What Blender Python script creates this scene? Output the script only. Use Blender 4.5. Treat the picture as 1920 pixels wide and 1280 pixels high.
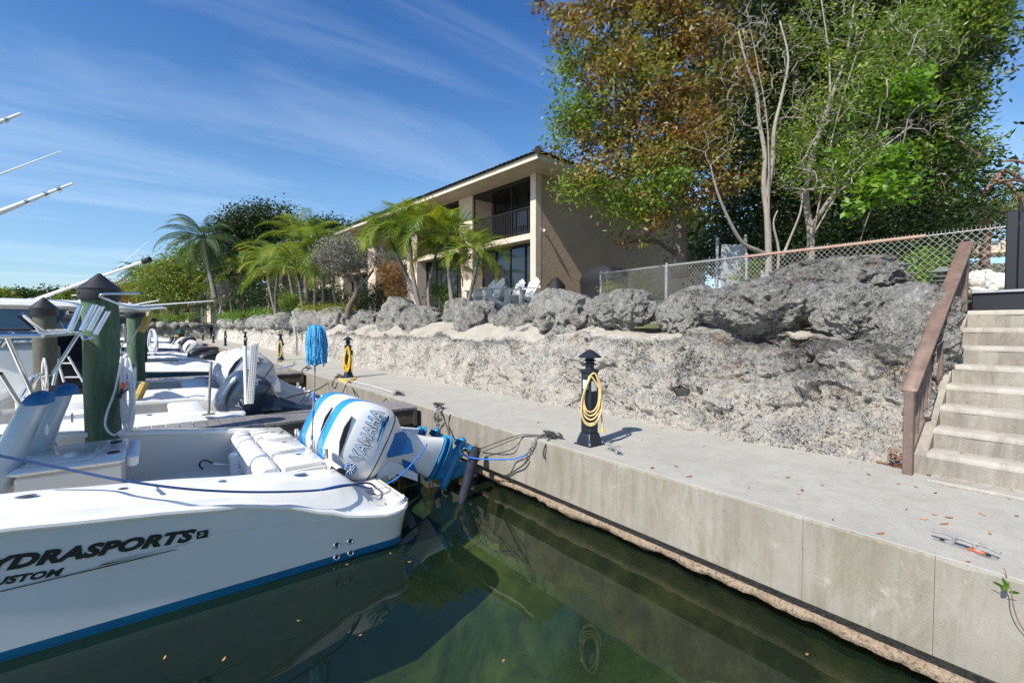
import bpy, bmesh, math, random
import numpy as np
from mathutils import Vector, Matrix, noise
R = math.radians
for o in list(bpy.data.objects): bpy.data.objects.remove(o, do_unlink=True)
scene = bpy.context.scene
COL = scene.collection
# ---------------------------------------------------------------- camera
YAW, PITCH, FPX, EYE = 37.5, 1.76, 880.0, 1.30
cam_d = bpy.data.cameras.new('camera'); cam = bpy.data.objects.new('camera', cam_d); COL.objects.link(cam)
cam_d.sensor_width = 36; cam_d.lens = FPX/1920*36
cam_d.clip_start = .05; cam_d.clip_end = 3000
cam.location = (0, 0, EYE); cam.rotation_euler = (R(90-PITCH), 0, R(-YAW))
scene.camera = cam
# ---------------------------------------------------------------- sky and sun
SUN_TO = Vector((-.985, -.19, 0)).normalized()      # horizontal direction to the sun
SUN_EL = 44.0
w = bpy.data.worlds.new('World'); scene.world = w; w.use_nodes = True
nt = w.node_tree; nt.nodes.clear()
def wn(t, **k):
    n = nt.nodes.new(t)
    for a, b in k.items(): setattr(n, a, b)
    return n
sky = wn('ShaderNodeTexSky'); sky.sky_type = 'NISHITA'; sky.sun_disc = False
sky.sun_elevation = R(SUN_EL); sky.sun_rotation = math.atan2(SUN_TO.x, SUN_TO.y)
sky.altitude = 0; sky.air_density = 1.0; sky.dust_density = 0.35; sky.ozone_density = 2.2
hs = wn('ShaderNodeHueSaturation'); hs.inputs['Saturation'].default_value = 1.25; hs.inputs['Value'].default_value = 1.0
nt.links.new(sky.outputs[0], hs.inputs['Color'])
tc = wn('ShaderNodeTexCoord')
sep = wn('ShaderNodeSeparateXYZ'); nt.links.new(tc.outputs['Generated'], sep.inputs[0])
dz = wn('ShaderNodeMath', operation='ADD'); nt.links.new(sep.outputs['Z'], dz.inputs[0]); dz.inputs[1].default_value = .12
dzm = wn('ShaderNodeMath', operation='MAXIMUM'); nt.links.new(dz.outputs[0], dzm.inputs[0]); dzm.inputs[1].default_value = .05
dx = wn('ShaderNodeMath', operation='DIVIDE'); nt.links.new(sep.outputs['X'], dx.inputs[0]); nt.links.new(dzm.outputs[0], dx.inputs[1])
dy = wn('ShaderNodeMath', operation='DIVIDE'); nt.links.new(sep.outputs['Y'], dy.inputs[0]); nt.links.new(dzm.outputs[0], dy.inputs[1])
cmb = wn('ShaderNodeCombineXYZ'); nt.links.new(dx.outputs[0], cmb.inputs[0]); nt.links.new(dy.outputs[0], cmb.inputs[1])
mp = wn('ShaderNodeMapping'); mp.inputs['Rotation'].default_value = (0, 0, R(28)); mp.inputs['Scale'].default_value = (.32, 1.35, 1); mp.inputs['Location'].default_value = (1.05, 1.7, 0)
nt.links.new(cmb.outputs[0], mp.inputs[0])
cn = wn('ShaderNodeTexNoise'); cn.inputs['Scale'].default_value = 1.15; cn.inputs['Detail'].default_value = 9; cn.inputs['Roughness'].default_value = .62; cn.inputs['Distortion'].default_value = .5
nt.links.new(mp.outputs[0], cn.inputs[0])
cr = wn('ShaderNodeValToRGB'); cr.color_ramp.elements[0].position = .45; cr.color_ramp.elements[1].position = .90
cr.color_ramp.elements[0].color = (0, 0, 0, 1); cr.color_ramp.elements[1].color = (.34, .34, .34, 1)
nt.links.new(cn.outputs[0], cr.inputs[0])
hz = wn('ShaderNodeValToRGB'); hz.color_ramp.elements[0].position = .0; hz.color_ramp.elements[1].position = .55; hz_m = hz.color_ramp.elements.new(.26); hz_m.color = (1.38, 1.26, 1.22, 1)   # clean maritime air: pale blue, not yellow, at the horizon
hz.color_ramp.elements[0].color = (.72, .88, 1.06, 1); hz.color_ramp.elements[2].color = (.76, .93, 1.16, 1); nt.links.new(sep.outputs['Z'], hz.inputs[0])
hm = wn('ShaderNodeMix', data_type='RGBA', blend_type='MULTIPLY'); hm.inputs[0].default_value = 1; nt.links.new(hs.outputs[0], hm.inputs[6]); nt.links.new(hz.outputs[0], hm.inputs[7])
mx = wn('ShaderNodeMix', data_type='RGBA'); nt.links.new(cr.outputs[0], mx.inputs[0]); nt.links.new(hm.outputs[2], mx.inputs[6]); mx.inputs[7].default_value = (8.2, 9.2, 10.5, 1)
bg = wn('ShaderNodeBackground'); bg.inputs[1].default_value = .10
nt.links.new(mx.outputs[2], bg.inputs[0])
wo = wn('ShaderNodeOutputWorld'); nt.links.new(bg.outputs[0], wo.inputs[0])
sl = bpy.data.lights.new('sun', 'SUN'); sl.energy = 5.0; sl.angle = R(.5); sl.color = (1, .94, .84)
sun = bpy.data.objects.new('sun', sl); COL.objects.link(sun)
sd = Vector((SUN_TO.x*math.cos(R(SUN_EL)), SUN_TO.y*math.cos(R(SUN_EL)), math.sin(R(SUN_EL))))
sun.rotation_euler = sd.to_track_quat('Z', 'Y').to_euler(); sun.location = sd*60
scene.view_settings.view_transform = 'Standard'; scene.view_settings.look = 'None'
scene.view_settings.exposure = 0.52; scene.view_settings.gamma = 1
try: scene.view_settings.use_curve_mapping = False
except Exception: pass
scene.render.engine = 'CYCLES'
scene.cycles.transparent_max_bounces = 16; scene.cycles.max_bounces = 8

# ---------------------------------------------------------------- geometry of the view: photo pixel -> ray
_c, _s = math.cos(R(YAW)), math.sin(R(YAW)); _cp, _sp = math.cos(R(PITCH)), math.sin(R(PITCH))
FWD = Vector((_s*_cp, _c*_cp, -_sp)); RGT = Vector((_c, -_s, 0)); UPV = RGT.cross(FWD)
CAM = Vector((0, 0, EYE))
def ray(px, py): return FWD + RGT*((px-960)/FPX) + UPV*((640-py)/FPX)
def at(px, py, x=None, y=None, z=None, d=None):
    r = ray(px, py)
    if x is not None: t = x/r.x
    elif y is not None: t = y/r.y
    elif z is not None: t = (z-EYE)/r.z
    else: t = d
    return CAM + r*t
# ---------------------------------------------------------------- materials
MATS = {}
def ramp(nt, fac, stops, interp='LINEAR'):
    n = nt.nodes.new('ShaderNodeValToRGB'); e = n.color_ramp.elements; n.color_ramp.interpolation = interp
    while len(e) < len(stops): e.new(.5)
    for i, (p, c) in enumerate(stops):
        e[i].position = p; e[i].color = (c[0], c[1], c[2], 1) if hasattr(c, '__len__') else (c, c, c, 1)
    nt.links.new(fac, n.inputs[0]); return n.outputs[0]
def noise_n(nt, scale, detail=6, rough=.6, vec=None, dist=0, kind='noise'):
    if kind == 'noise':
        n = nt.nodes.new('ShaderNodeTexNoise'); n.inputs['Scale'].default_value = scale; n.inputs['Detail'].default_value = detail
        n.inputs['Roughness'].default_value = rough; n.inputs['Distortion'].default_value = dist
    else:
        n = nt.nodes.new('ShaderNodeTexVoronoi'); n.inputs['Scale'].default_value = scale; n.feature = kind
    if vec is not None: nt.links.new(vec, n.inputs['Vector'])
    return n.outputs[0]
def mixc(nt, f, a, b, mode='MIX'):
    n = nt.nodes.new('ShaderNodeMix'); n.data_type = 'RGBA'; n.blend_type = mode
    for s, v in ((0, f), (6, a), (7, b)):
        if isinstance(v, bpy.types.NodeSocket): nt.links.new(v, n.inputs[s])
        elif hasattr(v, '__len__'): n.inputs[s].default_value = (v[0], v[1], v[2], 1)
        else: n.inputs[s].default_value = v if s == 0 else (v, v, v, 1)
    return n.outputs[2]
def math_n(nt, op, a, b=None):
    n = nt.nodes.new('ShaderNodeMath'); n.operation = op
    for i, v in enumerate((a, b)):
        if v is None: continue
        if isinstance(v, bpy.types.NodeSocket): nt.links.new(v, n.inputs[i])
        else: n.inputs[i].default_value = v
    return n.outputs[0]
def mapping(nt, scale, coord='Object', rot=(0, 0, 0)):
    t = nt.nodes.new('ShaderNodeTexCoord'); m = nt.nodes.new('ShaderNodeMapping'); m.inputs['Scale'].default_value = scale; m.inputs['Rotation'].default_value = rot
    if coord == 'World':
        g = nt.nodes.new('ShaderNodeNewGeometry'); nt.links.new(g.outputs['Position'], m.inputs[0])
    else: nt.links.new(t.outputs[coord], m.inputs[0])
    return m.outputs[0]
def new_mat(name):
    m = bpy.data.materials.new(name); m.use_nodes = True; nt = m.node_tree
    b = nt.nodes['Principled BSDF']; MATS[name] = m
    return m, nt, b
def bump(nt, b, h, strength, dist=.02):
    n = nt.nodes.new('ShaderNodeBump'); n.inputs['Strength'].default_value = strength; n.inputs['Distance'].default_value = dist
    nt.links.new(h, n.inputs['Height']); nt.links.new(n.outputs[0], b.inputs['Normal'])
def simple(name, col, rough=.5, metal=0, var=.08, vscale=8, bmp=0, bscale=60, coat=0, col2=None, spec=.5):
    m, nt, b = new_mat(name)
    b.inputs['Roughness'].default_value = rough; b.inputs['Metallic'].default_value = metal
    b.inputs['Coat Weight'].default_value = coat; b.inputs['Coat Roughness'].default_value = .06
    b.inputs['Specular IOR Level'].default_value = spec
    v = mapping(nt, (1, 1, 1), 'World')
    n = noise_n(nt, vscale, 6, .6, v)
    c2 = col2 or tuple(max(0, c*(1-var*2.2)) for c in col); c1 = tuple(min(1, c*(1+var)) for c in col)
    nt.links.new(ramp(nt, n, [(.3, c2), (.7, c1)]), b.inputs['Base Color'])
    rr = ramp(nt, n, [(.3, min(1, rough*1.25)), (.7, rough*.85)]); nt.links.new(rr, b.inputs['Roughness'])
    if bmp: bump(nt, b, noise_n(nt, bscale, 4, .6, v), bmp)
    return m
simple('white_gel', (.80, .80, .78), .25, 0, .03, 3, coat=.5, col2=(.70, .70, .66))
simple('cream_gel', (.70, .67, .60), .35, 0, .03, 3, coat=.3)
simple('hull_blue_gray', (.53, .57, .58), .16, 0, .03, 2, coat=1)
simple('hull_navy', (.045, .13, .20), .2, 0, .05, 2, coat=1)
simple('boot_blue', (.0, .10, .22), .35, 0, .12, 6)
simple('engine_white', (.78, .78, .76), .28, 0, .02, 4, coat=.6)
simple('engine_pearl', (.62, .63, .65), .3, 0, .02, 4, coat=.6)
simple('engine_blue', (.008, .13, .36), .3, 0, .05, 5, coat=.5)
simple('engine_light_blue', (.02, .19, .38), .4, 0, .1, 8)
simple('engine_navy', (.055, .085, .13), .25, .3, .08, 5, coat=.7)
simple('black_plastic', (.018, .019, .022), .45, 0, .2, 8)
simple('black_rubber', (.02, .02, .02), .7, 0, .2, 8)
simple('dark_letter', (.03, .035, .035), .35, .3, .1, 20)
simple('silver_letter', (.7, .72, .74), .3, .6, .05, 20)
simple('blue_letter', (.02, .17, .42), .35, 0, .05, 20)
simple('white_letter', (.85, .85, .85), .35, 0, .02, 20)
simple('steel', (.72, .73, .75), .14, 1, .05, 6)
simple('galvanised', (.30, .30, .30), .55, .25, .2, 25)
simple('wire_galv', (.46, .44, .41), .6, .0, .1, 12)
simple('rusty_rail', (.33, .17, .11), .7, .2, .3, 8, col2=(.38, .33, .28))
simple('vinyl', (.78, .79, .80), .4, 0, .03, 5)
simple('clear_cover', (.42, .52, .58), .3, 0, .1, 4, coat=.4)
simple('canvas_blue', (.02, .15, .36), .75, 0, .12, 9)
simple('canvas_black', (.008, .009, .011), .65, 0, .2, 9, bmp=.3, bscale=12)
simple('canvas_navy', (.010, .013, .028), .8, 0, .15, 9, bmp=.3)
simple('rope_blue', (.012, .05, .16), .8, 0, .15, 60)
simple('rope_bright', (.02, .16, .62), .7, 0, .15, 60)
simple('rope_dark', (.055, .05, .045), .9, 0, .3, 60)
simple('rope_white', (.62, .61, .58), .8, 0, .15, 40)
simple('hose_white', (.66, .68, .74), .45, 0, .06, 10)
simple('hose_yellow', (.60, .45, .20), .55, 0, .12, 20)
simple('hose_bright', (.75, .48, .03), .5, 0, .12, 20)
simple('mop_blue', (.06, .30, .52), .95, 0, .5, 45, col2=(.015, .11, .24))
simple('pedestal_paint', (.018, .024, .035), .38, .1, .2, 10)
simple('bronze_paint', (.025, .021, .018), .4, .3, .2, 6)
simple('rail_brown', (.17, .112, .085), .55, 0, .18, 9)
simple('baluster_brown', (.15, .105, .088), .6, 0, .15, 9)
simple('gate_black', (.014, .016, .022), .45, .2, .15, 9)
simple('white_paint', (.80, .80, .79), .5, 0, .04, 9)
simple('red_paint', (.55, .02, .04), .5, 0, .1, 9)
simple('orange_plastic', (.75, .12, .03), .5, 0, .05, 9)
simple('yellow_foam', (.60, .44, .14), .9, 0, .2, 30, bmp=.3)
simple('green_plastic', (.01, .10, .08), .45, 0, .1, 9)
simple('lantern_green', (.22, .24, .20), .5, .3, .1, 9)
simple('leaf_litter', (.30, .11, .03), .8, 0, .3, 30, col2=(.14, .05, .02))
simple('leaf_tan', (.42, .22, .08), .75, 0, .2, 30)
simple('tan_trim', (.62, .50, .40), .8, 0, .06, 3)
simple('soffit', (.66, .56, .44), .8, 0, .05, 2)
simple('fascia', (.60, .52, .42), .7, 0, .05, 2)
simple('beige_wall', (.58, .50, .38), .85, 0, .08, 2)
simple('rubble', (.72, .68, .62), .9, 0, .15, 6, bmp=.6, bscale=12)
simple('roof_tile', (.035, .034, .036), .85, 0, .3, 5, bmp=.3)
simple('curtain', (.30, .30, .30), .9, 0, .1, 5)
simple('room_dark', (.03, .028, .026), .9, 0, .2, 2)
simple('utility_gray', (.34, .36, .40), .6, .1, .1, 4, bmp=.15, bscale=8)
simple('soil', (.09, .085, .04), .95, 0, .3, 3, bmp=.5, bscale=20, col2=(.05, .065, .02))
simple('skin_label', (.70, .72, .74), .5, 0, .05, 9)
simple('barnacle', (.10, .09, .075), .95, 0, .5, 30, bmp=1, bscale=60)
simple('crack_dark', (.20, .185, .16), .95, 0, .3, 30)
simple('frame_black', (.012, .012, .013), .4, .3, .1, 9)

def mk_glass():
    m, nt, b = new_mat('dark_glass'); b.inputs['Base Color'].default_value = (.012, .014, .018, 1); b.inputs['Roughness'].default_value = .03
    b.inputs['Specular IOR Level'].default_value = .7; b.inputs['Coat Weight'].default_value = .6
    m, nt, b = new_mat('boat_glass'); b.inputs['Base Color'].default_value = (.02, .07, .11, 1); b.inputs['Roughness'].default_value = .04; b.inputs['Coat Weight'].default_value = 1
mk_glass()
def mk_concrete(name, c1, c2, stain, bmp=.15):
    m, nt, b = new_mat(name); b.inputs['Roughness'].default_value = .85
    v = mapping(nt, (1, 1, 1), 'World')
    vs = mapping(nt, (1.4, 1.4, .35), 'World')
    a = noise_n(nt, 1.3, 8, .65, v); c = ramp(nt, a, [(.3, c2), (.68, c1)])
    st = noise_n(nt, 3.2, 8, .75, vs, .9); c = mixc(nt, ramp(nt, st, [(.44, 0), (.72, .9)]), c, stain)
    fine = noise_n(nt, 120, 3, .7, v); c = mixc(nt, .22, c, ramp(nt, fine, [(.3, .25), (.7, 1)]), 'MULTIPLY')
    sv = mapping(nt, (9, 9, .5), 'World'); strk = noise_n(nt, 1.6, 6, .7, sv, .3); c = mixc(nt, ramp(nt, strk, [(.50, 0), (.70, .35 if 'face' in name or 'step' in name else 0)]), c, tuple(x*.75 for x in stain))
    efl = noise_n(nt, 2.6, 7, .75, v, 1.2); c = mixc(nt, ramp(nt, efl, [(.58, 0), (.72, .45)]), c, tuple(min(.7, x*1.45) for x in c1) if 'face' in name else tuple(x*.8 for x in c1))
    pits = noise_n(nt, 26, 3, .5, v); pm = ramp(nt, pits, [(.68, 0), (.74, .6)]); c = mixc(nt, pm, c, (.09, .08, .07))
    nt.links.new(c, b.inputs['Base Color'])
    h = mixc(nt, .5, fine, pits); bump(nt, b, h, bmp, .012)
    return m
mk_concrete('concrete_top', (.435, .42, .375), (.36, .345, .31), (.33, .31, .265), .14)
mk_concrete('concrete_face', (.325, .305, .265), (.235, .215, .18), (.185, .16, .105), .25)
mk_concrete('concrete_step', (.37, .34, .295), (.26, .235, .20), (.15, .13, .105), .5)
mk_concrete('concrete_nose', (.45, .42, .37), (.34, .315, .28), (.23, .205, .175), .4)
def coral_nodes(nt, b, g, sc, light, mid, dark, dist=.07, sand=None):
    """g: 0 fresh white coral .. 1 weathered dark crust"""
    v = mapping(nt, (1, 1, 1), 'World')
    med = noise_n(nt, 6.5*sc, 7, .78, v, 1.6); med2 = noise_n(nt, 15*sc, 5, .75, v, 2.2); fine = noise_n(nt, 31*sc, 5, .85, v, 1.0)
    mask = noise_n(nt, 2.1*sc, 5, .7, v, .8); mask2 = noise_n(nt, 3.7*sc, 4, .65, mapping(nt, (1, 1, 1.7), 'World'), .5)
    gg = math_n(nt, 'ADD', g, math_n(nt, 'MULTIPLY', math_n(nt, 'SUBTRACT', med, .5), 2.6))
    c = ramp(nt, gg, [(.22, light), (.52, mid), (.80, tuple(x*.5+y*.5 for x, y in zip(mid, dark))), (1.0, dark)])
    # chalky fresh breaks and lichen flecks
    c = mixc(nt, ramp(nt, math_n(nt, 'MULTIPLY', med2, mask2), [(.27, 0), (.34, .8)]), c, tuple(min(.80, x*1.15) for x in light))
    # pits in irregular swarms, of several sizes
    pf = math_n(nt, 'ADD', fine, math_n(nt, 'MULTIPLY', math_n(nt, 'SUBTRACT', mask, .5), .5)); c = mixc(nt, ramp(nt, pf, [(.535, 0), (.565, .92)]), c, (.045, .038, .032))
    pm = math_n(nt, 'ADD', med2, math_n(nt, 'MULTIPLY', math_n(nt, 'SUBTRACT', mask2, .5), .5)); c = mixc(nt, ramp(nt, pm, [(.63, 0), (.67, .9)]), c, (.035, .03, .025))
    tn = noise_n(nt, 2.3*sc, 5, .7, v); c = mixc(nt, ramp(nt, tn, [(.60, 0), (.70, .6)]), c, (.33, .19, .11))
    h = mixc(nt, .55, ramp(nt, pm, [(.40, 1), (.66, 0)]), ramp(nt, pf, [(.40, 1), (.62, 0)])); h = mixc(nt, .3, h, med)
    if sand is not None:
        sandc = ramp(nt, noise_n(nt, 2.5, 7, .7, v), [(.3, (.29, .265, .225)), (.7, (.41, .38, .33))])
        sandc = mixc(nt, ramp(nt, fine, [(.57, 0), (.66, .55)]), sandc, (.20, .17, .14)); sandc = mixc(nt, ramp(nt, med, [(.52, 0), (.66, .5)]), sandc, (.30, .285, .26))
        c = mixc(nt, sand, c, sandc)
    nt.links.new(c, b.inputs['Base Color'])
    n = nt.nodes.new('ShaderNodeBump'); n.inputs['Distance'].default_value = dist
    if sand is not None: nt.links.new(math_n(nt, 'SUBTRACT', 1.0, math_n(nt, 'MULTIPLY', sand, .7)), n.inputs['Strength'])
    nt.links.new(h, n.inputs['Height']); nt.links.new(n.outputs[0], b.inputs['Normal'])
def mk_coral(name, light, mid, dark, g, sc=1.0, dist=.07):
    m, nt, b = new_mat(name); b.inputs['Roughness'].default_value = .95; b.inputs['Specular IOR Level'].default_value = .15
    gv = nt.nodes.new('ShaderNodeValue'); gv.outputs[0].default_value = g; oi = nt.nodes.new('ShaderNodeObjectInfo')
    gn = math_n(nt, 'ADD', gv.outputs[0], math_n(nt, 'MULTIPLY', math_n(nt, 'SUBTRACT', oi.outputs['Random'], .5), .22))
    coral_nodes(nt, b, gn, sc, light, mid, dark, dist)
mk_coral('coral_white', (.66, .61, .53), (.50, .47, .42), (.22, .21, .19), .25)
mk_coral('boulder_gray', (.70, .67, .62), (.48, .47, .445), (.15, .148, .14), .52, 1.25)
m_, nt_, b_ = new_mat('coral_face'); b_.inputs['Roughness'].default_value = .95; b_.inputs['Specular IOR Level'].default_value = .15
a1_ = nt_.nodes.new('ShaderNodeAttribute'); a1_.attribute_name = 'gray'; a2_ = nt_.nodes.new('ShaderNodeAttribute'); a2_.attribute_name = 'sand'
vst_ = mapping(nt_, (3.2, 3.2, .7), 'World'); stk_ = noise_n(nt_, 3.0, 5, .7, vst_, .4)
g_ = math_n(nt_, 'ADD', a1_.outputs['Fac'], math_n(nt_, 'MULTIPLY', math_n(nt_, 'SUBTRACT', noise_n(nt_, 1.3, 6, .7, mapping(nt_, (1, 1, 1), 'World'), 1.0), .5), 1.1))
g_ = math_n(nt_, 'ADD', g_, ramp(nt_, stk_, [(.5, 0), (.75, .45)]))
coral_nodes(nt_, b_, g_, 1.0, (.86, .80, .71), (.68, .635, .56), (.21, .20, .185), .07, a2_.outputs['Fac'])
def mk_tide():
    m, nt, b = new_mat('tide_rock'); b.inputs['Roughness'].default_value = .8
    v = mapping(nt, (1, 1, 1), 'World'); g = nt.nodes.new('ShaderNodeNewGeometry'); s = nt.nodes.new('ShaderNodeSeparateXYZ'); nt.links.new(g.outputs['Position'], s.inputs[0])
    n1 = noise_n(nt, 9, 6, .7, v); n2 = noise_n(nt, 45, 4, .7, v)
    c = ramp(nt, n1, [(.3, (.25, .18, .12)), (.55, (.34, .27, .20)), (.75, (.16, .095, .05))])
    c = mixc(nt, ramp(nt, n2, [(.50, 0), (.62, .85)]), c, (.10, .065, .04))
    zz = math_n(nt, 'ADD', s.outputs['Z'], math_n(nt, 'MULTIPLY', n1, .10))
    wet = ramp(nt, math_n(nt, 'ADD', zz, 1.0), [(.20, 1), (.235, 0)]); c = mixc(nt, wet, c, (.045, .035, .012))
    deep = ramp(nt, math_n(nt, 'ADD', s.outputs['Z'], 1.6), [(.45, 1), (.74, 0)])
    c = mixc(nt, deep, c, ramp(nt, noise_n(nt, 3, 6, .7, v), [(.40, (.045, .04, .018)), (.55, (.13, .12, .05)), (.75, (.28, .26, .12))]))
    nt.links.new(c, b.inputs['Base Color']); bump(nt, b, n2, .8, .03)
mk_tide()
def mk_seabed():
    m, nt, b = new_mat('seabed'); b.inputs['Roughness'].default_value = 1
    v = mapping(nt, (1, 1, 1), 'World')
    n1 = noise_n(nt, .55, 7, .65, v, .8); n2 = noise_n(nt, 4, 6, .7, v)
    c = ramp(nt, n1, [(.35, (.04, .07, .045)), (.5, (.13, .19, .09)), (.65, (.30, .38, .15))])
    c = mixc(nt, ramp(nt, n2, [(.5, 0), (.8, .6)]), c, (.015, .03, .02)); nt.links.new(c, b.inputs['Base Color'])
mk_seabed()
def mk_water():
    m = bpy.data.materials.new('water'); m.use_nodes = True; nt = m.node_tree; nt.nodes.clear(); MATS['water'] = m
    o = nt.nodes.new('ShaderNodeOutputMaterial'); ms = nt.nodes.new('ShaderNodeMixShader'); g = nt.nodes.new('ShaderNodeBsdfGlossy'); g.inputs['Roughness'].default_value = 0.0
    g.inputs['Color'].default_value = (.92, .95, .95, 1)
    t = nt.nodes.new('ShaderNodeBsdfTransparent'); t.inputs['Color'].default_value = (.64, .70, .55, 1)
    d = nt.nodes.new('ShaderNodeBsdfDiffuse'); d.inputs['Color'].default_value = (.009, .021, .014, 1)
    m2 = nt.nodes.new('ShaderNodeMixShader'); m2.inputs[0].default_value = .44
    v = mapping(nt, (1, 1, 1), 'World')
    b1 = nt.nodes.new('ShaderNodeBump'); b1.inputs['Strength'].default_value = .05; b1.inputs['Distance'].default_value = .06
    nt.links.new(noise_n(nt, 1.6, 2, .45, v, .4), b1.inputs['Height'])
    f = nt.nodes.new('ShaderNodeFresnel'); f.inputs['IOR'].default_value = 1.34
    nt.links.new(b1.outputs[0], f.inputs['Normal']); nt.links.new(b1.outputs[0], g.inputs['Normal'])
    nt.links.new(t.outputs[0], m2.inputs[1]); nt.links.new(d.outputs[0], m2.inputs[2])
    nt.links.new(f.outputs[0], ms.inputs[0]); nt.links.new(m2.outputs[0], ms.inputs[1]); nt.links.new(g.outputs[0], ms.inputs[2]); nt.links.new(ms.outputs[0], o.inputs[0])
mk_water()
def mk_wood(name, c1, c2, stretch, bmp=.3):
    m, nt, b = new_mat(name); b.inputs['Roughness'].default_value = .85
    v = mapping(nt, stretch, 'World'); n = noise_n(nt, 6, 8, .7, v, .3); n2 = noise_n(nt, 1.5, 4, .6, mapping(nt, (1, 1, 1), 'World'))
    oi = nt.nodes.new('ShaderNodeObjectInfo')
    c = ramp(nt, n, [(.3, c2), (.7, c1)]); c = mixc(nt, ramp(nt, n2, [(.4, 0), (.8, .5)]), c, tuple(x*.5 for x in c2))
    c = mixc(nt, 1, c, ramp(nt, oi.outputs['Random'], [(0, .72), (1, 1.0)]), 'MULTIPLY')
    nt.links.new(c, b.inputs['Base Color']); bump(nt, b, n, bmp, .01)
mk_wood('plank_gray', (.27, .26, .27), (.15, .145, .15), (8, .6, 8))
mk_wood('beam_brown', (.16, .12, .09), (.07, .055, .045), (.6, 8, 8))
mk_wood('pile_green', (.13, .25, .15), (.05, .085, .05), (7, 7, .8), .5)
mk_wood('pile_weathered', (.17, .165, .12), (.07, .07, .05), (9, 9, .8), .6)
mk_wood('bark_pale', (.40, .36, .31), (.24, .21, .18), (5, 5, 1.5), .4)
mk_wood('bark_brown', (.24, .19, .15), (.12, .09, .07), (6, 6, 1.2), .5)
mk_wood('bark_red', (.36, .20, .14), (.20, .12, .09), (4, 4, 1.5), .3)
mk_wood('palm_trunk', (.27, .245, .22), (.16, .14, .125), (2, 2, 14), .5)
def mk_stucco():
    m, nt, b = new_mat('stucco'); b.inputs['Roughness'].default_value = .95
    v = mapping(nt, (1, 1, 1), 'World'); n = noise_n(nt, .8, 5, .6, v); f = noise_n(nt, 9, 5, .7, v, .5)
    c = ramp(nt, n, [(.3, (.38, .27, .18)), (.7, (.49, .355, .245))]); nt.links.new(c, b.inputs['Base Color']); bump(nt, b, ramp(nt, f, [(.45, 0), (.6, 1)]), .5, .02)
mk_stucco()
def mk_leaf(name, stops, trans=.35, rough=.45):
    m = bpy.data.materials.new(name); m.use_nodes = True; nt = m.node_tree; nt.nodes.clear(); MATS[name] = m
    o = nt.nodes.new('ShaderNodeOutputMaterial'); ms = nt.nodes.new('ShaderNodeMixShader'); ms.inputs[0].default_value = trans
    p = nt.nodes.new('ShaderNodeBsdfPrincipled'); p.inputs['Roughness'].default_value = rough
    t = nt.nodes.new('ShaderNodeBsdfTranslucent'); a = nt.nodes.new('ShaderNodeAttribute'); a.attribute_name = 'rnd'
    v = mapping(nt, (1, 1, 1), 'World'); n = noise_n(nt, .55, 3, .6, v)
    f = math_n(nt, 'ADD', math_n(nt, 'MULTIPLY', a.outputs['Fac'], .55), math_n(nt, 'MULTIPLY', n, .9))
    f = math_n(nt, 'SUBTRACT', f, .22)
    c = ramp(nt, f, stops); nt.links.new(c, p.inputs['Base Color'])
    c2 = mixc(nt, 1, c, (1.5, 1.45, .6), 'MULTIPLY'); nt.links.new(c2, t.inputs['Color'])
    nt.links.new(p.outputs[0], ms.inputs[1]); nt.links.new(t.outputs[0], ms.inputs[2]); nt.links.new(ms.outputs[0], o.inputs[0])
mk_leaf('leaf_autumn', [(0, (.07, .15, .02)), (.26, (.16, .20, .035)), (.42, (.32, .25, .07)), (.56, (.22, .12, .04)), (.72, (.10, .05, .02)), (.86, (.32, .14, .04)), (1, (.56, .44, .20))])
mk_leaf('leaf_green', [(0, (.03, .08, .013)), (.5, (.13, .22, .03)), (1, (.33, .40, .06))])
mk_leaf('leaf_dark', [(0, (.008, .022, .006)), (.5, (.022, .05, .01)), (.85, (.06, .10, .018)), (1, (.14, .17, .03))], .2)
mk_leaf('leaf_bright', [(0, (.08, .18, .02)), (.5, (.14, .28, .03)), (1, (.24, .38, .05))], .45)
mk_leaf('leaf_olive', [(0, (.06, .11, .02)), (.5, (.15, .21, .035)), (1, (.34, .36, .08))])
mk_leaf('leaf_silver', [(0, (.13, .125, .115)), (.5, (.21, .205, .185)), (1, (.30, .29, .26))], .1, .7)
mk_leaf('leaf_orange', [(0, (.12, .12, .03)), (.5, (.30, .14, .05)), (1, (.42, .20, .08))])
mk_leaf('leaf_yellow_green', [(0, (.10, .15, .02)), (.5, (.20, .24, .03)), (1, (.36, .33, .05))])
mk_leaf('palm_leaf', [(0, (.018, .055, .008)), (.35, (.07, .15, .016)), (.62, (.27, .31, .035)), (1, (.60, .48, .06))], .35, .5)
mk_leaf('palm_dark', [(0, (.02, .05, .012)), (.5, (.045, .085, .02)), (1, (.16, .17, .035))], .25, .6)
M = MATS
# ---------------------------------------------------------------- mesh builder
ORIG = {}
def mesh_obj(name, V, F, mats, parent=None, smooth=True, sharp=40):
    me = bpy.data.meshes.new(name); off = ORIG.get(parent, Vector((0, 0, 0)))
    V = [(v[0]-off[0], v[1]-off[1], v[2]-off[2]) for v in V]
    me.from_pydata(V, [], F)
    for m in (mats if isinstance(mats, (list, tuple)) else [mats]): me.materials.append(M[m] if isinstance(m, str) else m)
    if smooth:
        me.shade_smooth()
        if sharp: me.set_sharp_from_angle(angle=R(sharp))
    o = bpy.data.objects.new(name, me); COL.objects.link(o)
    if parent: o.parent = parent; ORIG[o] = off
    return o
def superell(a, b, n, k):
    pts = []
    for i in range(k):
        t = 2*math.pi*i/k; c, s = math.cos(t), math.sin(t)
        pts.append((a*math.copysign(abs(c)**(2/n), c), b*math.copysign(abs(s)**(2/n), s)))
    return pts
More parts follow.
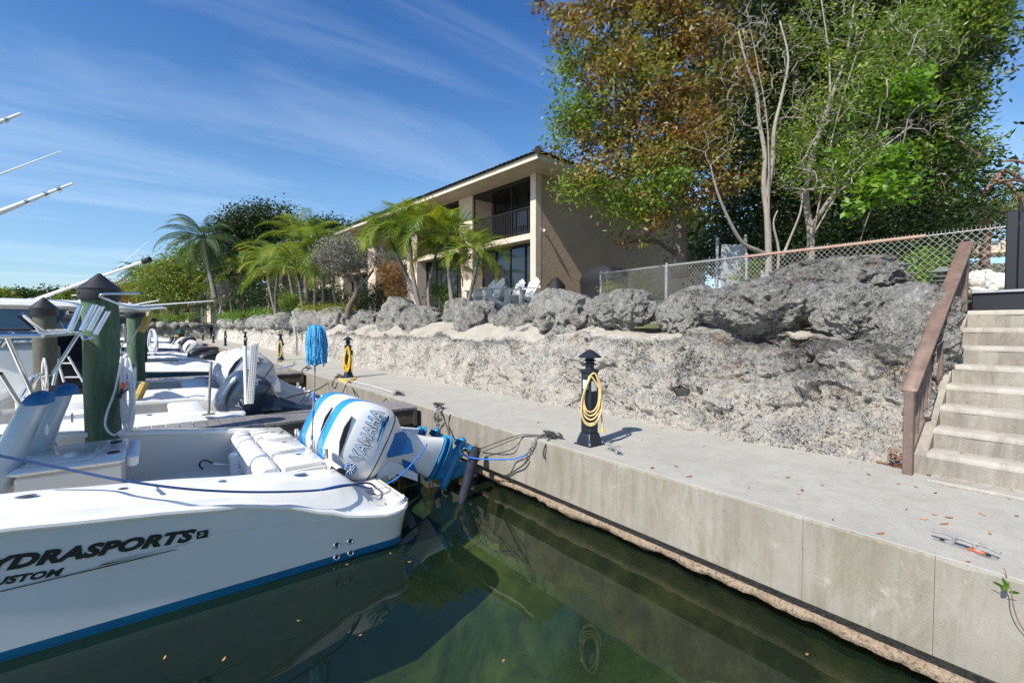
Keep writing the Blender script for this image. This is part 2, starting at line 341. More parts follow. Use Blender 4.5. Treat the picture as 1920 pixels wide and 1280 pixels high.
class MB:
    def __init__(s): s.V = []; s.F = []; s.mi = []; s.cur = 0
    def add(s, V, F):
        o = len(s.V); s.V += [tuple(v) for v in V]; s.F += [tuple(i+o for i in f) for f in F]; s.mi += [s.cur]*len(F); return s
    def box(s, x0, x1, y0, y1, z0, z1, M4=None):
        V = [(x, y, z) for x in (x0, x1) for y in (y0, y1) for z in (z0, z1)]
        if M4 is not None: V = [M4 @ Vector(v) for v in V]
        return s.add(V, [(0, 1, 3, 2), (4, 6, 7, 5), (0, 4, 5, 1), (2, 3, 7, 6), (0, 2, 6, 4), (1, 5, 7, 3)])
    def bbox(s, x0, x1, y0, y1, z0, z1, b=.01, M4=None):
        # bevelled box: three stacked chamfer rings
        def ring(i, z): return [(x0+i, y0+b+i if 0 else y0+i+b, z), (x0+i+b, y0+i, z), (x1-i-b, y0+i, z), (x1-i, y0+i+b, z), (x1-i, y1-i-b, z), (x1-i-b, y1-i, z), (x0+i+b, y1-i, z), (x0+i, y1-i-b, z)]
        rs = [ring(b, z0), ring(0, z0+b), ring(0, z1-b), ring(b, z1)]
        if M4 is not None: rs = [[M4 @ Vector(p) for p in r] for r in rs]
        return s.loft(rs)
    def loft(s, rings, cap0=True, cap1=True, closed=True):
        n = len(rings[0]); V = [p for r in rings for p in r]; F = []
        for i in range(len(rings)-1):
            for j in range(n if closed else n-1):
                k = (j+1) % n
                F.append((i*n+j, i*n+k, (i+1)*n+k, (i+1)*n+j))
        if closed and cap0: F.append(tuple(reversed(range(n))))
        if closed and cap1: F.append(tuple(range((len(rings)-1)*n, len(rings)*n)))
        return s.add(V, F)
    def tube(s, pts, r, n=8, cap=True):
        pts = [Vector(p) for p in pts]; rr = r if hasattr(r, '__len__') else [r]*len(pts); rings = []
        up = None
        for i, p in enumerate(pts):
            t = (pts[min(i+1, len(pts)-1)]-pts[max(i-1, 0)])
            if t.length < 1e-9: t = Vector((0, 0, 1))
            t.normalize()
            if up is None:
                up = Vector((0, 0, 1)) if abs(t.z) < .9 else Vector((1, 0, 0))
            a = t.cross(up)
            if a.length < 1e-6: a = t.cross(Vector((1, .3, .2)))
            a.normalize(); b = a.cross(t); up = b
            rings.append([p+(a*math.cos(2*math.pi*k/n)+b*math.sin(2*math.pi*k/n))*rr[i] for k in range(n)])
        return s.loft(rings, cap, cap)
    def lathe(s, prof, c=(0, 0, 0), n=16, M4=None):
        rings = []
        for r, z in prof:
            ring = [Vector((c[0]+r*math.cos(2*math.pi*k/n), c[1]+r*math.sin(2*math.pi*k/n), c[2]+z)) for k in range(n)]
            if M4 is not None: ring = [M4 @ p for p in ring]
            rings.append(ring)
        return s.loft(rings)
    def prism(s, poly, h, M4=None):
        n = len(poly); V = [Vector((p[0], p[1], 0)) for p in poly]+[Vector((p[0], p[1], h)) for p in poly]
        if M4 is not None: V = [M4 @ v for v in V]
        return s.add(V, [tuple(reversed(range(n))), tuple(range(n, 2*n))]+[(i, (i+1) % n, n+(i+1) % n, n+i) for i in range(n)])
    def build(s, name, mats, parent=None, smooth=True, sharp=40):
        o = mesh_obj(name, s.V, s.F, mats, parent, smooth, sharp)
        if len(o.data.materials) > 1: o.data.polygons.foreach_set('material_index', s.mi)
        return o
def tag(o, label=None, cat=None, group=None, kind=None):
    if label: o['label'] = label
    if cat: o['category'] = cat
    if group: o['group'] = group
    if kind: o['kind'] = kind
    return o
def thing(name, label, cat, loc=(0, 0, 0), group=None):
    o = bpy.data.objects.new(name, None); COL.objects.link(o); o.location = loc; o.empty_display_size = .1
    ORIG[o] = Vector(loc); return tag(o, label, cat, group)
def local_thing(name, label, cat, group=None):
    o = thing(name, label, cat, (0, 0, 0), group); return o
def place(o, loc, rz=0, ry=0, s=1):
    o.location = loc; o.rotation_euler = (0, ry, rz); o.scale = (s, s, s); return o
KIDS = {}
def copy_tree(o, parent=None):
    c = o.copy(); COL.objects.link(c); c.parent = parent
    for ch in [k for k in bpy.data.objects if k.parent == o]: copy_tree(ch, c)
    return c
def struct(o): o['kind'] = 'structure'; return o
def curve_pts(P, n=8):
    # Catmull-Rom through the points
    P = [Vector(p) for p in P]; out = []
    for i in range(len(P)-1):
        a = P[max(i-1, 0)]; b = P[i]; c = P[i+1]; d = P[min(i+2, len(P)-1)]
        for k in range(n):
            t = k/n; out.append(.5*((2*b)+(c-a)*t+(2*a-5*b+4*c-d)*t*t+(3*b-a-3*c+d)*t**3))
    out.append(P[-1]); return out
def sag(a, b, s, n=16):
    a = Vector(a); b = Vector(b); return [a.lerp(b, i/n)-Vector((0, 0, s*4*(i/n)*(1-i/n))) for i in range(n+1)]
def text_mesh(name, body, size, mat, M4, parent, depth=.003, shear=0, offset=0, spacing=1, sx=1):
    cu = bpy.data.curves.new('t', 'FONT'); cu.body = body; cu.size = size; cu.extrude = depth; cu.shear = shear; cu.offset = offset; cu.space_character = spacing; cu.resolution_u = 3
    to = bpy.data.objects.new('t', cu); COL.objects.link(to); dg = bpy.context.evaluated_depsgraph_get()
    me = bpy.data.meshes.new_from_object(to.evaluated_get(dg)); bpy.data.objects.remove(to); bpy.data.curves.remove(cu)
    off = ORIG.get(parent, Vector((0, 0, 0)))
    for v in me.vertices:
        p = Vector((v.co.x*sx, v.co.y, v.co.z)); v.co = (M4 @ p)-off
    me.materials.clear(); me.materials.append(M[mat]); me.name = name
    o = bpy.data.objects.new(name, me); COL.objects.link(o); o.parent = parent; ORIG[o] = off; return o
def fbm(p, s, oct=4, h=.9): return noise.fractal(Vector(p)*s, h, 2.0, oct)
# ================================================================ water, seabed, ground
QX = 3.5; WZ = -.86; RAD = random.Random(5)
struct(MB().add([(-900, -40, WZ), (3.9, -40, WZ), (3.9, 900, WZ), (-900, 900, WZ)], [(0, 1, 2, 3)]).build('water', 'water', smooth=False))
def grid(name, xs, ys, zf, mat, smooth=True):
    V = [(x, y, zf(x, y)) for y in ys for x in xs]; n = len(xs)
    F = [(j*n+i, j*n+i+1, (j+1)*n+i+1, (j+1)*n+i) for j in range(len(ys)-1) for i in range(n-1)]
    return mesh_obj(name, V, F, mat, None, smooth, 0)
def seabed_z(x, y): return -2.3+.16*fbm((x, y, 0), .7)+max(0, (x-2.2))*.55
struct(grid('seabed', [-900, -200, -60, -20]+[-10+i*.35 for i in range(40)]+[3.7, 3.9], [-40, -10]+[-3+i*.4 for i in range(60)]+[24, 40, 80, 900], seabed_z, 'seabed'))
# quay: slab with a real overhang, cut into bays by recessed joints
def quay():
    root = thing('quay', 'pale concrete quay walkway with jointed face above the water', 'quay', (QX, 0, 0)); root['kind'] = 'structure'
    joints = [-4.5, -1.6, .62, 1.30, 2.92, 4.75, 7.0, 10.2, 13.4, 17, 21, 25, 30, 36, 43, 52, 62]
    for i in range(len(joints)-1):
        a, b = joints[i]+.0014, joints[i+1]-.0014; c = .012
        r = lambda y: [(QX+c, y, 0), (QX, y, -c), (QX, y, -.57), (QX+.01, y, -.58), (5.9, y, -.58), (5.9, y, 0)]
        nk = max(10, int((b-a)/.03)) if b < 9 else 10; ys = [a]+[a+(b-a)*k/nk for k in range(1, nk)]+[b]
        rr = []
        for y in ys:
            j = .004*fbm((y, 1, 1), 6); cz = max(0, fbm((y, 3, 1), 5))*.016+max(0, fbm((y, 9, 1), 17)-.15)*.02
            q = r(y); q[0] = (QX+c+cz, y, 0); q[1] = (QX, y, -c-cz*1.2); rr.append([(p[0]+(j if p[0] < QX+.003 else 0), p[1], p[2]) for p in q])
        mb = MB(); mb.loft(rr)
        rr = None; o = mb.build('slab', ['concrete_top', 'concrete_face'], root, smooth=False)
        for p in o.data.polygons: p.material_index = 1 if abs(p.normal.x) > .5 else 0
    ysx = [-4.5+i*.25 for i in range(80)]+[16+i*2 for i in range(24)]
    ysx = [-4.5+i*.03 for i in range(450)]+[9+i*1.0 for i in range(54)]; ed = lambda y: max(0, fbm((y, 3, 1), 5))*.016+max(0, fbm((y, 9, 1), 17)-.15)*.02
    MB().loft([[(QX+.014+ed(y), y, .0005), (QX+.022+ed(y), y, .004), (5.9, y, .004)] for y in ysx], closed=False).build('walkway_top', 'concrete_top', root, False)
    def crack(pts, w_):
        P_ = curve_pts([at(a, b, z=.0065) for a, b in pts], 6); V = []; F = []
        for i, p in enumerate(P_):
            k = w_*(.5+.7*abs(fbm((p.x, p.y, 0), 7))); jx = .012*fbm((p.x, p.y, 4), 5); V += [(p.x-k+jx, p.y, .0065), (p.x+k+jx, p.y, .0065)]
        for i in range(len(P_)-1): F.append((2*i, 2*i+1, 2*i+3, 2*i+2))
        MB().add(V, F).build('crack', 'crack_dark', root, False)
    crack([(1513, 966), (1545, 948), (1575, 932), (1610, 922), (1648, 899)], .0022); crack([(1590, 930), (1625, 940), (1650, 955)], .0012); crack([(1500, 972), (1515, 964), (1530, 960)], .0015)
    crack([(846, 776), (880, 769), (930, 761), (1000, 753)], .0035)
    # tide-worn rock under the slab
    V = []; F = []; ys = [-4.5+i*.06 for i in range(300)]+[13.5+i*.5 for i in range(100)]; n = 24
    for y in ys:
        for k in range(n):
            t = k/(n-1); z = -.575-t*1.3; slot = z > -.665
            x = QX+.19+.03*fbm((0, y, z), 2.2)+.025*fbm((5, y, z), 9)
            if slot: x = QX+.55
            elif z > -.80: x -= .10+.02*fbm((1, y, z), 20)
            else: x -= min(.0, 0)-(.10*min(1, (-.80-z)/.05))+max(0, -z-1.0)*.45+.10*fbm((9, y, z), 1.5)
            V.append((x, y, z))
    for j in range(len(ys)-1):
        for k in range(n-1): F.append((j*n+k, (j+1)*n+k, (j+1)*n+k+1, j*n+k+1))
    mesh_obj('rock_footing', V, F, 'tide_rock', root, True, 0)
    MB().box(QX+.35, 5.9, -4.5, 62, -2.8, -.582).build('core', 'tide_rock', root, False)
quay()
def wall_x(y):   # foot of the coral face
    if y < 1.1: return 5.45+.0*(1.1-y)
    return 5.32+.18*min(1, max(0, (2.4-y)/1.3))+.0045*max(0, y-5)
def gz(x, y):
    t = min(1, max(0, (x-6.3)/1.4)); h = 1.28+.55*t
    if y < 4: h = 1.28+(.25+.3*max(0, y)/4)*t
    return h+.03*fbm((x, y, 0), .8)
xs_t = [6.3, 6.6, 7, 7.5, 8, 9, 10, 12, 15, 20, 30, 60, 150, 600]
def gz2(x, y): return gz(x, y)
struct(grid('ground', xs_t, [1.12, 1.6, 2.2, 3, 4, 5, 6, 7, 8, 10, 12, 15, 19, 25, 35, 50, 70, 120, 300, 700], gz2, 'soil'))
def coral_wall():
    ys = []; y = 1.06
    while y < 70:
        ys.append(y); y += .017 if y < 6.5 else (.04 if y < 12 else (.10 if y < 22 else .35))
    prof = [i/84 for i in range(85)]
    V = []; F = []; GR = []; SD = []
    for y in ys:
        far = min(1, max(0, (y-4.5)/3.5)); x0 = wall_x(y)
        hc = 1.04+.13*fbm((y, 0, 3), .9)+.07*fbm((y, 5, 3), 3.1)+.09*(1-far)           # crest height of the face
        for t in prof:
            if t < .62:
                u = t/.62; z = hc*u
                lean = (.62*(1-far)+.20*far)*u**(1.7)
                x = x0+lean; sand = 0
            else:
                u = (t-.62)/.38; z = hc+(1.40-hc)*(u**.9); x = x0+(.62*(1-far)+.20*far)+(.55+.5*(1-far))*u; sand = min(1, u*5)
            a = (.20+.08*(1-far))*fbm((x*.6, y, z), .9, 4)+(.085+.05*(1-far))*fbm((x, y+7, z), 2.7, 4)
            cn_ = abs(noise.noise(Vector((x*.7, y*.9+3, z*1.5+.4*noise.noise(Vector((y*2, z*2, 0)))))*1.25)); a -= max(0, 1-cn_/.045)*.10*(1 if fbm((y, z, 8), .8) > -.05 else 0)
            rough = .035*fbm((x, y, z+5), 9, 3)+.016*fbm((x, y, z+9), 26, 2)
            amp = min(1, t*9+.12)*(1-.75*sand)
            cell = noise.cell(Vector((x, y, z))*3)*0
            ridge = .05*abs(fbm((x+3, y*.8, z*1.6), 1.5, 3))
            Q = Vector((x*.8, y, z*1.25)); rg = (1-abs(noise.noise(Q*1.7+Vector((3, 1, 7)))))**4; rg2 = (1-abs(noise.noise(Q*4.6)))**3
            cav = max(0, noise.noise(Q*2.4+Vector((2, 9, 4)))-.26)*.26+max(0, noise.noise(Q*6.2+Vector((7, 3, 1)))-.28)*.13+max(0, noise.noise(Q*15)-.2)*.07
            nf = 1-.45*far; rough += (.07*rg+.03*rg2-.045)*nf-cav*nf+.018*(1-abs(noise.noise(Q*12)))**3
            x -= (a*(1-.55*far)+rough-ridge)*amp
            if sand: z += .05*fbm((x, y, 1), 1.3)
            V.append((x, y, z))
            n1 = fbm((0, y, z), .55)
            gray = -.13+.80*max(0, 1-abs(y-2.2)/2.4)*min(1, max(.0, (z-.15)/.6))+.25*max(0, (z-.75)/.4)
            if y > 7: gray = .10+.50*max(0, (z-.75)/.4)
            crest = max(0, 1-abs(z-hc)/.16)*.45 if not sand else 0
            e = .35+1.9*fbm((x*1.5, y*1.1, 4), 1.4)+.35*far
            patch = sand*min(1, max(0, (e+.1)*3))
            sandv = min(1, max(0, patch))*(.0 if (y < 2.6 and fbm((y, x, 2), 1.5) > -.05) else 1)
            GR.append(gray+crest); SD.append(sandv)
    n = len(prof)
    for j in range(len(ys)-1):
        for k in range(n-1): F.append((j*n+k, j*n+k+1, (j+1)*n+k+1, (j+1)*n+k))
    # end cap towards the stairs
    o = mesh_obj('coral_rock_wall', V, F, 'coral_face', None, True, 0)
    for nm, A in (('gray', GR), ('sand', SD)):
        a = o.data.attributes.new(nm, 'FLOAT', 'POINT'); a.data.foreach_set('value', A)
    tag(o, 'rough pitted white and grey coral rock face running along the back of the quay', 'rock wall'); return o
coral_wall()
def end_wall():
    V = []; F = []; n = 10; xs = [-30+i*.5 for i in range(72)]
    for x in xs:
        for k in range(n):
            t = k/(n-1); z = -.9+2.15*t; V.append((x, 66+.25*t-.25*fbm((x, 0, z), .7), z+.12*fbm((x, 3, 0), .5)*t))
    for j in range(len(xs)-1):
        for k in range(n-1): F.append((j*n+k, (j+1)*n+k, (j+1)*n+k+1, j*n+k+1))
    o = mesh_obj('basin_end_wall', V, F, 'coral_white', None, True, 0); tag(o, 'distant pale coral rock wall closing the far end of the boat basin', 'rock wall')
    struct(grid('far_lawn', [-60, -30, -10, 0, 6.3], [66.2, 72, 90, 150], lambda x, y: 1.25+.4*min(1, (y-66)/10)+.05*fbm((x, y, 0), .3), 'soil'))
end_wall()
def boulder(name, c, s, rot, seed, mat='boulder_gray', sub=5, label=None, group=None, rough=1.0, flat=0):
    bm = bmesh.new(); bmesh.ops.create_icosphere(bm, subdivisions=sub, radius=1)
    off = Vector((seed*13.7, seed*3.1, seed*7.7)); E = Matrix.Rotation(rot[2], 3, 'Z') @ Matrix.Rotation(rot[1], 3, 'Y') @ Matrix.Rotation(rot[0], 3, 'X')
    sm = (s[0]*s[1]*s[2])**(1/3)
    for v in bm.verts:
        p = v.co.normalized(); q = Vector((p.x*s[0]/sm, p.y*s[1]/sm, p.z*s[2]/sm))+off
        d = 1+.18*noise.fractal(q*.9, .9, 2, 3)+.10*rough*noise.fractal(q*2.6, .8, 2, 4)
        rg = 1-abs(noise.noise(q*2.3+Vector((4, 2, 1)))); d += .10*rough*(rg**4)-.05
        cav = noise.noise(q*2.9+Vector((9, 0, 3))); d -= max(0, cav-.24)*.55*rough
        if sub >= 4:
            f2 = 1-abs(noise.noise(q*6.5)); d += rough*.055*(f2**3); cv2 = noise.noise(q*7.5+Vector((1, 5, 2))); d -= max(0, cv2-.25)*.30*rough
        if sub >= 5: d += rough*(.030*(1-abs(noise.noise(q*15)))**3-.05*max(0, noise.noise(q*19)-.2)+.010*noise.noise(q*34))
        b = max(abs(p.x), abs(p.y), abs(p.z)); d *= 1-.12*(1-b)
        zz = p.z*d
        if zz > .80: zz = .80+(zz-.80)*.45
        v.co = E @ Vector((p.x*d*s[0], p.y*d*s[1], zz*s[2]*1.06))
    me = bpy.data.meshes.new(name); bm.to_mesh(me); bm.free(); me.materials.append(M[mat]); me.shade_smooth()
    o = bpy.data.objects.new(name, me); COL.objects.link(o); o.location = c
    tag(o, label, 'boulder', group); return o
def px_boulder(px0, px1, py0, py1, x, depth_scale, rot, seed, label, sub=5, rough=1.0):
    cx, cy = (px0+px1)/2, (py0+py1)/2; c = at(cx, cy, x=x); d = (c-CAM).dot(FWD)
    hw = (px1-px0)/2/FPX*d; hh = (py1-py0)/2/FPX*d
    return boulder('boulder', c, (hw*depth_scale, hw*1.08, hh*1.12), rot, seed, label=label, sub=(6 if px0 > 990 else sub), group='grey boulders along the top of the coral wall', rough=rough)
B = [
 (1645, 1775, 538, 712, 6.35, .9, (0, .2, 0), 3, 'large pitted grey boulder behind the foot of the stair handrail'),
 (1545, 1662, 536, 632, 6.35, .9, (0, .1, .3), 4, 'overhanging grey boulder casting a shadow in the gap, nearest the big one by the handrail'),
 (1462, 1665, 488, 560, 7.15, .8, (0, 0, 0), 5, 'broad low grey boulder in front of the chain link fence, highest of all'),
 (1335, 1552, 526, 618, 6.45, .8, (0, .0, .2), 6, 'widest craggy grey boulder with hollows along its underside'),
 (1245, 1345, 540, 632, 6.5, .8, (0, .55, .2), 7, 'pointed grey boulder leaning like a slab below the fence'),
 (1108, 1232, 546, 622, 6.55, .8, (0, 0, .1), 8, 'rounded oval grey boulder standing alone by the end fence post'),
 (1002, 1122, 548, 622, 6.4, .8, (.35, 0, .2), 9, 'slanting grey boulder with an orange brown hollow in front of the covered grill'),
 (930, 1018, 572, 622, 6.45, .8, (0, 0, 0), 10, 'low rounded grey boulder below the white armchairs'),
 (862, 934, 566, 628, 6.25, .85, (0, 0, .4), 11, 'squarish dark grey boulder beside the trunk of the right palm'),
 (836, 890, 562, 610, 6.7, .8, (0, 0, .2), 12, 'small flat topped boulder behind the squarish one'),
 (750, 836, 576, 626, 6.3, .8, (0, .1, 0), 13, 'lumpy grey boulder under the left pair of palms'),
 (714, 782, 562, 626, 6.4, .85, (.2, 0, .3), 14, 'tall upright grey boulder over a shaded brown hollow'),
 (652, 726, 583, 626, 6.4, .8, (0, 0, 0), 15, 'broad grey boulder left of the tall upright one'),
 (604, 662, 580, 624, 6.35, .85, (0, .2, 0), 16, 'rough grey boulder below the silver leaved tree'),
 (1738, 1795, 532, 600, 6.9, .8, (0, 0, 0), 17, 'small grey boulder partly hidden by the handrail under the lantern'),
]
for b_ in B:
    b_ = list(b_)
    if b_[0] < 1010: b_[3] += 15; b_[0] -= 6; b_[1] += 6
    px_boulder(*b_)
rb = random.Random(9)
y = 20.5; k = 0
while y < 62:
    c = Vector((6.15+rb.uniform(-.1, .35), y, 1.52+rb.uniform(-.06, .14)))
    boulder('boulder', c, (.62, rb.uniform(.75, 1.1), rb.uniform(.46, .62)), (rb.uniform(-.3, .3), rb.uniform(-.3, .3), rb.uniform(0, 3)), 20+k, sub=4 if y < 36 else 3,
            label='rough grey boulder in the long receding row on the far wall', group='far row of grey boulders on the coral wall')
    y += rb.uniform(.95, 1.45); k += 1
for i in range(24):
    boulder('boulder', (-19+i*1.05+rb.uniform(-.2, .2), 66.5, 1.45+rb.uniform(-.1, .1)), (rb.uniform(.5, .8), .5, rb.uniform(.35, .55)), (0, 0, rb.uniform(0, 3)), 200+i, sub=3, label='small looking grey boulder on the wall across the far end of the basin', group='boulders on the basin end wall')
# small stones filling gaps
for i, (px, py, x, s) in enumerate([(1232, 612, 6.6, .13), (1003, 600, 6.9, .2), (845, 612, 6.3, .15), (1660, 640, 6.2, .16), (1480, 560, 6.9, .2)]):
    boulder('rock_fragment', at(px, py, x=x), (s, s*1.2, s*.7), (0, .3, i), 60+i, sub=4, label=['small grey rock wedged left of the pointed slab boulder', 'small grey rock behind the slanting boulder', 'small grey rock below the flat topped boulder', 'small rock in the shaded gap beside the overhanging boulder', 'small rock between the widest and the highest boulder'][i])
# ================================================================ stairs
def stairs():
    root = thing('stairs', 'concrete steps with pale nosings climbing from the quay to the black gate', 'stairs', (5.4, 0, 0)); root['kind'] = 'structure'
    MB().bbox(5.12, 5.9, -3, .98, .002, .03, .006).build('kerb_strip', 'concrete_nose', root, False)
    y1 = 1.02
    for k in range(8):
        x0 = 5.34+.225*k; z1 = .035+.18*(k+1)
        x1 = x0+.9 if k < 7 else 8.2; yy_ = [-3+i*.05 for i in range(81)]; yy_[-1] = y1
        fr = lambda y, h, a: x0+.012*a*fbm((y*1.0, h*4, k*3), 2.2)+.006*fbm((y, h, k), 14)
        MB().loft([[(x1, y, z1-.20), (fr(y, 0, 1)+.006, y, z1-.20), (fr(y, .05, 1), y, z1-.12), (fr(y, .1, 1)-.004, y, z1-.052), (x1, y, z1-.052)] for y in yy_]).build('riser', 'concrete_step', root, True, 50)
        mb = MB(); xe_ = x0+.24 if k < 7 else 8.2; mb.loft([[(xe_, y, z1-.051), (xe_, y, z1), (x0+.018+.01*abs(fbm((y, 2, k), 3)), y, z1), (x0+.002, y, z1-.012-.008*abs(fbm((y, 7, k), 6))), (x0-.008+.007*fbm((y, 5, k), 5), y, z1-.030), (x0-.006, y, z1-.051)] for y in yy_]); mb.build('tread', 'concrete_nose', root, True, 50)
    mb = MB(); mb.prism([(5.36, -.002), (5.36, .17), (6.98, 1.45), (8.2, 1.45), (8.2, -.002)], .09, Matrix(((1, 0, 0, 0), (0, 0, 1, 1.024), (0, 1, 0, 0), (0, 0, 0, 1)))); mb.build('stringer', 'concrete_step', root, False)
stairs()
struct(MB().box(7.0, 40, -30, 1.12, 1.2, 1.47).build('terrace', 'concrete_top', None, False))
def handrail():
    root = thing('handrail', 'brown stair handrail with a flat cap rail and square balusters', 'handrail', (5.3, 1.13, 0))
    A = Vector((5.27, 1.13, .79)); Bp = Vector((6.98, 1.06, 2.20)); d = (Bp-A).normalized(); up = Vector((0, 0, 1)); side = Vector((0, 1, 0)); nrm = side.cross(d)*-1
    if nrm.z < 0: nrm = -nrm
    def beam(P, Q, w, h, mat, nm, b=.01):
        L = (Q-P).length; dd = (Q-P).normalized(); s2 = Vector((0, 1, 0)); n2 = dd.cross(s2)
        if n2.z < 0: n2 = -n2
        M4 = Matrix((( dd.x, s2.x, n2.x, P.x), (dd.y, s2.y, n2.y, P.y), (dd.z, s2.z, n2.z, P.z), (0, 0, 0, 1)))
        return MB().bbox(0, L, -w/2, w/2, -h, 0, b, M4).build(nm, mat, root)
    beam(A-d*.06, Bp+d*.05, .115, .045, 'rail_brown', 'cap_rail', .012)
    dn = Vector((0, 0, -.56)); beam(A+Vector((.05, 0, -.60)), Bp+Vector((0, 0, -.62)), .04, .05, 'baluster_brown', 'bottom_rail', .004)
    beam(A+Vector((.0, 0, -.05)), Bp+Vector((0, 0, -.05)), .035, .05, 'baluster_brown', 'top_rail', .004)
    MB().bbox(5.235, 5.30, 1.095, 1.165, -.002, .755, .006).build('post', 'baluster_brown', root)
    MB().bbox(6.93, 7.0, 1.03, 1.095, 1.46, 2.16, .006).build('post', 'baluster_brown', root)
    MB().bbox(6.12, 6.17, 1.07, 1.12, .7, 1.45, .006).build('post', 'baluster_brown', root)
    n = 15
    for i in range(1, n):
        if i == 8: continue
        p = A.lerp(Bp, i/n)
        MB().box(p.x-.011, p.x+.011, p.y-.011, p.y+.011, p.z-.66, p.z-.05).build('baluster', 'baluster_brown', root, False)
handrail()
def gate():
    root = thing('gate', 'black metal gate frame with round hinges at the top of the steps', 'gate', (7.3, .6, 1.5))
    MB().bbox(7.1, 7.16, -2.5, 1.02, 1.47, 1.66, .01).build('threshold', 'gate_black', root)
    MB().bbox(7.07, 7.19, -2.5, 1.02, 1.662, 1.69, .005).build('sill_cap', 'utility_gray', root)
    pa = at(1897, 500, x=7.2); pb = at(1918, 500, x=7.2)
    MB().bbox(pa.x-.05, pa.x+.05, pa.y-.045, pa.y+.045, 1.69, at(1890, 397, x=7.2).z, .008).build('post', 'gate_black', root)
    MB().bbox(pb.x-.04, pb.x+.04, pb.y-.04, pb.y+.035, 1.69, at(1915, 399, x=7.2).z, .008).build('post', 'gate_black', root)
    z = at(1905, 421, x=7.2).z
    MB().lathe([(.0, -.02), (.035, -.02), (.04, 0), (.035, .02), (0, .02)], ((pa.x+pb.x)/2, (pa.y+pb.y)/2, z), 12).build('hinge', 'gate_black', root)
    MB().tube([(pa.x, pa.y-.05, z+.06), (pa.x, pa.y-.05, z+.28)], [.02, .006], 8).build('finial', 'gate_black', root)
    for k in range(7):
        y = pb.y-.15-k*.13; MB().box(pb.x-.012, pb.x+.012, y-.012, y+.012, 1.72, z+.1).build('bar', 'gate_black', root, False)
gate()
# ================================================================ boats
def interp(x, T):
    if x <= T[0][0]: return T[0][1]
    for (a, fa), (b, fb) in zip(T, T[1:]):
        if x <= b:
            t = (x-a)/(b-a); t = t*t*(3-2*t)*.5+t*.5; return fa+(fb-fa)*t
    return T[-1][1]
def hull_shell(root, xs, yc, hb, L, sheer, crest, hull_mat, floor=-.45, stern_round=.16, detail=True, stripe='boot_blue', cap='white_gel', liner='cream_gel', well=.62):
    # sheer / crest: height tables over distance from the stern
    ss = [0, .02, .05, .09, .14, .2, .28]+[.28+.12*i for i in range(1, 16)]+[2.4+i*.3 for i in range(int((L-2.4)/.3)+1)]
    ss = [s for s in ss if s <= L]
    def half(s):
        t = s/L; h = hb*(1-max(0, (t-.42)/.58)**2.4)
        if s < stern_round: h -= (stern_round-math.sqrt(max(0, stern_round**2-(stern_round-s)**2)))
        return max(h, .02)
    def bev(s): return .9+.1*0
    hull = []; strp = []; deck = []; rail = []
    for s in ss:
        x = xs-s; h = half(s); zs = interp(s, sheer); zt = interp(s, crest); t = s/L; fl = .13*(1+1.5*max(0, t-.5)*2)
        hw = max(.01, h-fl)
        def ring(pts): return [(x, yc-p[0], p[1]) for p in pts]+[(x, yc+p[0], p[1]) for p in reversed(pts)]
        zk = WZ-.55+.5*max(0, t-.75)*4*.3
        hull_low = [(h-.004, zs-.01), (h-.012, zs-.05)]+[(hw+(h-.012-hw)*(1-(k/5))**1.15, zs-.05+(WZ+.07-zs+.05)*(k/5)) for k in range(1, 6)]
        low = [(hw, WZ+.07), (hw-.012, WZ-.03), (hw-.05, WZ-.14), (hw*.55, WZ-.32), (.01, zk)]
        hull.append(ring(hull_low)); strp.append(ring(low))
        rail.append([ [(x, yc+sg*(p[0]), p[1]) for p in ((h-.02, zs-.015), (h+.012, zs-.02), (h+.03, zs), (h+.03, zs+.02), (h+.014, zs+.035), (h-.03, zs+.035))] for sg in (-1, 1)])
        ctop = h-.11-.1*min(1, max(0, (zt-zs)/.5)); iw = .21
        op = 1 if s > well else 0; fz = floor if op else -.435
        if not op and zt < -.36: zt2 = max(zt, -.43)
        else: zt2 = zt
        inner = h-.11-iw-.05
        crown = [(h-.02, zs+.03), (h-.045, zs+.075), (ctop-.01, zt2-.035), (ctop-.035, zt2-.006), (ctop-.06, zt2), (inner, zt2+.006), (inner-.012, zt2-.004), (inner-.015, zt2-.045), (inner+.015 if op else inner-.02, zt2-.055 if op else max(zt2-.055, fz)), (inner+.03 if op else inner-.03, fz+.02), (inner-.02, fz), (.01, fz)]
        crown = [(max(.005, a), b) for a, b in crown]
        deck.append(ring(crown))
    MB().loft(hull, closed=False).build('hull', hull_mat, root)
    m = MB(); m.loft(strp, closed=False)
    # transom
    st = hull[0]; n = len(st)//2
    m.build('hull_bottom', [stripe], root)
    t = MB(); rr = hull[0]; n = len(rr)
    for i in range(n//2-1): t.add([rr[i], rr[i+1], rr[n-2-i], rr[n-1-i]], [(0, 1, 2, 3)])
    rr = strp[0]; n = len(rr)
    for i in range(n//2-1): t.add([rr[i], rr[i+1], rr[n-2-i], rr[n-1-i]], [(0, 1, 2, 3)])
    t.build('transom', hull_mat, root, False)
    for sgi in (0, 1): MB().loft([r[sgi] for r in rail], closed=True).build('rub_rail', cap, root)
    MB().box(xs-.01, xs+.03, yc-hb+stern_round, yc+hb-stern_round, interp(0, sheer)-.02, interp(0, sheer)+.035).build('rub_rail', cap, root)
    d = MB(); k0 = len(deck[0])
    dk = MB(); dk.loft(deck, closed=False)
    o = dk.build('deck', [cap, liner], root)
    n = len(deck[0])
    for i, p in enumerate(o.data.polygons):
        j = i % (n-1); j2 = min(j, n-2-j)
        p.material_index = 1 if j2 in (8, 9, 10) else 0
    return ss, half
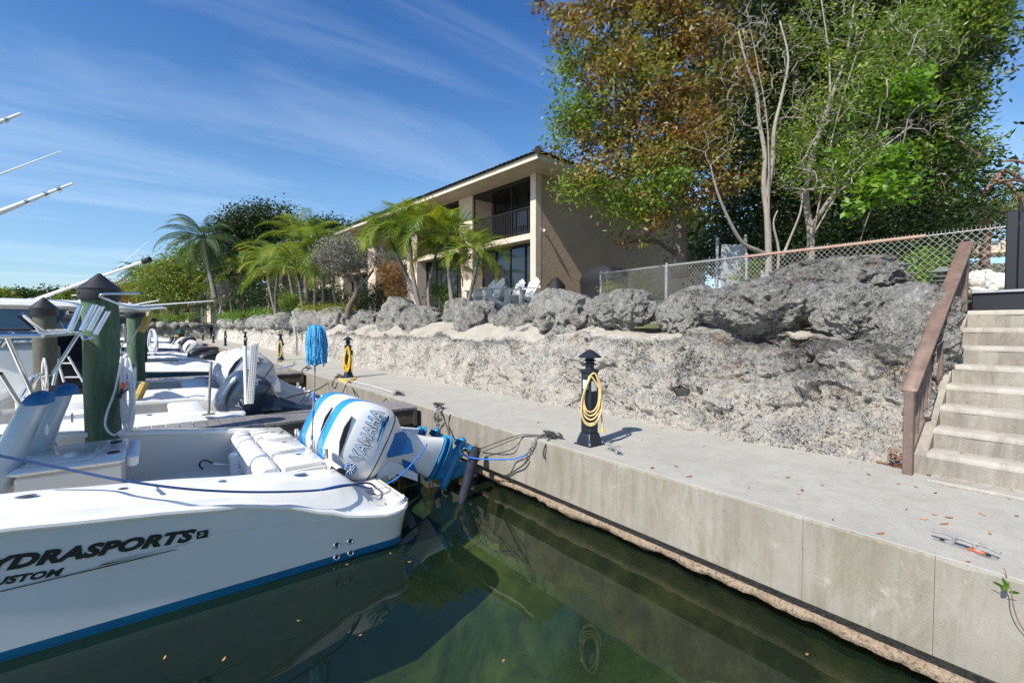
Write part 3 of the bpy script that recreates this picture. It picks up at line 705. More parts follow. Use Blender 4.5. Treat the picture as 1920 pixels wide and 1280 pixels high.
def build_engine(name, mats, s=1, text=None, text_mat='blue_letter', stripe=None, cover=False, parent=None, num=None):
    body, low, gear = mats
    e = bpy.data.objects.new(name, None); COL.objects.link(e); e.parent = parent; ORIG[e] = Vector((0, 0, 0))
    def P(mb, nm, mat, **k): return mb.build(nm, mat, e, **k)
    rings = []; prof = [(0, .425, .255, .43), (.04, .44, .265, .43), (.14, .445, .278, .43), (.28, .435, .278, .425), (.40, .41, .272, .42), (.49, .37, .25, .42), (.545, .32, .22, .42), (.585, .25, .175, .42), (.605, .16, .11, .42), (.61, .04, .03, .42)]
    for z, a, b, cx in prof: rings.append([(cx+p[0]+.04*z, p[1], z) for p in superell(a, b, 3.4, 48)])
    cw = MB().loft(rings).build('cowl', stripe or body, e)
    a = cw.data.attributes.new('sy', 'FLOAT', 'POINT'); a.data.foreach_set('value', [abs(v.co.y) for v in cw.data.vertices])
    sr = [[(.43+p[0], p[1], z) for p in superell(.428, .258, 3.4, 40)] for z in (-.012, -.001)]
    MB().loft(sr).build('seam', 'black_rubber', e)
    rings = [[(cx+p[0], p[1], z) for p in superell(a, b, 3, 32)] for z, a, b, cx in [(-.013, .42, .25, .43), (-.07, .40, .235, .43), (-.13, .33, .20, .45), (-.20, .24, .165, .48), (-.30, .20, .14, .49)]]
    MB().loft(rings).build('lower_cowl', body, e)
    rings = [[(cx+p[0], p[1], z) for p in superell(a, b, 2.6, 28)] for z, a, b, cx in [(-.29, .21, .15, .50), (-.45, .215, .14, .51), (-.62, .23, .12, .53), (-.74, .25, .105, .545), (-.83, .27, .09, .55)]]
    P(MB().loft(rings), 'midsection', body)
    for sg in (-1, 1):   # coloured side flash under the seam
        pts = [(.42, -.05), (.62, -.05), (.70, -.16), (.64, -.30), (.52, -.40), (.44, -.26), (.36, -.12)]
        M4 = Matrix(((1, 0, 0, 0), (0, 0, sg, sg*.195), (0, 1, 0, 0), (0, 0, 0, 1)))
        P(MB().prism(pts, .03, M4), 'side_flash', low)
        pts = [(.30, -.42), (.40, -.34), (.40, -.50), (.32, -.60)]
        P(MB().prism(pts, .02, Matrix(((1, 0, 0, 0), (0, 0, sg, sg*.125), (0, 1, 0, 0), (0, 0, 0, 1)))), 'flash_panel', low)
    # clamp and swivel bracket reaching to the transom
    for sg in (-1, 1):
        m4 = Matrix(((1, 0, 0, 0), (0, 0, sg, sg*.11), (0, 1, 0, 0), (0, 0, 0, 1)))
        P(MB().prism([(.02, -.16), (.30, -.10), (.34, -.30), (.30, -.62), (.22, -.66), (.22, -.36), (.10, -.28), (.0, -.26)], .035, m4), 'clamp_bracket', body)
    P(MB().tube([(.12, -.16, -.24), (.12, .16, -.24)], .045, 12), 'tilt_tube', 'steel')
    P(MB().tube([(.20, 0, -.2), (.26, 0, -.58)], .05, 10), 'trim_cylinder', 'black_plastic')
    # splash plate, gearcase, skeg and propeller
    rings = [[(.55+p[0], p[1], z) for p in superell(.31, .115, 2.4, 28)] for z in (-.845, -.862)]
    P(MB().loft(rings), 'splash_plate', gear)
    rings = [[(.60+p[0], p[1], z) for p in superell(.29, .11, 2.4, 28)] for z in (-.925, -.935)]
    P(MB().loft(rings), 'anti_ventilation_plate', gear)
    rings = [[(cx+p[0], p[1], z) for p in superell(a, b, 2.2, 20)] for z, a, b, cx in [(-.86, .26, .07, .55), (-.93, .25, .055, .54), (-1.10, .20, .05, .52)]]
    P(MB().loft(rings), 'gearcase_strut', gear)
    pr = [(.0, -.33), (.03, -.31), (.06, -.24), (.075, -.1), (.078, .05), (.07, .2), (.055, .25), (0, .26)]
    mm = Matrix(((0, 0, 1, .53), (0, 1, 0, 0), (-1, 0, 0, -1.13), (0, 0, 0, 1)))
    P(MB().lathe(pr, n=14, M4=mm), 'gearcase', gear)
    P(MB().prism([(.36, -1.18), (.62, -1.18), (.66, -1.36), (.50, -1.38)], .016, Matrix(((1, 0, 0, 0), (0, 0, 1, -.008), (0, 1, 0, 0), (0, 0, 0, 1)))), 'skeg', gear)
    P(MB().lathe([(.0, .25), (.05, .25), (.055, .38), (0, .41)], n=12, M4=mm), 'propeller_hub', 'steel' if not cover else gear)
    for k in range(3):
        V = []; nn = 8
        for i in range(nn+1):
            t = i/nn; r = .05+.125*t; wv = .06*math.sin(math.pi*min(.97, t*.8+.18)); ang = k*2*math.pi/3
            for sgn in (-1, 1):
                aa = ang+sgn*wv/r*.9
                for th in (0, .006): V.append((.84+sgn*.035+th, r*math.cos(aa), -1.13+r*math.sin(aa)))
        F = []
        for i in range(nn):
            b0 = i*4; F += [(b0, b0+2, b0+6, b0+4), (b0+1, b0+5, b0+7, b0+3), (b0, b0+4, b0+5, b0+1), (b0+2, b0+3, b0+7, b0+6)]
        F.append((nn*4, nn*4+2, nn*4+3, nn*4+1)); mb = MB(); mb.add(V, F); P(mb, 'propeller_blade', gear)
    for sg in ((-1, 1) if text else ()):
        fx = Matrix(((sg*-1, 0, 0, .23 if sg < 0 else .72), (0, 0, sg, sg*.268), (0, 1, 0, .19), (0, 0, 0, 1)))
        if text_mat == 'blue_letter':
            text_mesh('lettering_outline', text, .205, 'blue_letter', fx, e, .014, .12, .010, 1.04, .66)
            fx2 = fx.copy(); fx2[1][3] = sg*.272; text_mesh('lettering', text, .205, 'engine_white', fx2, e, .014, .12, .0015, 1.04, .66)
        else: text_mesh('lettering', text, .15, text_mat, fx, e, .016, .2, 0, 1.0, .95)
    if text and text_mat == 'blue_letter':
        # badge: a ringed disc with three crossed tuning forks
        c = (.115, .255); yb = -.262
        for nm, r0, yy, mt in (('badge_ring', .074, yb, 'blue_letter'), ('badge_band', .067, yb-.003, 'white_letter'), ('badge_disc', .062, yb-.005, 'blue_letter')):
            pp = [(c[0]+r0*math.cos(t*math.pi/14), c[1]+r0*math.sin(t*math.pi/14)) for t in range(28)]
            P(MB().prism(pp, .02, Matrix(((1, 0, 0, 0), (0, 0, 1, yy-.0), (0, 1, 0, 0), (0, 0, 0, 1)))), nm, mt)
        for k in range(3):
            aa = k*math.pi*2/3+math.pi/2; ux, uz = math.cos(aa), math.sin(aa); vx, vz = -uz, ux
            for off, l0, l1 in ((0, -.052, .016), (-.012, .016, .055), (.012, .016, .055)):
                a0 = (c[0]+ux*l0+vx*off, yb-.007, c[1]+uz*l0+vz*off); a1 = (c[0]+ux*l1+vx*off, yb-.007, c[1]+uz*l1+vz*off)
                P(MB().tube([a0, a1], .0035, 6), 'badge_fork', 'white_letter')
        # swoosh flashes beside the lettering
        for q in ([(.16, .06), (.78, .10), (.60, .13), (.80, .125), (.50, .085)], [(.50, .125), (.74, .16), (.68, .12), (.47, .10)]):
            P(MB().prism(q, .01, Matrix(((1, 0, 0, 0), (0, 0, 1, -.2755), (0, 1, 0, 0), (0, 0, 0, 1)))), 'flash_line', 'blue_letter')
    # dark vent on each side near the top
    for sg in (-1, 1):
        q = [(.20, .435), (.34, .50), (.50, .525), (.64, .505), (.52, .475), (.36, .45)]
        P(MB().prism(q, .03, Matrix(((1, 0, 0, 0), (0, 0, sg, sg*.238), (0, 1, 0, 0), (0, 0, 0, 1)))), 'air_vent', 'black_plastic')
    e.scale = (s, s, s); return e
def mk_stripe():
    m, nt, b = new_mat('striped_cowl'); b.inputs['Roughness'].default_value = .25; b.inputs['Coat Weight'].default_value = .7
    at_ = nt.nodes.new('ShaderNodeAttribute'); at_.attribute_name = 'sy'
    tcn = nt.nodes.new('ShaderNodeTexCoord'); sp = nt.nodes.new('ShaderNodeSeparateXYZ'); nt.links.new(tcn.outputs['Object'], sp.inputs[0])
    y = math_n(nt, 'ABSOLUTE', sp.outputs['Y']); zz = sp.outputs['Z']
    c = ramp(nt, math_n(nt, 'MULTIPLY', y, 3), [(.0, (.015, .27, .62)), (.36, (.78, .78, .76))], 'CONSTANT'); nt.links.new(c, b.inputs['Base Color'])
mk_stripe()
def put_engine(e, O, tilt=62): e.location = O; e.rotation_euler = (0, -R(tilt), 0)
# ---------------------------------------------------------------- the near boat
def near_boat():
    xs, yc, hb = 2.0, 5.72, 1.5
    root = thing('fishing_boat', 'nearest white fishing boat with blue grey hull side and two blue striped outboards', 'boat', (xs, yc, WZ))
    o0 = Vector((xs, yc, WZ))
    sheer = [(0, -.47), (.27, -.485), (.555, -.43), (.85, -.32), (1.13, -.205), (1.49, -.115), (2.13, -.037), (2.74, .033), (4, .15), (6, .35), (8, .6)]
    crest = [(0, -.435), (.22, -.43), (.33, -.36), (.62, -.075), (.66, -.06), (1.32, .015), (2.13, .105), (2.76, .165), (4, .25), (6, .45), (8, .7)]
    hull_shell(root, xs, yc, hb, 8, sheer, crest, 'hull_blue_gray')
    # centre well between the engines' bracket: splash well back wall and platform seam
    MB().box(xs-.30, xs-.02, yc-.9, yc+.9, -.434, -.424).build('platform_mat', 'cream_gel', root, False)
    MB().box(xs-.22, xs-.21, 4.34, 4.72, -.432, -.427).build('platform_seam', 'dark_letter', root, False)
    # transom bench
    for i in range(3):
        y0 = 4.93+i*.66; MB().bbox(.98, 1.36, y0, y0+.655, -.20, -.04, .022).build('bench_lid', 'white_gel', root)
        MB().lathe([(.0, 0), (.028, 0), (.028, .003), (0, .003)], (1.20, y0+.33, -.04), 14).build('latch', 'steel', root)
    MB().bbox(.99, 1.37, 4.92, 6.92, -.45, -.203, .02).build('bench_base', 'white_gel', root)
    for i in range(4):
        y0 = 4.95+i*.49; rr = []
        for yy, k in ((y0+.004, .82), (y0+.03, 1), (y0+.24, 1.03), (y0+.455, 1), (y0+.484, .82)):
            rr.append([(.87+.105*k*p[0]*1.0, yy, -.20+.17*k*p[1]) for p in superell(1, 1, 2.8, 16)])
        MB().loft(rr).build('bolster_cushion', 'vinyl', root)
    # transom door panel with orange sticker and rod holders behind the bench
    MB().bbox(1.40, 1.46, 4.62, 5.05, -.44, -.07, .01).build('transom_door', 'white_gel', root)
    MB().box(1.396, 1.466, 4.616, 4.70, -.12, -.10).build('warning_sticker', 'orange_plastic', root, False)
    MB().tube([(1.43, 4.78, -.12), (1.43, 4.60, -.12)], .05, 14).build('door_latch', 'black_plastic', root)
    for (x, y) in ((1.43, 5.10), (1.43, 5.62), (1.42, 6.18), (1.42, 6.32)):
        MB().tube([(x, y, -.35), (x+.005, y, .02)], .026, 12).build('rod_holder', 'steel', root)
    # recessed deck fittings
    for (px, py, z) in ((29, 935, .235), (568, 885, .03)):
        p = at(px, py, z=z); c = Vector((p.x, p.y, z)); MB().lathe([(.0, 0), (.05, 0), (.055, .003), (.055, .006), (.035, .008), (0, .004)], (0, 0, 0), 18, Matrix.Translation((c.x, 4.45, interp(xs-c.x, crest)+.004)) @ Matrix.Diagonal((1, .62, 1, 1))).build('cleat_cup', 'steel', root)
    # hull fittings: four through-hulls
    def hull_pt(px, py, out=.004):
        p = at(px, py, y=4.30)
        for _ in range(6):
            s = xs-p.x; zs = interp(s, sheer); hw = hb-.13; h = hb-.012; k = min(1, max(0, (p.z-(zs-.05))/(WZ+.07-zs+.05)))
            yy = yc-(hw+(h-hw)*(1-k)**1.15); p = at(px, py, y=yy-out)
        return p
    tilt = .20
    for (px, py) in ((631, 1021), (656, 1014), (631, 1044), (657, 1036)):
        c = hull_pt(px, py, .0)
        M4 = Matrix.Translation(c) @ Matrix.Rotation(R(90)-tilt*.8, 4, 'X')
        f = MB().lathe([(0, 0), (.030, 0), (.032, .006), (.024, .014), (.016, .010), (.014, -.004), (0, -.004)], (0, 0, 0), 18, M4).build('through_hull', 'steel', root)
        MB().lathe([(0, 0), (.0155, 0), (.0155, .0115), (0, .0115)], (0, 0, 0), 14, M4).build('drain_hole', 'black_rubber', root)
    # lettering on the hull side, following its slope
    def hull_mat4(p0, p1):
        a = hull_pt(*p0); b = hull_pt(*p1); X = (b-a).normalized(); up = Vector((0, -.185, 1)); N = X.cross(up).normalized(); Y = N.cross(X).normalized()
        return Matrix(((X.x, Y.x, N.x, a.x), (X.y, Y.y, N.y, a.y), (X.z, Y.z, N.z, a.z), (0, 0, 0, 1))), (b-a).length
    M4, L = hull_mat4((5, 1068), (364, 1012))
    full = 1.0
    cu_w = L*11/9
    Ms = M4 @ Matrix.Translation((-L*.218, 0, -.002)); text_mesh('hull_lettering', 'HYDRASPORTS', .125, 'dark_letter', Ms, root, .004, .35, .007, 1.05, 1.35)
    M5, L5 = hull_mat4((5, 1095), (104, 1079)); text_mesh('hull_lettering', 'CUSTOM', .068, 'dark_letter', M5 @ Matrix.Translation((-.125, .0, -.002)), root, .003, .35, .003, 1.05, 1.35)
    M6, L6 = hull_mat4((368, 1010), (389, 1006)); MB().prism([(0, 0), (L6*1.02, 0), (L6*1.05, .062), (.004, .062)], .005, M6).build('emblem_plate', 'dark_letter', root, False)
    MB().prism([(.014, .014), (.05, .03), (.03, .036), (.052, .05), (.02, .05), (.036, .036), (.014, .024)], .007, M6).build('emblem_figure', 'silver_letter', root, False)
    M7, L7 = hull_mat4((0, 1107), (362, 1023))
    def sw(a): MB().prism([(u*L7, v) for u, v in a], .004, M7 @ Matrix.Translation((0, 0, -.001))).build('hull_flash', 'silver_letter', root, False)
    sw([(0, 0), (.55, .006), (.88, .012), (.72, .016), (.0, .006)]); sw([(.47, .026), (.70, .014), (.74, .018), (.56, .029), (.985, .030), (1.0, .034), (.5, .036)])
    def sw2(a): MB().prism([(u*L7, v) for u, v in a], .003, M7 @ Matrix.Translation((0, -.004, -.001))).build('hull_flash', 'dark_letter', root, False)
    sw2([(0, -.004), (.55, -.001), (.9, .006), (.9, .009), (.0, .001)]); sw2([(.46, .022), (.72, .006), (.73, .012), (.5, .026)])
    # crease line on the hull towards the stern
    cp = [hull_pt(x, y, .002) for x, y in ((395, 1001), (470, 990), (545, 981), (600, 975))]
    MB().tube(curve_pts(cp), .004, 6).build('hull_crease', 'hull_blue_gray', root)
    MB().bbox(xs-2.02, xs-1.99, 4.33, 4.47, interp(2.0, crest)+.001, interp(2.0, crest)+.006, .002).build('deck_seam', 'cream_gel', root)
    for k in range(3): MB().lathe([(0, 0), (.026, 0), (.029, .003), (0, .004)], (xs-.95-k*.62, 4.45, interp(.95+k*.62, crest)+.004), 14).build('rod_holder_cap', 'steel', root)
    MB().box(.9, 1.37, 4.88, 4.915, -.44, -.10).build('bench_side_panel', 'cream_gel', root, False)
    # coffin box with lid
    MB().bbox(-.90, -.24, 5.36, 6.28, -.45, .10, .03).build('cooler_box', 'cream_gel', root)
    MB().bbox(-.93, -.21, 5.33, 6.31, .102, .15, .02).build('box_lid', 'white_gel', root)
    MB().bbox(-.86, -.42, 5.44, 6.0, .152, .162, .008).build('hatch', 'white_gel', root)
    MB().bbox(-.20, -.12, 5.5, 6.3, .02, .13, .02).build('tool_rack', 'vinyl', root)
    for yy in (5.62, 6.1): MB().lathe([(0, 0), (.045, 0), (.05, .005), (0, .006)], (-.30, yy, .152), 16).build('cup_holder', 'black_rubber', root)
    # leaning post seats with clear covers
    for i, (x, y) in enumerate(((-1.02, 5.62), (-.92, 6.22))):
        def sect(t):
            z = -.05+.72*t; wd = .25*(1-.35*t**3); th = .12*(1-.3*t); xx = x+.26*t-.04
            return [(xx+th*p[0], y+wd*p[1], z) for p in superell(1, 1, 2.6, 20)]
        rr = [sect(t/8) for t in range(9)]
        MB().loft(rr).build('seat_back', 'clear_cover', root)
        cp = []
        for t in (0, .3, .6, .85, 1):
            z = .655+.10*t; k = math.sqrt(1-t*t*.96); xx = x+.24+.02*t
            cp.append([(xx+(.10*k)*p[0], y+(.19*k)*p[1], z) for p in superell(1, 1, 2.4, 20)])
        MB().loft(cp).build('seat_cap', 'canvas_blue', root)
        for zz in (.12, .42): MB().lathe([(.0, 0), (.045, 0), (.05, .01), (.02, .014), (0, .012)], (0, 0, 0), 16, Matrix.Translation((x+.115+.26*(zz+.05)/.72, y-.02, zz)) @ Matrix.Rotation(R(90), 4, 'Y')).build('speaker', 'white_letter', root)
    # t-top frame and canvas
    TZ = 1.27
    zb = TZ-.035
    rear = [(-.66, 4.95, zb), (-.64, 6.85, zb)]
    MB().tube(rear, .019, 10).build('top_frame', 'steel', root); MB().tube([(-.66, 4.95, zb), (-3, 4.95, zb)], .019, 10).build('top_frame', 'steel', root)
    MB().tube([(-.64, 6.85, zb), (-3, 6.85, zb)], .019, 10).build('top_frame', 'steel', root)
    MB().bbox(-3.0, -.72, 4.98, 6.82, TZ, TZ+.02, .008).build('canvas_top', 'canvas_navy', root)
    for i in range(16):
        y = 5.0+i*.12; MB().tube([(-.74, y, TZ+.012), (-.66, y+.02, TZ-.015), (-.645, y+.02, TZ-.05), (-.70, y+.05, TZ+.01)], .004, 5).build('lacing', 'rope_white', root)
    for a, b in (((10, 625), (72, 765)), ((0, 700), (36, 756))):
        p = at(a[0], a[1], y=6.2); q = at(b[0], b[1], y=6.45); MB().tube([p, q, q+(q-p).normalized()*.5], .02, 10).build('frame_leg', 'steel', root)
    for a, b in (((100, 700), (150, 622)), ((100, 722), (106, 694))):
        p = at(a[0], a[1], y=6.8); q = at(b[0], b[1], y=6.8); MB().tube([p, q], .018, 10).build('frame_leg', 'steel', root)
    MB().tube([at(0, 650, y=6.8), at(22, 622, y=6.8)], .018, 8).build('frame_leg', 'steel', root)
    def holder(a, b, y0, y1, r=.026):
        p = at(a[0], a[1], y=y0); q = at(b[0], b[1], y=y1); d = (q-p).normalized()
        h = MB().tube([p, q, q+d*.003, q-d*.0, q-d*.10], [r, r, r*1.12, r*.86, r*.84], 16, True).build('rod_holder', 'steel', root)
    holder((82, 624), (40, 591), 5.25, 5.05, .024)
    for a, b, y in (((129, 624), (152, 574), 6.0), ((153, 620), (178, 572), 6.3), ((167, 620), (191, 575), 6.5), ((179, 627), (203, 584), 6.7)):
        holder(a, b, y, y+.02, .024)
    MB().tube(curve_pts([at(262, 550, y=6.1), at(200, 551, y=6.1), at(188, 555, y=6.12), at(200, 561, y=6.2), at(248, 577, y=6.4), at(305, 575, y=6.5)]), .013, 10).build('grab_loop', 'steel', root)
    MB().tube(curve_pts([at(150, 623, y=6.5), at(158, 636, y=6.5), at(175, 632, y=6.5)]), .012, 8).build('grab_loop', 'steel', root)
    # outrigger poles
    def rig(a, b, y0, r0, r1, ext, collars=()):
        p = at(a[0], a[1], y=y0); q = at(b[0], b[1], y=y0); d = (p-q).normalized(); p2 = p+d*ext
        MB().tube([p2, p, q], [r0*1.1, r0, r1], 10).build('outrigger_pole', 'white_paint', root)
        for t in collars:
            c = p.lerp(q, t); MB().tube([c-(q-p).normalized()*.012, c+(q-p).normalized()*.012], r0*1.25, 10).build('pole_collar', 'steel', root)
            MB().tube([c+Vector((0, 0, -.03)), c+Vector((.008, 0, .035))], .003, 5).build('line_guide', 'steel', root)
    rig((0, 398), (136, 344), 5.0, .019, .007, 1.6, (.35, .62, .80))
    rig((0, 327), (115, 283), 5.6, .006, .003, 1.5)
    rig((0, 229), (39, 213), 5.0, .014, .008, 1.6, (.3,))
    # engines
    e1 = build_engine('outboard_motor', ('engine_white', 'engine_blue', 'engine_light_blue'), 1, 'YAMAHA', 'blue_letter', 'striped_cowl', True, None)
    e1.parent = root
    e2 = copy_tree(e1, root)
    put_engine(e1, Vector((1.86, 5.36, -.47))-o0); put_engine(e2, Vector((1.86, 6.07, -.47))-o0)
    MB().bbox(1.62, 2.06, 5.1, 6.35, -.62, -.44, .02).build('engine_bracket', 'white_gel', root)
    MB().bbox(1.36, 1.42, 4.95, 6.9, -.45, -.10, .01).build('bulkhead', 'white_gel', root)
    return root
near = near_boat()
# ---------------------------------------------------------------- other boats
def simple_boat(label, xs, yc, hb, L, z0, hull_mat, engines, etype, extras=(), group=None, stripe='boot_blue', e_s=1, tilt=60, liner='cream_gel'):
    root = thing('motor_boat', label, 'boat', (xs, yc, WZ), group); o0 = Vector((xs, yc, WZ))
    sheer = [(0, z0-.30), (1.2, z0-.24), (3, z0-.12), (5, z0+.02), (L, z0+.35)]; crest = [(0, z0-.12), (.35, z0-.06), (.6, z0), (3, z0+.04), (5, z0+.14), (L, z0+.5)]
    hull_shell(root, xs, yc, hb, L, sheer, crest, hull_mat, floor=z0-.55, well=.55, stripe=stripe, liner=liner)
    MB().bbox(xs-.95, xs-.5, yc-hb+.45, yc+hb-.45, z0-.54, z0-.10, .02).build('aft_bench', 'white_gel', root)
    MB().bbox(xs-.97, xs-.52, yc-hb+.5, yc+hb-.5, z0-.098, z0-.03, .025).build('bench_cushion', 'vinyl', root)
    MB().bbox(xs-.2, xs+.05, yc-.6*len(engines)/2-.1, yc+.6*len(engines)/2+.1, z0-.62, z0-.14, .02).build('engine_bracket', 'white_gel', root)
    MB().bbox(xs-3.6, xs-2.7, yc-.42, yc+.42, z0-.54, z0+.35, .05).build('console', 'white_gel', root)
    MB().add([(xs-3.5, yc-.38, z0+.36), (xs-3.5, yc+.38, z0+.36), (xs-3.7, yc+.32, z0+.72), (xs-3.7, yc-.32, z0+.72), (xs-3.51, yc-.38, z0+.36), (xs-3.51, yc+.38, z0+.36), (xs-3.71, yc+.32, z0+.72), (xs-3.71, yc-.32, z0+.72)], [(0, 1, 2, 3), (7, 6, 5, 4), (0, 3, 7, 4), (1, 5, 6, 2), (2, 6, 7, 3)]).build('windscreen', 'boat_glass', root, False)
    MB().bbox(xs-2.3, xs-1.8, yc-.45, yc+.45, z0-.54, z0+.10, .05).build('helm_seat', 'vinyl', root)
    MB().bbox(xs-1.82, xs-1.72, yc-.45, yc+.45, z0+.0, z0+.42, .04).build('seat_backrest', 'canvas_navy' if 'navy' in extras else 'vinyl', root)
    for yy in (-.3, .3): MB().tube([(xs-1.0-yy, yc+hb-.24, z0+.005), (xs-.86-yy, yc+hb-.24, z0+.03), (xs-.72-yy, yc+hb-.24, z0+.005)], .012, 6).build('deck_cleat', 'steel', root)
    for k in range(4):
        MB().lathe([(0, 0), (.03, 0), (.034, .003), (0, .004)], (xs-1.2-k*.55, yc-hb+.24, z0+.012), 12).build('rod_holder_cap', 'black_rubber', root)
    ttype = {'navy': (('engine_navy', 'engine_navy', 'engine_navy'), 'silver_letter'), 'pearl': (('engine_pearl', 'engine_pearl', 'engine_pearl'), 'dark_letter'), 'white': (('engine_white', 'engine_white', 'engine_white'), 'dark_letter'), 'black': (('black_plastic',)*3, 'silver_letter')}[etype]
    e0 = None
    for y in engines:
        if e0 is None: e0 = build_engine('outboard_motor', ttype[0], e_s, 'YAMAHA', ttype[1], parent=root); e = e0
        else: e = copy_tree(e0, root)
        put_engine(e, Vector((xs+.02, yc+y, z0-.42))-o0, tilt)
    # rails, ladder and clutter
    for sy in (-1, 1):
        yb_ = yc+sy*(hb-.3); MB().tube(curve_pts([(xs-L*.55, yb_, z0+.16), (xs-L*.6, yb_, z0+.48), (xs-L*.78, yc+sy*(hb*.62), z0+.62), (xs-L*.96, yc+sy*.12, z0+.86)]), .014, 6).build('bow_rail', 'steel', root)
        for f in (.68, .8): MB().tube([(xs-L*f, yc+sy*hb*(.93-(f-.6)*1.4), z0+.2), (xs-L*f, yc+sy*hb*(.86-(f-.6)*1.4), z0+.56)], .011, 6).build('rail_post', 'steel', root)
    for k in range(4): MB().tube([(xs-2.55, yc-.3+k*.2, z0+.28), (xs-2.42, yc-.3+k*.2, z0+.58)], .022, 8).build('rod_holder', 'steel', root)
    MB().bbox(xs-1.65, xs-1.15, yc-.3, yc+.25, z0-.54, z0-.18, .03).build('cooler', 'white_gel', root)
    MB().tube([(xs-3.3, yc+.35, z0+.3), (xs-3.9, yc+.45, z0+2.3)], [.012, .004], 6).build('radio_antenna', 'white_paint', root)
    if 'top' in extras or 'hardtop' in extras:
        zt = 1.60 if 'hardtop' in extras else 1.45
        m = MB(); rr = []
        for z, k in ((zt, .94), (zt+.03, 1), (zt+.09, .98), (zt+.14, .86)): rr.append([(xs-3.2+1.75*k*p[0], yc+(hb-.15)*k*p[1], z+.03*(1-p[0]**2)) for p in superell(1, 1, 4.5, 32)])
        m.loft(rr); m.build('hardtop', 'white_gel' if 'hardtop' in extras else 'canvas_navy', root)
        for sx, ex in ((-4.5, -4.0), (-2.6, -2.2)):
            for sy in (-1, 1): MB().tube([(xs+ex, yc+sy*.5, z0-.5), (xs+ex+(sx-ex)*.4, yc+sy*.62, z0+.6), (xs+sx*.97+.1, yc+sy*(hb-.45), zt+.03)], .024, 8).build('top_leg', 'steel', root)
        if 'hardtop' in extras:
            MB().bbox(xs-6.4, xs-2.9, yc-(hb-.42), yc+(hb-.42), z0-.2, z0+.93, .12).build('cabin', 'white_gel', root)
            m = MB(); V = []
            for sy in (-1, -.5, .5, 1): V += [(xs-4.6+.5*(1-abs(sy)), yc+sy*(hb-.4), z0+.32), (xs-4.1+.3*(1-abs(sy)), yc+sy*(hb-.45), zt)]
            m.add(V, [(0, 1, 3, 2), (2, 3, 5, 4), (4, 5, 7, 6)]); m.build('windshield', 'boat_glass', root, False)
            m = MB(); m.add([(xs-4.6, yc-(hb-.4), z0+.95), (xs-4.1, yc-(hb-.45), zt), (xs-2.6, yc-(hb-.45), zt), (xs-2.9, yc-(hb-.4), z0+.98)], [(0, 1, 2, 3)]); m.build('side_window', 'boat_glass', root, False)
    return root
simple_boat('low white bay boat with one dark navy outboard, just beyond the nearest plank pier', 1.15, 9.12, 1.08, 6.6, .06, 'white_gel', [0], 'navy', ('navy',), e_s=.98, tilt=57)
simple_boat('white boat with two large pearl grey outboards and a white hardtop', 1.45, 12.1, 1.32, 9, .10, 'white_gel', [-.42, .42], 'pearl', ('hardtop',), e_s=1.22, tilt=50)
simple_boat('dark blue hulled boat with white gunwale beyond the second pier', 1.6, 17.1, 1.35, 8.5, .32, 'hull_navy', [-.4, .4], 'white', ('top', 'navy'), tilt=8)
simple_boat('white boat with a black outboard between the second and third piers', 1.3, 20.3, 1.25, 7.5, .15, 'white_gel', [0], 'black', ('top',), tilt=10)
simple_boat('grey blue boat moored just past the third pier', 1.2, 24.2, 1.25, 7.5, .15, 'hull_blue_gray', [0], 'black', ('hardtop',), tilt=10)
simple_boat('white boat with a pair of small looking white outboards far along the quay', 1.45, 27.6, 1.3, 8, .15, 'white_gel', [-.4, .4], 'white', ('top',), tilt=55)
simple_boat('dark hulled boat beyond the fourth pier', 1.2, 31.8, 1.3, 8, .45, 'black_plastic', [0], 'black', ('navy', 'hardtop'), tilt=10)
simple_boat('black hulled boat with canvas top near the far bend', 1.0, 40.2, 1.4, 9, .6, 'black_plastic', [0], 'black', ('top', 'navy'), tilt=10)
simple_boat('white boat with a navy canvas top between the fourth and fifth piers', 1.3, 34.6, 1.2, 7.5, .2, 'white_gel', [0], 'pearl', ('top',), tilt=45)
simple_boat('farthest white boat with a hardtop', -4, 48, 1.6, 10, .7, 'white_gel', [0], 'white', ('hardtop',), tilt=10)
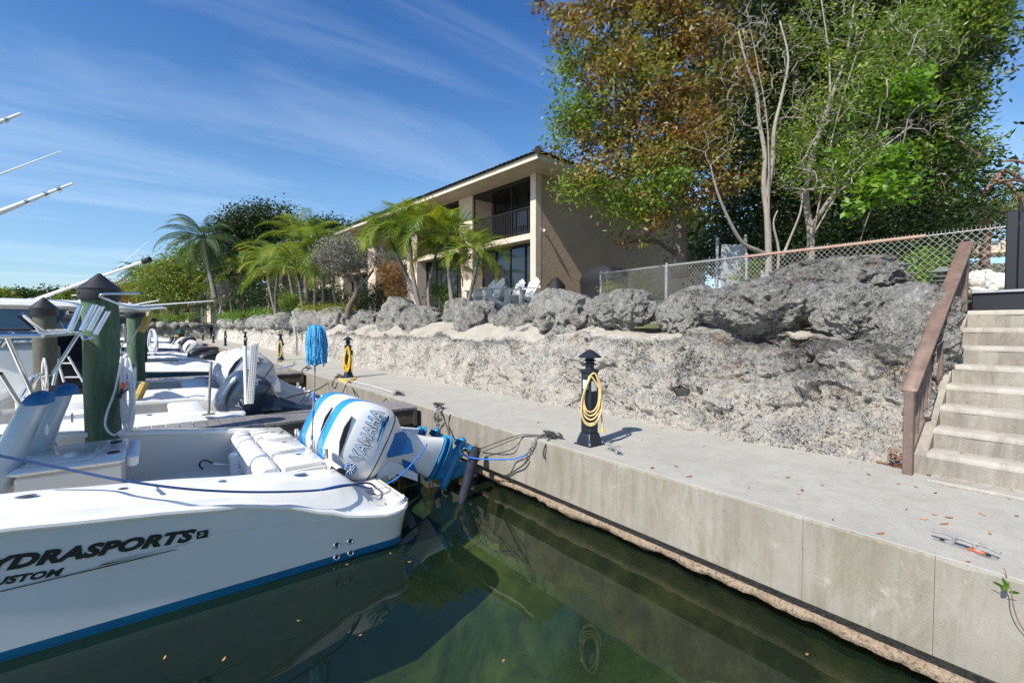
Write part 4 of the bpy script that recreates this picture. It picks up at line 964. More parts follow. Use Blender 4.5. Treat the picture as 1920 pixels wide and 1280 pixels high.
def boat_bits():
    # perforated white guides and a light staff at the stern of the bay boat
    t = thing('guide_post', 'pair of tall white perforated guide boards at the stern of the bay boat', 'guide post', (1.25, 8.75, .06))
    b = at(463, 757, x=1.25); 
    p0 = at(462, 757, x=1.2); p1 = at(472, 640, x=1.2)
    MB().tube([p0, at(459, 648, x=1.2)], .03, 12).build('tube', 'white_paint', t)
    q0 = at(469, 756, x=1.12); q1 = at(478, 642, x=1.12); d = (q1-q0).normalized(); s = RGT
    n = d.cross(s).normalized(); L = (q1-q0).length
    M4 = Matrix(((s.x, d.x, n.x, q0.x), (s.y, d.y, n.y, q0.y), (s.z, d.z, n.z, q0.z), (0, 0, 0, 1)))
    MB().bbox(-.05, .05, 0, L, -.012, .012, .004, M4).build('board', 'white_paint', t)
    mb = MB()
    for i in range(38):
        for u in (-.03, .0, .03):
            v = .03+i*(L-.06)/38; mb.box(u-.006, u+.006, v-.006, v+.006, -.0135, .0135, M4)
    tag(mb.build('perforation', 'black_rubber', t, False), kind='stuff')
    t = thing('light_staff', 'thin steel light staff standing on the near gunwale of the bay boat', 'staff', at(391, 776, y=8.15))
    a = at(391, 776, y=8.15); c = at(396, 677, y=8.15); MB().tube([a, c], [.018, .02], 10).build('staff', 'galvanised', t); MB().bbox(a.x-.08, a.x+.08, a.y-.03, a.y+.03, a.z-.01, a.z+.008, .003).build('foot', 'galvanised', t)
    # long outrigger across the sky above the pile
    t = thing('outrigger', 'long white outrigger pole slanting up over the nearest capped pile', 'outrigger', at(66, 562, y=11.2))
    a = at(66, 562, y=11.2); c = at(278, 487, y=9.9); MB().tube([a, c], [.028, .02], 10).build('pole', 'white_paint', t)
    MB().tube([c-(c-a).normalized()*.1, c+(c-a).normalized()*.03], .045, 10).build('tip', 'black_rubber', t); MB().tube([a+Vector((.0, 0, -.12)), a+Vector((-.05, 0, .03))], .05, 10).build('base_clamp', 'steel', t)
    t = thing('antenna', 'hair thin white antenna leaning up to the right behind the pile cap', 'antenna', at(120, 590, y=14)); MB().tube([at(120, 590, y=14), at(278, 452, y=14)], [.012, .004], 6).build('rod', 'white_paint', t)
    t = thing('short_outrigger', 'short white pole slanting behind the nearest pile at head height', 'outrigger', at(130, 578, y=12)); MB().tube([at(130, 578, y=12), at(156, 558, y=12)], .02, 8).build('pole', 'white_paint', t)
    for i, (a, b_, lb) in enumerate((((245, 573), (298, 563), 'topmost of the short white fishing rods behind the second pile'), ((250, 575), (400, 564), 'longest thin white fishing rod pointing at the far villas'), ((255, 582), (312, 577), 'lowest of the white fishing rods behind the second pile'))):
        t = thing('fishing_rod', lb, 'fishing rod', at(a[0], a[1], y=13.5), 'fishing rods resting behind the second pile'); MB().tube([at(a[0], a[1], y=13.5), at(b_[0], b_[1], y=13.5)], [.02, .012], 8).build('blank', 'white_paint', t)
boat_bits()
def ladder():
    t = thing('boat_seat', 'black padded double seat with white ladder rails seen behind the nearest piles', 'seat', (-1.0, 11.6, 0)); c = at(130, 700, y=11.4); k = 11.0/FPX
    w0 = .32; MB().bbox(c.x-.35, c.x+.35, 11.2, 11.6, c.z-.35, c.z+.22, .12).build('backrest', 'canvas_black', t); MB().bbox(c.x-.45, c.x+.30, 11.0, 11.7, c.z-.45, c.z-.25, .08).build('seat', 'canvas_black', t)
    for a, b in (((107, 672), (120, 716)), ((128, 668), (156, 716))): MB().tube([at(*a, y=11.1), at(*b, y=11.1)], .018, 8).build('rail', 'white_paint', t)
    for py in (681, 707): MB().tube([at(109+(py-672)*.3, py, y=11.1), at(134+(py-672)*.5, py, y=11.1)], .014, 8).build('rung', 'white_paint', t)
    t = thing('outboard_cover', 'dark blue fitted cover over an outboard beyond the nearest piles', 'cover', at(128, 655, y=14)); c = at(136, 650, y=13.2)
    MB().loft([[(c.x+.42*k2*p[0], c.y+.25*k2*p[1], c.z-.3+h) for p in superell(1, 1, 2.6, 20)] for h, k2 in ((0, .9), (.25, 1), (.5, .85), (.6, .4))]).build('cover', 'canvas_navy', t)
ladder()
# ---------------------------------------------------------------- finger piers
def pier(yy, label, n_x=50, x_end=-4.0, det=True):
    root = thing('finger_pier', label, 'pier', (3.45, yy+.4, 0), 'wooden finger piers along the quay'); w0, w1 = yy, yy+.8
    step = .15; x = 3.42; k = 0; rr = random.Random(int(yy*10))
    me = None
    while x-step > x_end:
        if me is None:
            o = MB().bbox(-step+.006, -.002, -.4, .4, -.04, 0, .003).build('plank', 'plank_gray', None, False); o.parent = root; me = o.data
        else:
            o = bpy.data.objects.new('plank', me); COL.objects.link(o); o.parent = root
        o.location = (x-3.45, rr.uniform(-.004, .004), -.0+rr.uniform(-.003, .001)+.0); o.rotation_euler = (0, 0, rr.uniform(-.004, .004)); x -= step; k += 1
    for y in (w0+.02, w1-.07): MB().box(x_end+.05, 3.40, y, y+.05, -.27, -.043).build('side_beam', 'beam_brown', root, False)
    MB().box(3.36, 3.42, w0+.005, w1-.005, -.30, -.045).build('end_beam', 'beam_brown', root, False)
    MB().box(x_end+.05, 3.36, w0+.3, w1-.3, -.2, -.043).build('joist', 'beam_brown', root, False)
    for x in (3.2, .6, -2.2):
        for y in (w0+.10, w1-.18): MB().box(x-.05, x+.05, y, y+.08, -2.4, -.045).build('post', 'beam_brown', root, False)
    return root
pn = ['nearest grey plank pier between the striped outboards and the bay boat', 'second grey plank pier, beyond the pearl outboards', 'third plank pier along the quay', 'fourth plank pier along the quay', 'fifth plank pier, seen as a dark strip', 'sixth plank pier near the far bend']
for i, yy in enumerate((7.0, 14.25, 21.7, 29.1, 36.5, 44)): pier(yy, pn[i], x_end=-4 if i < 3 else -3)
def pile(x, y, r, ztop, mat, label, cap=True, base=-2.4, lean=0):
    t = thing('mooring_pile', label, 'pile', (x, y, base), 'timber mooring piles'); rr = []
    n = 28
    for i in range(26):
        f = i/25; z = base+(ztop-base)*f; rr.append([(x+lean*f+(r*(1.06-.1*f)+.012*fbm((k*.9, z*1.3, x), 1.0, 3))*math.cos(2*math.pi*k/n), y+(r*(1.06-.1*f)+.012*fbm((k*.9+9, z*1.3, x), 1, 3))*math.sin(2*math.pi*k/n), z) for k in range(n)])
    MB().loft(rr).build('trunk', mat, t, True, 60)
    if cap:
        c = (x+lean, y, ztop); MB().lathe([(r*.9, -.02), (r*1.16, -.02), (r*1.2, .0), (r*1.18, .085), (r*1.22, .10), (r*.1, .27), (0, .275)], c, 24).build('cap', 'black_plastic', t, True, 25)
        for k in range(5): MB().tube([(x+lean+r*1.19*math.cos(k*1.2), y+r*1.19*math.sin(k*1.2), ztop+.04), (x+lean+r*1.22*math.cos(k*1.2), y+r*1.22*math.sin(k*1.2), ztop+.04)], .012, 6).build('cap_screw', 'black_plastic', t)
    return t
pile(-.45, 6.93, .16, 1.62, 'pile_green', 'nearest green stained pile with a black cone cap and coiled white hose')
p2 = at(79, 740, z=0.35); pile(-1.36, 10.5, .145, 1.50, 'pile_weathered', 'weathered brown green pile with white ropes, leftmost, behind the steel frame')
pile(-.30, 14.0, .165, 1.55, 'pile_green', 'second capped green pile with a yellow brush leaning on it'); pile(-.3, 21.5, .16, 1.3, 'pile_green', 'capped pile at the third pier', True)
pile(-.3, 29.0, .16, 1.0, 'pile_green', 'far uncapped pile at the fourth pier', False); pile(-.2, 36.3, .16, 1.0, 'pile_weathered', 'farthest pile at the fifth pier', False)
def hose_coil(label, px, pytop, pybot, y, wpx, mat, n, seed, r=.012, drop=None):
    t = thing('hose', label, 'hose', at(px, pytop, y=y)); rr = random.Random(seed); top = at(px, pytop, y=y); d = (top-CAM).dot(FWD); k = d/FPX; H = (pybot-pytop)*k; W = wpx*k; P = []
    for i in range(n):
        w_ = W*rr.uniform(.35, 1)/2; h = H*rr.uniform(.72, 1); off = rr.uniform(-.02, .02)
        for a in range(10):
            th = 2*math.pi*a/10; P.append(top+RGT*(off+w_*math.sin(th)*(.6+.4*(1-math.cos(th))/2))+Vector((0, rr.uniform(-.02, .02)-.03*i/n, -h*(1-math.cos(th))/2)))
    mb = MB(); mb.tube(curve_pts(P, 5), r, 7); mb.build('loops', mat, t)
    if drop: mb = MB(); mb.tube(curve_pts([at(a, b, y=y-.02) for a, b in drop]), r, 7); mb.build('tail', mat, t)
    return t
h = hose_coil('white hose hanging in long loops from the nearest green pile', 236, 665, 808, 6.72, 34, 'hose_white', 8, 3, .011, [(228, 668), (216, 730), (200, 775), (198, 800), (212, 815), (226, 808), (238, 800)])
p = at(232, 718, y=6.66); q = at(229, 728, y=6.66); q2 = at(224, 746, y=6.66)
MB().tube([p, q], .022, 12).build('coupling', 'orange_plastic', h); MB().tube([q, q2, at(222, 742, y=6.6)], .017, 10).build('nozzle', 'black_plastic', h); MB().tube([at(222, 743, y=6.65), at(240, 729, y=6.62)], .008, 8).build('trigger', 'black_plastic', h)
hose_coil('white hose in a narrow coil on the second green pile', 286, 617, 668, 15.9, 22, 'hose_white', 6, 8, .016)
hose_coil('grey white dock lines tied round the weathered pile', 84, 672, 745, 10.25, 16, 'rope_white', 5, 9, .012, [(58, 704), (70, 708), (90, 704), (100, 702)])
def brush(a, b, h0, h1, y, label, mat):
    t = thing('deck_brush', label, 'brush', at(a[0], a[1], y=y)); MB().tube([at(*a, y=y), at(*b, y=y)], .014, 8).build('pole', 'white_paint', t); p = at(*h0, y=y); q = at(*h1, y=y); MB().tube([p, p.lerp(q, .1), q], [.055, .07, .07], 8).build('head', mat, t, True, 30)
brush((232, 660), (262, 612), (264, 623), (278, 594), 12.9, 'long handled brush with a worn yellow head leaning on the second pile', 'yellow_foam')
brush((317, 654), (330, 632), (327, 630), (334, 632), 22, 'small yellow headed brush with a white handle farther along', 'yellow_foam')
brush((258, 745), (268, 722), (257, 748), (272, 716), 10.6, 'worn yellow brush head hanging beside the white hose loops', 'yellow_foam')
# bucket on the fifth pier
t = thing('bucket', 'dark green bucket standing far along the piers', 'bucket', at(341, 628, d=34)); c = at(341, 628, d=34)
MB().lathe([(0, 0), (.17, 0), (.22, .45), (.23, .45), (.18, .02), (0, .02)], (c.x, c.y, c.z-.03), 16).build('pail', 'green_plastic', t)
# ---------------------------------------------------------------- things in the near boat
def mop():
    base = at(583, 860, y=5.66); top = at(592, 672, y=5.66); hd = at(593, 612, y=5.66); t = thing('mop', 'blue microfibre boat mop standing upright on its pole behind the bench', 'mop', base)
    MB().tube([base, base.lerp(top, .6)], .011, 10).build('lower_pole', 'galvanised', t); MB().tube([base.lerp(top, .6), hd], .009, 10).build('upper_pole', 'galvanised', t)
    for f in (.2, .45, .62): c = base.lerp(top, f); d = (top-base).normalized(); MB().tube([c-d*(.05 if f == .62 else .04), c+d*.04], .016, 10).build('pole_grip', 'rope_bright', t)
    rr = random.Random(3); mb = MB()
    dpt = (base-CAM).dot(FWD); k = dpt/FPX; top_w = at(592, 616, y=5.66)
    MB().bbox(hd.x-.08, hd.x+.08, hd.y-.05, hd.y+.05, hd.z-.05, hd.z+.0, .02).build('head_block', 'mop_blue', t)
    for i in range(320):
        a = rr.uniform(0, 2*math.pi); rad = .082*math.sqrt(rr.random()); L = rr.uniform(.34, .44); c = hd+Vector((math.cos(a)*rad*.4, math.sin(a)*rad*.4, rr.uniform(-.02, .02)))
        P = []
        for j in range(6):
            f = j/5; P.append(c+Vector((math.cos(a)*rad*(.35+.6*min(1, f*3))+rr.uniform(-.007, .007), math.sin(a)*rad*(.35+.6*min(1, f*3))+rr.uniform(-.007, .007), -L*f+.035*math.sin(min(1, f*3)*math.pi))))
        mb.tube(P, [.007, .0105, .008, .011, .008, .010], 5)
    tag(mb.build('strands', 'mop_blue', t), kind='stuff')
mop()
def gaff():
    c = at(448, 893, z=-.44); t = thing('bait_bucket', 'white bucket with printed label against the far cockpit wall of the nearest boat', 'bucket', c)
    b0 = at(450, 888, y=6.2); M_ = Matrix.Translation((b0.x, 6.2, -.44)); w_ = .105; hgt = at(448, 851, y=6.2).z+.44
    MB().lathe([(0, 0), (w_*.9, 0), (w_, hgt-.05), (w_*1.08, hgt-.05), (w_*1.08, hgt), (w_*.98, hgt+.01), (0, hgt+.012)], (b0.x, 6.2, -.44), 24).build('pail', 'white_paint', t)
    for i in range(6): MB().box(b0.x-.03, b0.x+.045, 6.2-w_-.003, 6.2-w_+.01, -.30+i*.035, -.292+i*.035).build('print_line', 'blue_letter', t, False)
    p = at(400, 869, y=6.7); q = at(440, 872, y=6.5); t = thing('gaff', 'steel gaff with black hook clipped to the far cockpit wall', 'gaff', p)
    MB().tube([p, q], .012, 8).build('shaft', 'steel', t); MB().tube(curve_pts([at(400, 869, y=6.7), at(388, 863, y=6.7), at(378, 864, y=6.7), at(374, 872, y=6.7), at(381, 880, y=6.7)]), .009, 8).build('hook', 'black_plastic', t)
gaff()
# inflatable cover / jet engine of far dinghy: flag coloured sleeve over the raised propeller
t = thing('propeller_cover', 'navy blue padded sleeve hanging over the raised propeller beside the quay', 'cover', at(890, 860, y=5.3))
a = at(893, 838, y=5.1); b_ = at(866, 942, y=4.95); MB().tube([a, a.lerp(b_, .08), a.lerp(b_, .9), b_], [.04, .068, .06, .04], 14).build('sleeve', 'canvas_navy', t); 
MB().tube([b_, b_+(b_-a).normalized()*.02], [.042, .036], 12).build('sleeve_end', 'rope_bright', t)
a = at(900, 850, y=5.75); b_ = at(876, 940, y=5.6); MB().tube([a, a.lerp(b_, .1), a.lerp(b_, .9), b_], [.06, .12, .11, .06], 14).build('sleeve', 'canvas_navy', t)
rr = random.Random(4); mb = MB()
for i in range(60):
    c = at(rr.uniform(855, 905), rr.uniform(832, 852), y=5.2+rr.uniform(0, .8)); s = rr.uniform(.015, .05); bmv = [(c.x+rr.uniform(-s, s), c.y+rr.uniform(-s, s), c.z+rr.uniform(-s, s)) for _ in range(6)]
    mb.add(bmv, [(0, 1, 2), (2, 3, 4), (4, 5, 0), (1, 3, 5), (0, 3, 4), (1, 2, 5)])
tag(mb.build('barnacle_crust', 'barnacle', t, False), kind='stuff')
# ---------------------------------------------------------------- ropes
def rope(P, r, mat, label, smooth=True, name='mooring_line', frays=0):
    o = MB().tube(curve_pts(P, 8) if smooth else P, r, 7).build(name, mat); tag(o, label, 'rope'); return o
rope([at(-40, 846, y=4.5), at(110, 876, y=4.42), at(235, 901, y=4.25), at(360, 917, y=4.17), at(480, 922, y=4.16), at(590, 919, y=4.2), at(650, 910, y=4.3), at(690, 905, y=4.6), at(705, 914, y=4.9)], .0095, 'rope_blue', 'dark blue line sagging along the side of the nearest boat')
rope([at(600, 918, y=4.2), at(655, 908, y=4.35), at(705, 914, y=4.95), at(752, 890, y=5.0), at(795, 842, y=5.05), at(800, 832, y=5.05)], .009, 'rope_bright', 'bright blue line from the boat side up over the raised motor leg')
rope([at(865, 851, y=5.0), at(885, 858, y=5.0), at(925, 861, y=4.6), at(962, 860, x=3.44), at(985, 853, x=3.46)], .009, 'rope_bright', 'bright blue line from the raised propeller to the chain on the quay')
rope([at(792, 845, y=5.4), at(806, 858, x=3.3), at(812, 838, x=3.4), at(814, 810, x=3.45), at(818, 795, x=3.47)], .010, 'rope_bright', 'short bright blue line tied to the chain below the corner cleat')
rope([at(899, 842, y=5.2), at(940, 826, x=3.3), at(975, 815, x=3.46), at(1000, 815, x=3.5), at(1040, 818, z=.02)], .006, 'rope_dark', 'dark line from the raised motors up to the bollard side cleat')
rope([at(905, 847, y=5.1), at(950, 829, x=3.4), at(985, 817, x=3.5), at(1035, 821, z=.02)], .005, 'rope_dark', 'second dark line running just under the first to the same cleat')
rope([at(826, 770, z=.02), at(834, 790, x=3.48), at(843, 820, x=3.42), at(844, 826, x=3.2)], .005, 'rope_dark', 'dark line dropping from the corner cleat onto the propeller')
rope([at(845, 777, z=.0), at(843, 782, x=3.49), at(842, 800, x=3.49), at(843, 826, x=3.3)], .012, 'rope_dark', 'dark vertical cord hanging in the face joint beside the corner cleat')
rope([at(949, 893, x=3.48), at(965, 882, x=3.47), at(980, 872, x=3.45), at(990, 860, x=3.46)], .009, 'rope_dark', 'dark cord slanting down the quay face below the knotted chain')
rope([at(1030, 822, z=.02), at(1022, 836, x=3.48), at(1019, 850, x=3.47), at(1021, 860, x=3.47)], .009, 'rope_dark', 'loose rope end dangling down the quay face left of the bollard')
def chain(P, label, s=.035):
    t = thing('chain', label, 'chain', P[0]); C = curve_pts(P, 40); L = 0; last = C[0]; k = 0
    for i in range(1, len(C)):
        if (C[i]-last).length > s*1.35:
            d = (C[i]-last).normalized(); m = (C[i]+last)/2; u = d.cross(Vector((0, 0, 1))); u = u.normalized() if u.length > .1 else Vector((1, 0, 0)); v = d.cross(u).normalized(); 
            if k % 2: u, v = v, -u
            ring = [m+d*s*math.cos(a*math.pi/5)+u*s*.5*math.sin(a*math.pi/5) for a in range(11)]
            MB().tube(ring, .006, 5, False).build('link', 'galvanised', t); last = C[i]; k += 1
chain([at(982, 862, x=3.46), at(990, 848, x=3.46), at(1000, 833, x=3.47), at(1006, 822, x=3.51), at(1020, 816, z=.02), at(1042, 815, z=.03), at(1050, 812, z=.05)], 'rusty chain with a blue knot hanging from the cleat left of the bollard')
chain([at(822, 812, x=3.44), at(818, 800, x=3.46), at(815, 785, x=3.48), at(817, 772, z=.02), at(826, 762, z=.06)], 'rusty chain hanging from the corner cleat by the nearest pier')
chain([at(820, 822, x=3.44), at(822, 800, x=3.46), at(821, 775, z=.01), at(824, 763, z=.06)], 'second strand of chain at the corner cleat by the nearest pier')
# ================================================================ building
GB = 1.9
def villa():
    C0 = Vector((11.67, 13.6, GB)); root = thing('villa', 'two storey tan stucco villa with dark tiled roof, balcony and glass doors', 'house', (0, 0, 0))
    def W(x0, x1, y0, y1, z0, z1, nm, mat, b=0, parent=None):
        mb = MB(); (mb.bbox(x0, x1, y0, y1, z0, z1, b) if b else mb.box(x0, x1, y0, y1, z0, z1)); return mb.build(nm, mat, parent or root, bool(b))
    H = 5.2; D = 13
    def bay(y0, y1, full=True, rail=True):
        # ground floor glazing, floor slab, balcony, upper glazing
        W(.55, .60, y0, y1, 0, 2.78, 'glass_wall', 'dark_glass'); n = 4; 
        for i in range(n+1):
            y = y0+.03+(y1-y0-.06)*i/n; W(.50, .549, y-.03, y+.03, .05, 2.74, 'door_frame', 'frame_black')
        W(.49, .548, y0, y1, 2.68, 2.775, 'door_head', 'frame_black'); W(.49, .548, y0, y1, .0, .05, 'door_sill', 'frame_black')
        W(.0, 1.6, y0, y1, 2.78, 3.02, 'floor_slab', 'tan_trim', .01)
        W(1.2, 1.25, y0, y1, 3.02, H-.15, 'glass_wall', 'dark_glass')
        for i in range(6):
            y = y0+.03+(y1-y0-.06)*i/5; W(1.15, 1.199, y-.03, y+.03, 3.02, H-.16, 'window_frame', 'frame_black')
        W(1.14, 1.198, y0, y1, 4.55, 4.62, 'window_frame', 'frame_black')
        W(0.02, 1.6, y0, y1, H-.15, H-.002, 'balcony_ceiling', 'bronze_paint')
        for k, yy in enumerate((y0+.02, (2*y0+y1)/3, (y0+2*y1)/3, y1-.02)): W(.03, .075, yy-.02, yy+.02, 3.03, H-.151, 'screen_post', 'bronze_paint')
        if rail:
            W(.02, .085, y0, y1, 4.02, 4.08, 'top_rail', 'bronze_paint'); W(.03, .075, y0, y1, 3.10, 3.14, 'bottom_rail', 'bronze_paint'); m = None
            nb = int((y1-y0)/.11)
            for i in range(nb):
                if m is None: o = MB().box(.04, .06, -.018, .018, 3.145, 4.018).build('rail_picket', 'bronze_paint', root, False); m = o.data
                else: o = bpy.data.objects.new('rail_picket', m); COL.objects.link(o); o.parent = root
                o.location = (0, y0+.055+i*(y1-y0-.05)/nb, 0)
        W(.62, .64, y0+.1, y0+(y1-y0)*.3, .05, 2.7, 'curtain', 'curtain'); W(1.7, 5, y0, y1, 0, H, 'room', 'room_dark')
    W(-.12, 13.5, 0, .28, 0, H-.002, 'end_wall', 'stucco'); W(-.125, .18, -.006, .29, -.3, H-.003, 'corner_pilaster', 'tan_trim', .01)
    y = .28
    for i in range(4):
        bay(y, y+3.75); W(-.06, 1.4, y+3.75, y+4.75, 0, H-.001, 'wall_panel', 'tan_trim', .01); y += 4.75
    W(2, 13.4, .29, y, .001, H-.004, 'core_wall', 'stucco')
    # end wall hip roof: eaves overhang by 1.1 m
    ov = 1.12; y1 = y-.2+ov*.3
    W(-ov, 13.5, -ov, y1, H, H+.035, 'soffit', 'soffit')
    for i in range(13): W(-ov+.02, -.0, -ov+i*1.6+1.2, -ov+i*1.6+1.215, H-.004, H-.001, 'soffit_joint', 'tan_trim')
    W(-ov-.03, -ov-.002, -ov-.03, y1, H-.02, H+.17, 'fascia', 'fascia', .004); W(-ov-.03, 13.5, -ov-.03, -ov-.002, H-.02, H+.17, 'fascia', 'fascia', .004)
    xe, ye = -ov-.12, -ov-.12; zr = H+.17; rise = 2.1
    V = [(xe, ye, zr), (13.5, ye, zr), (13.5, y1, zr), (xe, y1, zr), (xe+5.6, ye+5.6, zr+rise), (13.5, ye+5.6, zr+rise), (xe+5.6, y1, zr+rise), (13.5, y1, zr+rise)]
    MB().add(V, [(0, 4, 6, 3), (0, 1, 5, 4), (4, 5, 7, 6), (3, 2, 1, 0), (3, 6, 7, 2)]).build('roof', 'roof_tile', root, False)
    # tiles: barrel rows along both eaves
    sl = math.atan2(rise, 5.6)
    def tile_mesh():
        mb = MB(); rr = []
        for x, r in ((-.03, .105), (.02, .115), (.42, .10)):
            rr.append([(x, r*math.cos(t*math.pi/5), r*math.sin(t*math.pi/5)*.62+(0 if x < .1 else .01)) for t in range(6)]+[(x, r*.8*math.cos(math.pi-t*math.pi/5), r*.8*math.sin(math.pi-t*math.pi/5)*.5) for t in range(6)])
        return mb.loft(rr)
    t0 = tile_mesh().build('roof_tile', 'roof_tile', root, True); first = True; rt = random.Random(2)
    def tl(x, y, z, rz):
        nonlocal first
        o = t0 if first else bpy.data.objects.new('roof_tile', t0.data)
        if not first: COL.objects.link(o); o.parent = root
        first = False; o.scale = (1, 1, .6); o.location = (x, y, z+rt.uniform(-.008, .008)); o.rotation_euler = Matrix.Rotation(rz, 3, 'Z').to_4x4().to_3x3() @ Matrix.Rotation(-sl, 3, 'Y') and (Matrix.Rotation(rz+rt.uniform(-.02, .02), 3, 'Z') @ Matrix.Rotation(-sl, 3, 'Y')).to_euler()
    for r in range(2):
        i = 0; yy = ye+.1+r*.4
        while yy < y1: tl(xe+r*.38, yy, zr+.03+r*.38*math.tan(sl), 0); yy += .235
        xx = xe+.15+r*.4
        while xx < 9 and i < 60: tl(xx, ye+r*.38, zr+.03+r*.38*math.tan(sl), math.pi/2); xx += .235; i += 1
    MB().tube([(xe, ye, zr+.05), (xe+5.6, ye+5.6, zr+rise+.05)], .13, 8).build('hip_ridge', 'roof_tile', root)
    # spotlight with a conduit line on the end wall
    MB().tube([(.30, -.02, 3.1), (.30, -.10, 3.08), (.16, -.17, 3.05)], .045, 10).build('spotlight', 'white_paint', root)
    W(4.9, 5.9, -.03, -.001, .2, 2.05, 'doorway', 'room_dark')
    root.location = C0; root.rotation_euler = (0, 0, R(4.4)); return root
villa()
def low_villa(C, rz, n, label, w=5, h=5.0):
    root = thing('villa', label, 'house'); 
    def W(x0, x1, y0, y1, z0, z1, nm, mat): return MB().box(x0, x1, y0, y1, z0, z1).build(nm, mat, root, False)
    for i in range(n):
        y = i*w; W(-.1, 1.2, y, y+.9, 0, h, 'wall_pier', 'tan_trim'); W(.6, .65, y+.9, y+w, 0, 2.6, 'glass_wall', 'dark_glass'); W(0, .9, y+.9, y+w, 2.6, 2.85, 'floor_slab', 'tan_trim'); W(.9, .95, y+.9, y+w, 2.85, h, 'glass_wall', 'dark_glass')
        for k in range(4): W(.52, .599, y+.95+k*(w-1)/3.05, y+1.02+k*(w-1)/3.05, 0, 2.6, 'door_frame', 'tan_trim' if k % 2 else 'frame_black')
        W(.0, .05, y+.9, y+w, 3.7, 3.76, 'rail', 'bronze_paint')
    W(1.25, 9, 0, n*w+.9, 0, h-.01, 'core_wall', 'stucco')
    V = [(-1.2, -1, h), (9, -1, h), (9, n*w+1.9, h), (-1.2, n*w+1.9, h), (3.5, 3.5, h+1.9), (9, 3.5, h+1.9), (3.5, n*w-2, h+1.9), (9, n*w-2, h+1.9)]
    MB().add(V, [(0, 4, 6, 3), (0, 1, 5, 4), (4, 5, 7, 6), (3, 2, 1, 0), (3, 6, 7, 2)]).build('roof', 'roof_tile', root, False); MB().box(-1.25, -1.18, -1, n*w+1.9, h-.15, h-.002).build('fascia', 'fascia', root, False)
    root.location = C; root.rotation_euler = (0, 0, rz); return root
low_villa((10.9, 34.5, 1.7), R(3), 5, 'second tan villa row half hidden behind the palms beyond the first house')
low_villa((6.5, 76, 1.9), R(24), 7, 'distant pale villa row with brown roof behind the far end of the quay', 5.5, 5.0)
# ---------------------------------------------------------------- patio furniture
def adirondack(x, y, rz, label):
    t = thing('armchair', label, 'chair', (0, 0, 0), 'white armchairs on the villa terrace'); m = 'white_paint'
    for i in range(5):
        yy = -.22+i*.11; h = .98-.05*abs(i-2)**1.4
        M4 = Matrix.Translation((-.02, yy, .30)) @ Matrix.Rotation(R(24), 4, 'Y'); MB().bbox(-.012, .012, -.048, .048, 0, h-.28, .01, M4).build('back_slat', m, t)
    for i in range(6): MB().bbox(-.56+i*.095, -.475+i*.095, -.26, .26, .36-.022*i, .38-.022*i, .004).build('seat_slat', m, t)
    for s in (-1, 1):
        MB().bbox(-.62, .15, s*.32-.06, s*.32+.06, .57, .592, .006).build('arm', m, t)
        MB().bbox(-.55, -.46, s*.30-.015, s*.30+.015, 0, .569, .004).build('leg', m, t); MB().prism([(-.5, .3), (-.5, .38), (.45, .08), (.5, 0), (.38, 0)], .02, Matrix(((1, 0, 0, 0), (0, 0, 1, s*.27), (0, 1, 0, 0), (0, 0, 0, 1)))).build('leg', m, t)
    MB().bbox(.18, .21, -.3, .3, .60, .66, .004, Matrix.Identity(4)).build('back_brace', m, t)
    t.location = (x, y, 1.86); t.rotation_euler = (0, 0, rz)
for px, d, rz, lb in ((912, 14.8, -.5, 'leftmost white wooden armchair, partly behind the palm trunk'), (928, 14.2, -.35, 'second white wooden armchair from the left on the terrace'), (966, 14.6, -.3, 'third white wooden armchair with its back tilted'), (992, 14.0, -.2, 'rightmost white wooden armchair, beside the building corner')):
    p = at(px, 560, d=d); adirondack(p.x, p.y, rz*.4, lb)
def bbq(px, pyt, pyb, d, wpx, label, flat=False, band=False):
    c = at(px, pyb, d=d); top = at(px, pyt, d=d).z; k = d/FPX; w_ = wpx*k/2; t = thing('covered_grill', label, 'grill cover', c); h = top-c.z; rr = []
    rs = random.Random(px)
    prof = [(0, 1.0), (.12, .97), (.3, .9), (.5, .86), (.62, .9), (.8, .78), (.92, .45), (1, .2)] if not flat else [(0, .98), (.3, .96), (.52, .98), (.60, 1.02), (.8, .86), (.97, .62), (1, .5)]
    for f, r in prof:
        rr.append([(c.x+r*w_*(1 if not flat else .55)*p[0]*(1+.05*noise.noise(Vector((p[0]*3, p[1]*3, f*4+px)))), c.y+r*w_*p[1]*(1+.06*noise.noise(Vector((p[0]*4, p[1]*4, f*5+px)))), c.z+h*f) for p in superell(1, 1, 2.6 if not flat else 4, 36)])
    MB().loft(rr).build('cover', 'canvas_black', t)
    if band: MB().loft([[(c.x+.885*w_*p[0], c.y+.885*w_*p[1], c.z+h*f) for p in superell(1, 1, 2.6, 30)] for f in (.42, .45)]).build('strap', 'green_plastic', t)
bbq(1042, 521, 588, 12.5, 40, 'kettle shaped grill under a black cover tied with a green strap', band=True)
bbq(1128, 500, 566, 13.2, 88, 'wide grill under a loose black cover beside the fence end post', flat=True)
# red chairs far off
for px in (366, 378): 
    c = at(px, 596, d=70); t = thing('lawn_chair', 'left small red chair by the distant villas' if px == 366 else 'right small red chair by the distant villas', 'chair', c)
    MB().bbox(c.x-.4, c.x+.4, c.y-.4, c.y+.4, c.z+.3, c.z+.5, .05).build('seat', 'red_paint', t); MB().bbox(c.x+.3, c.x+.45, c.y-.45, c.y+.45, c.z, c.z+1.3, .05).build('backrest', 'red_paint', t)
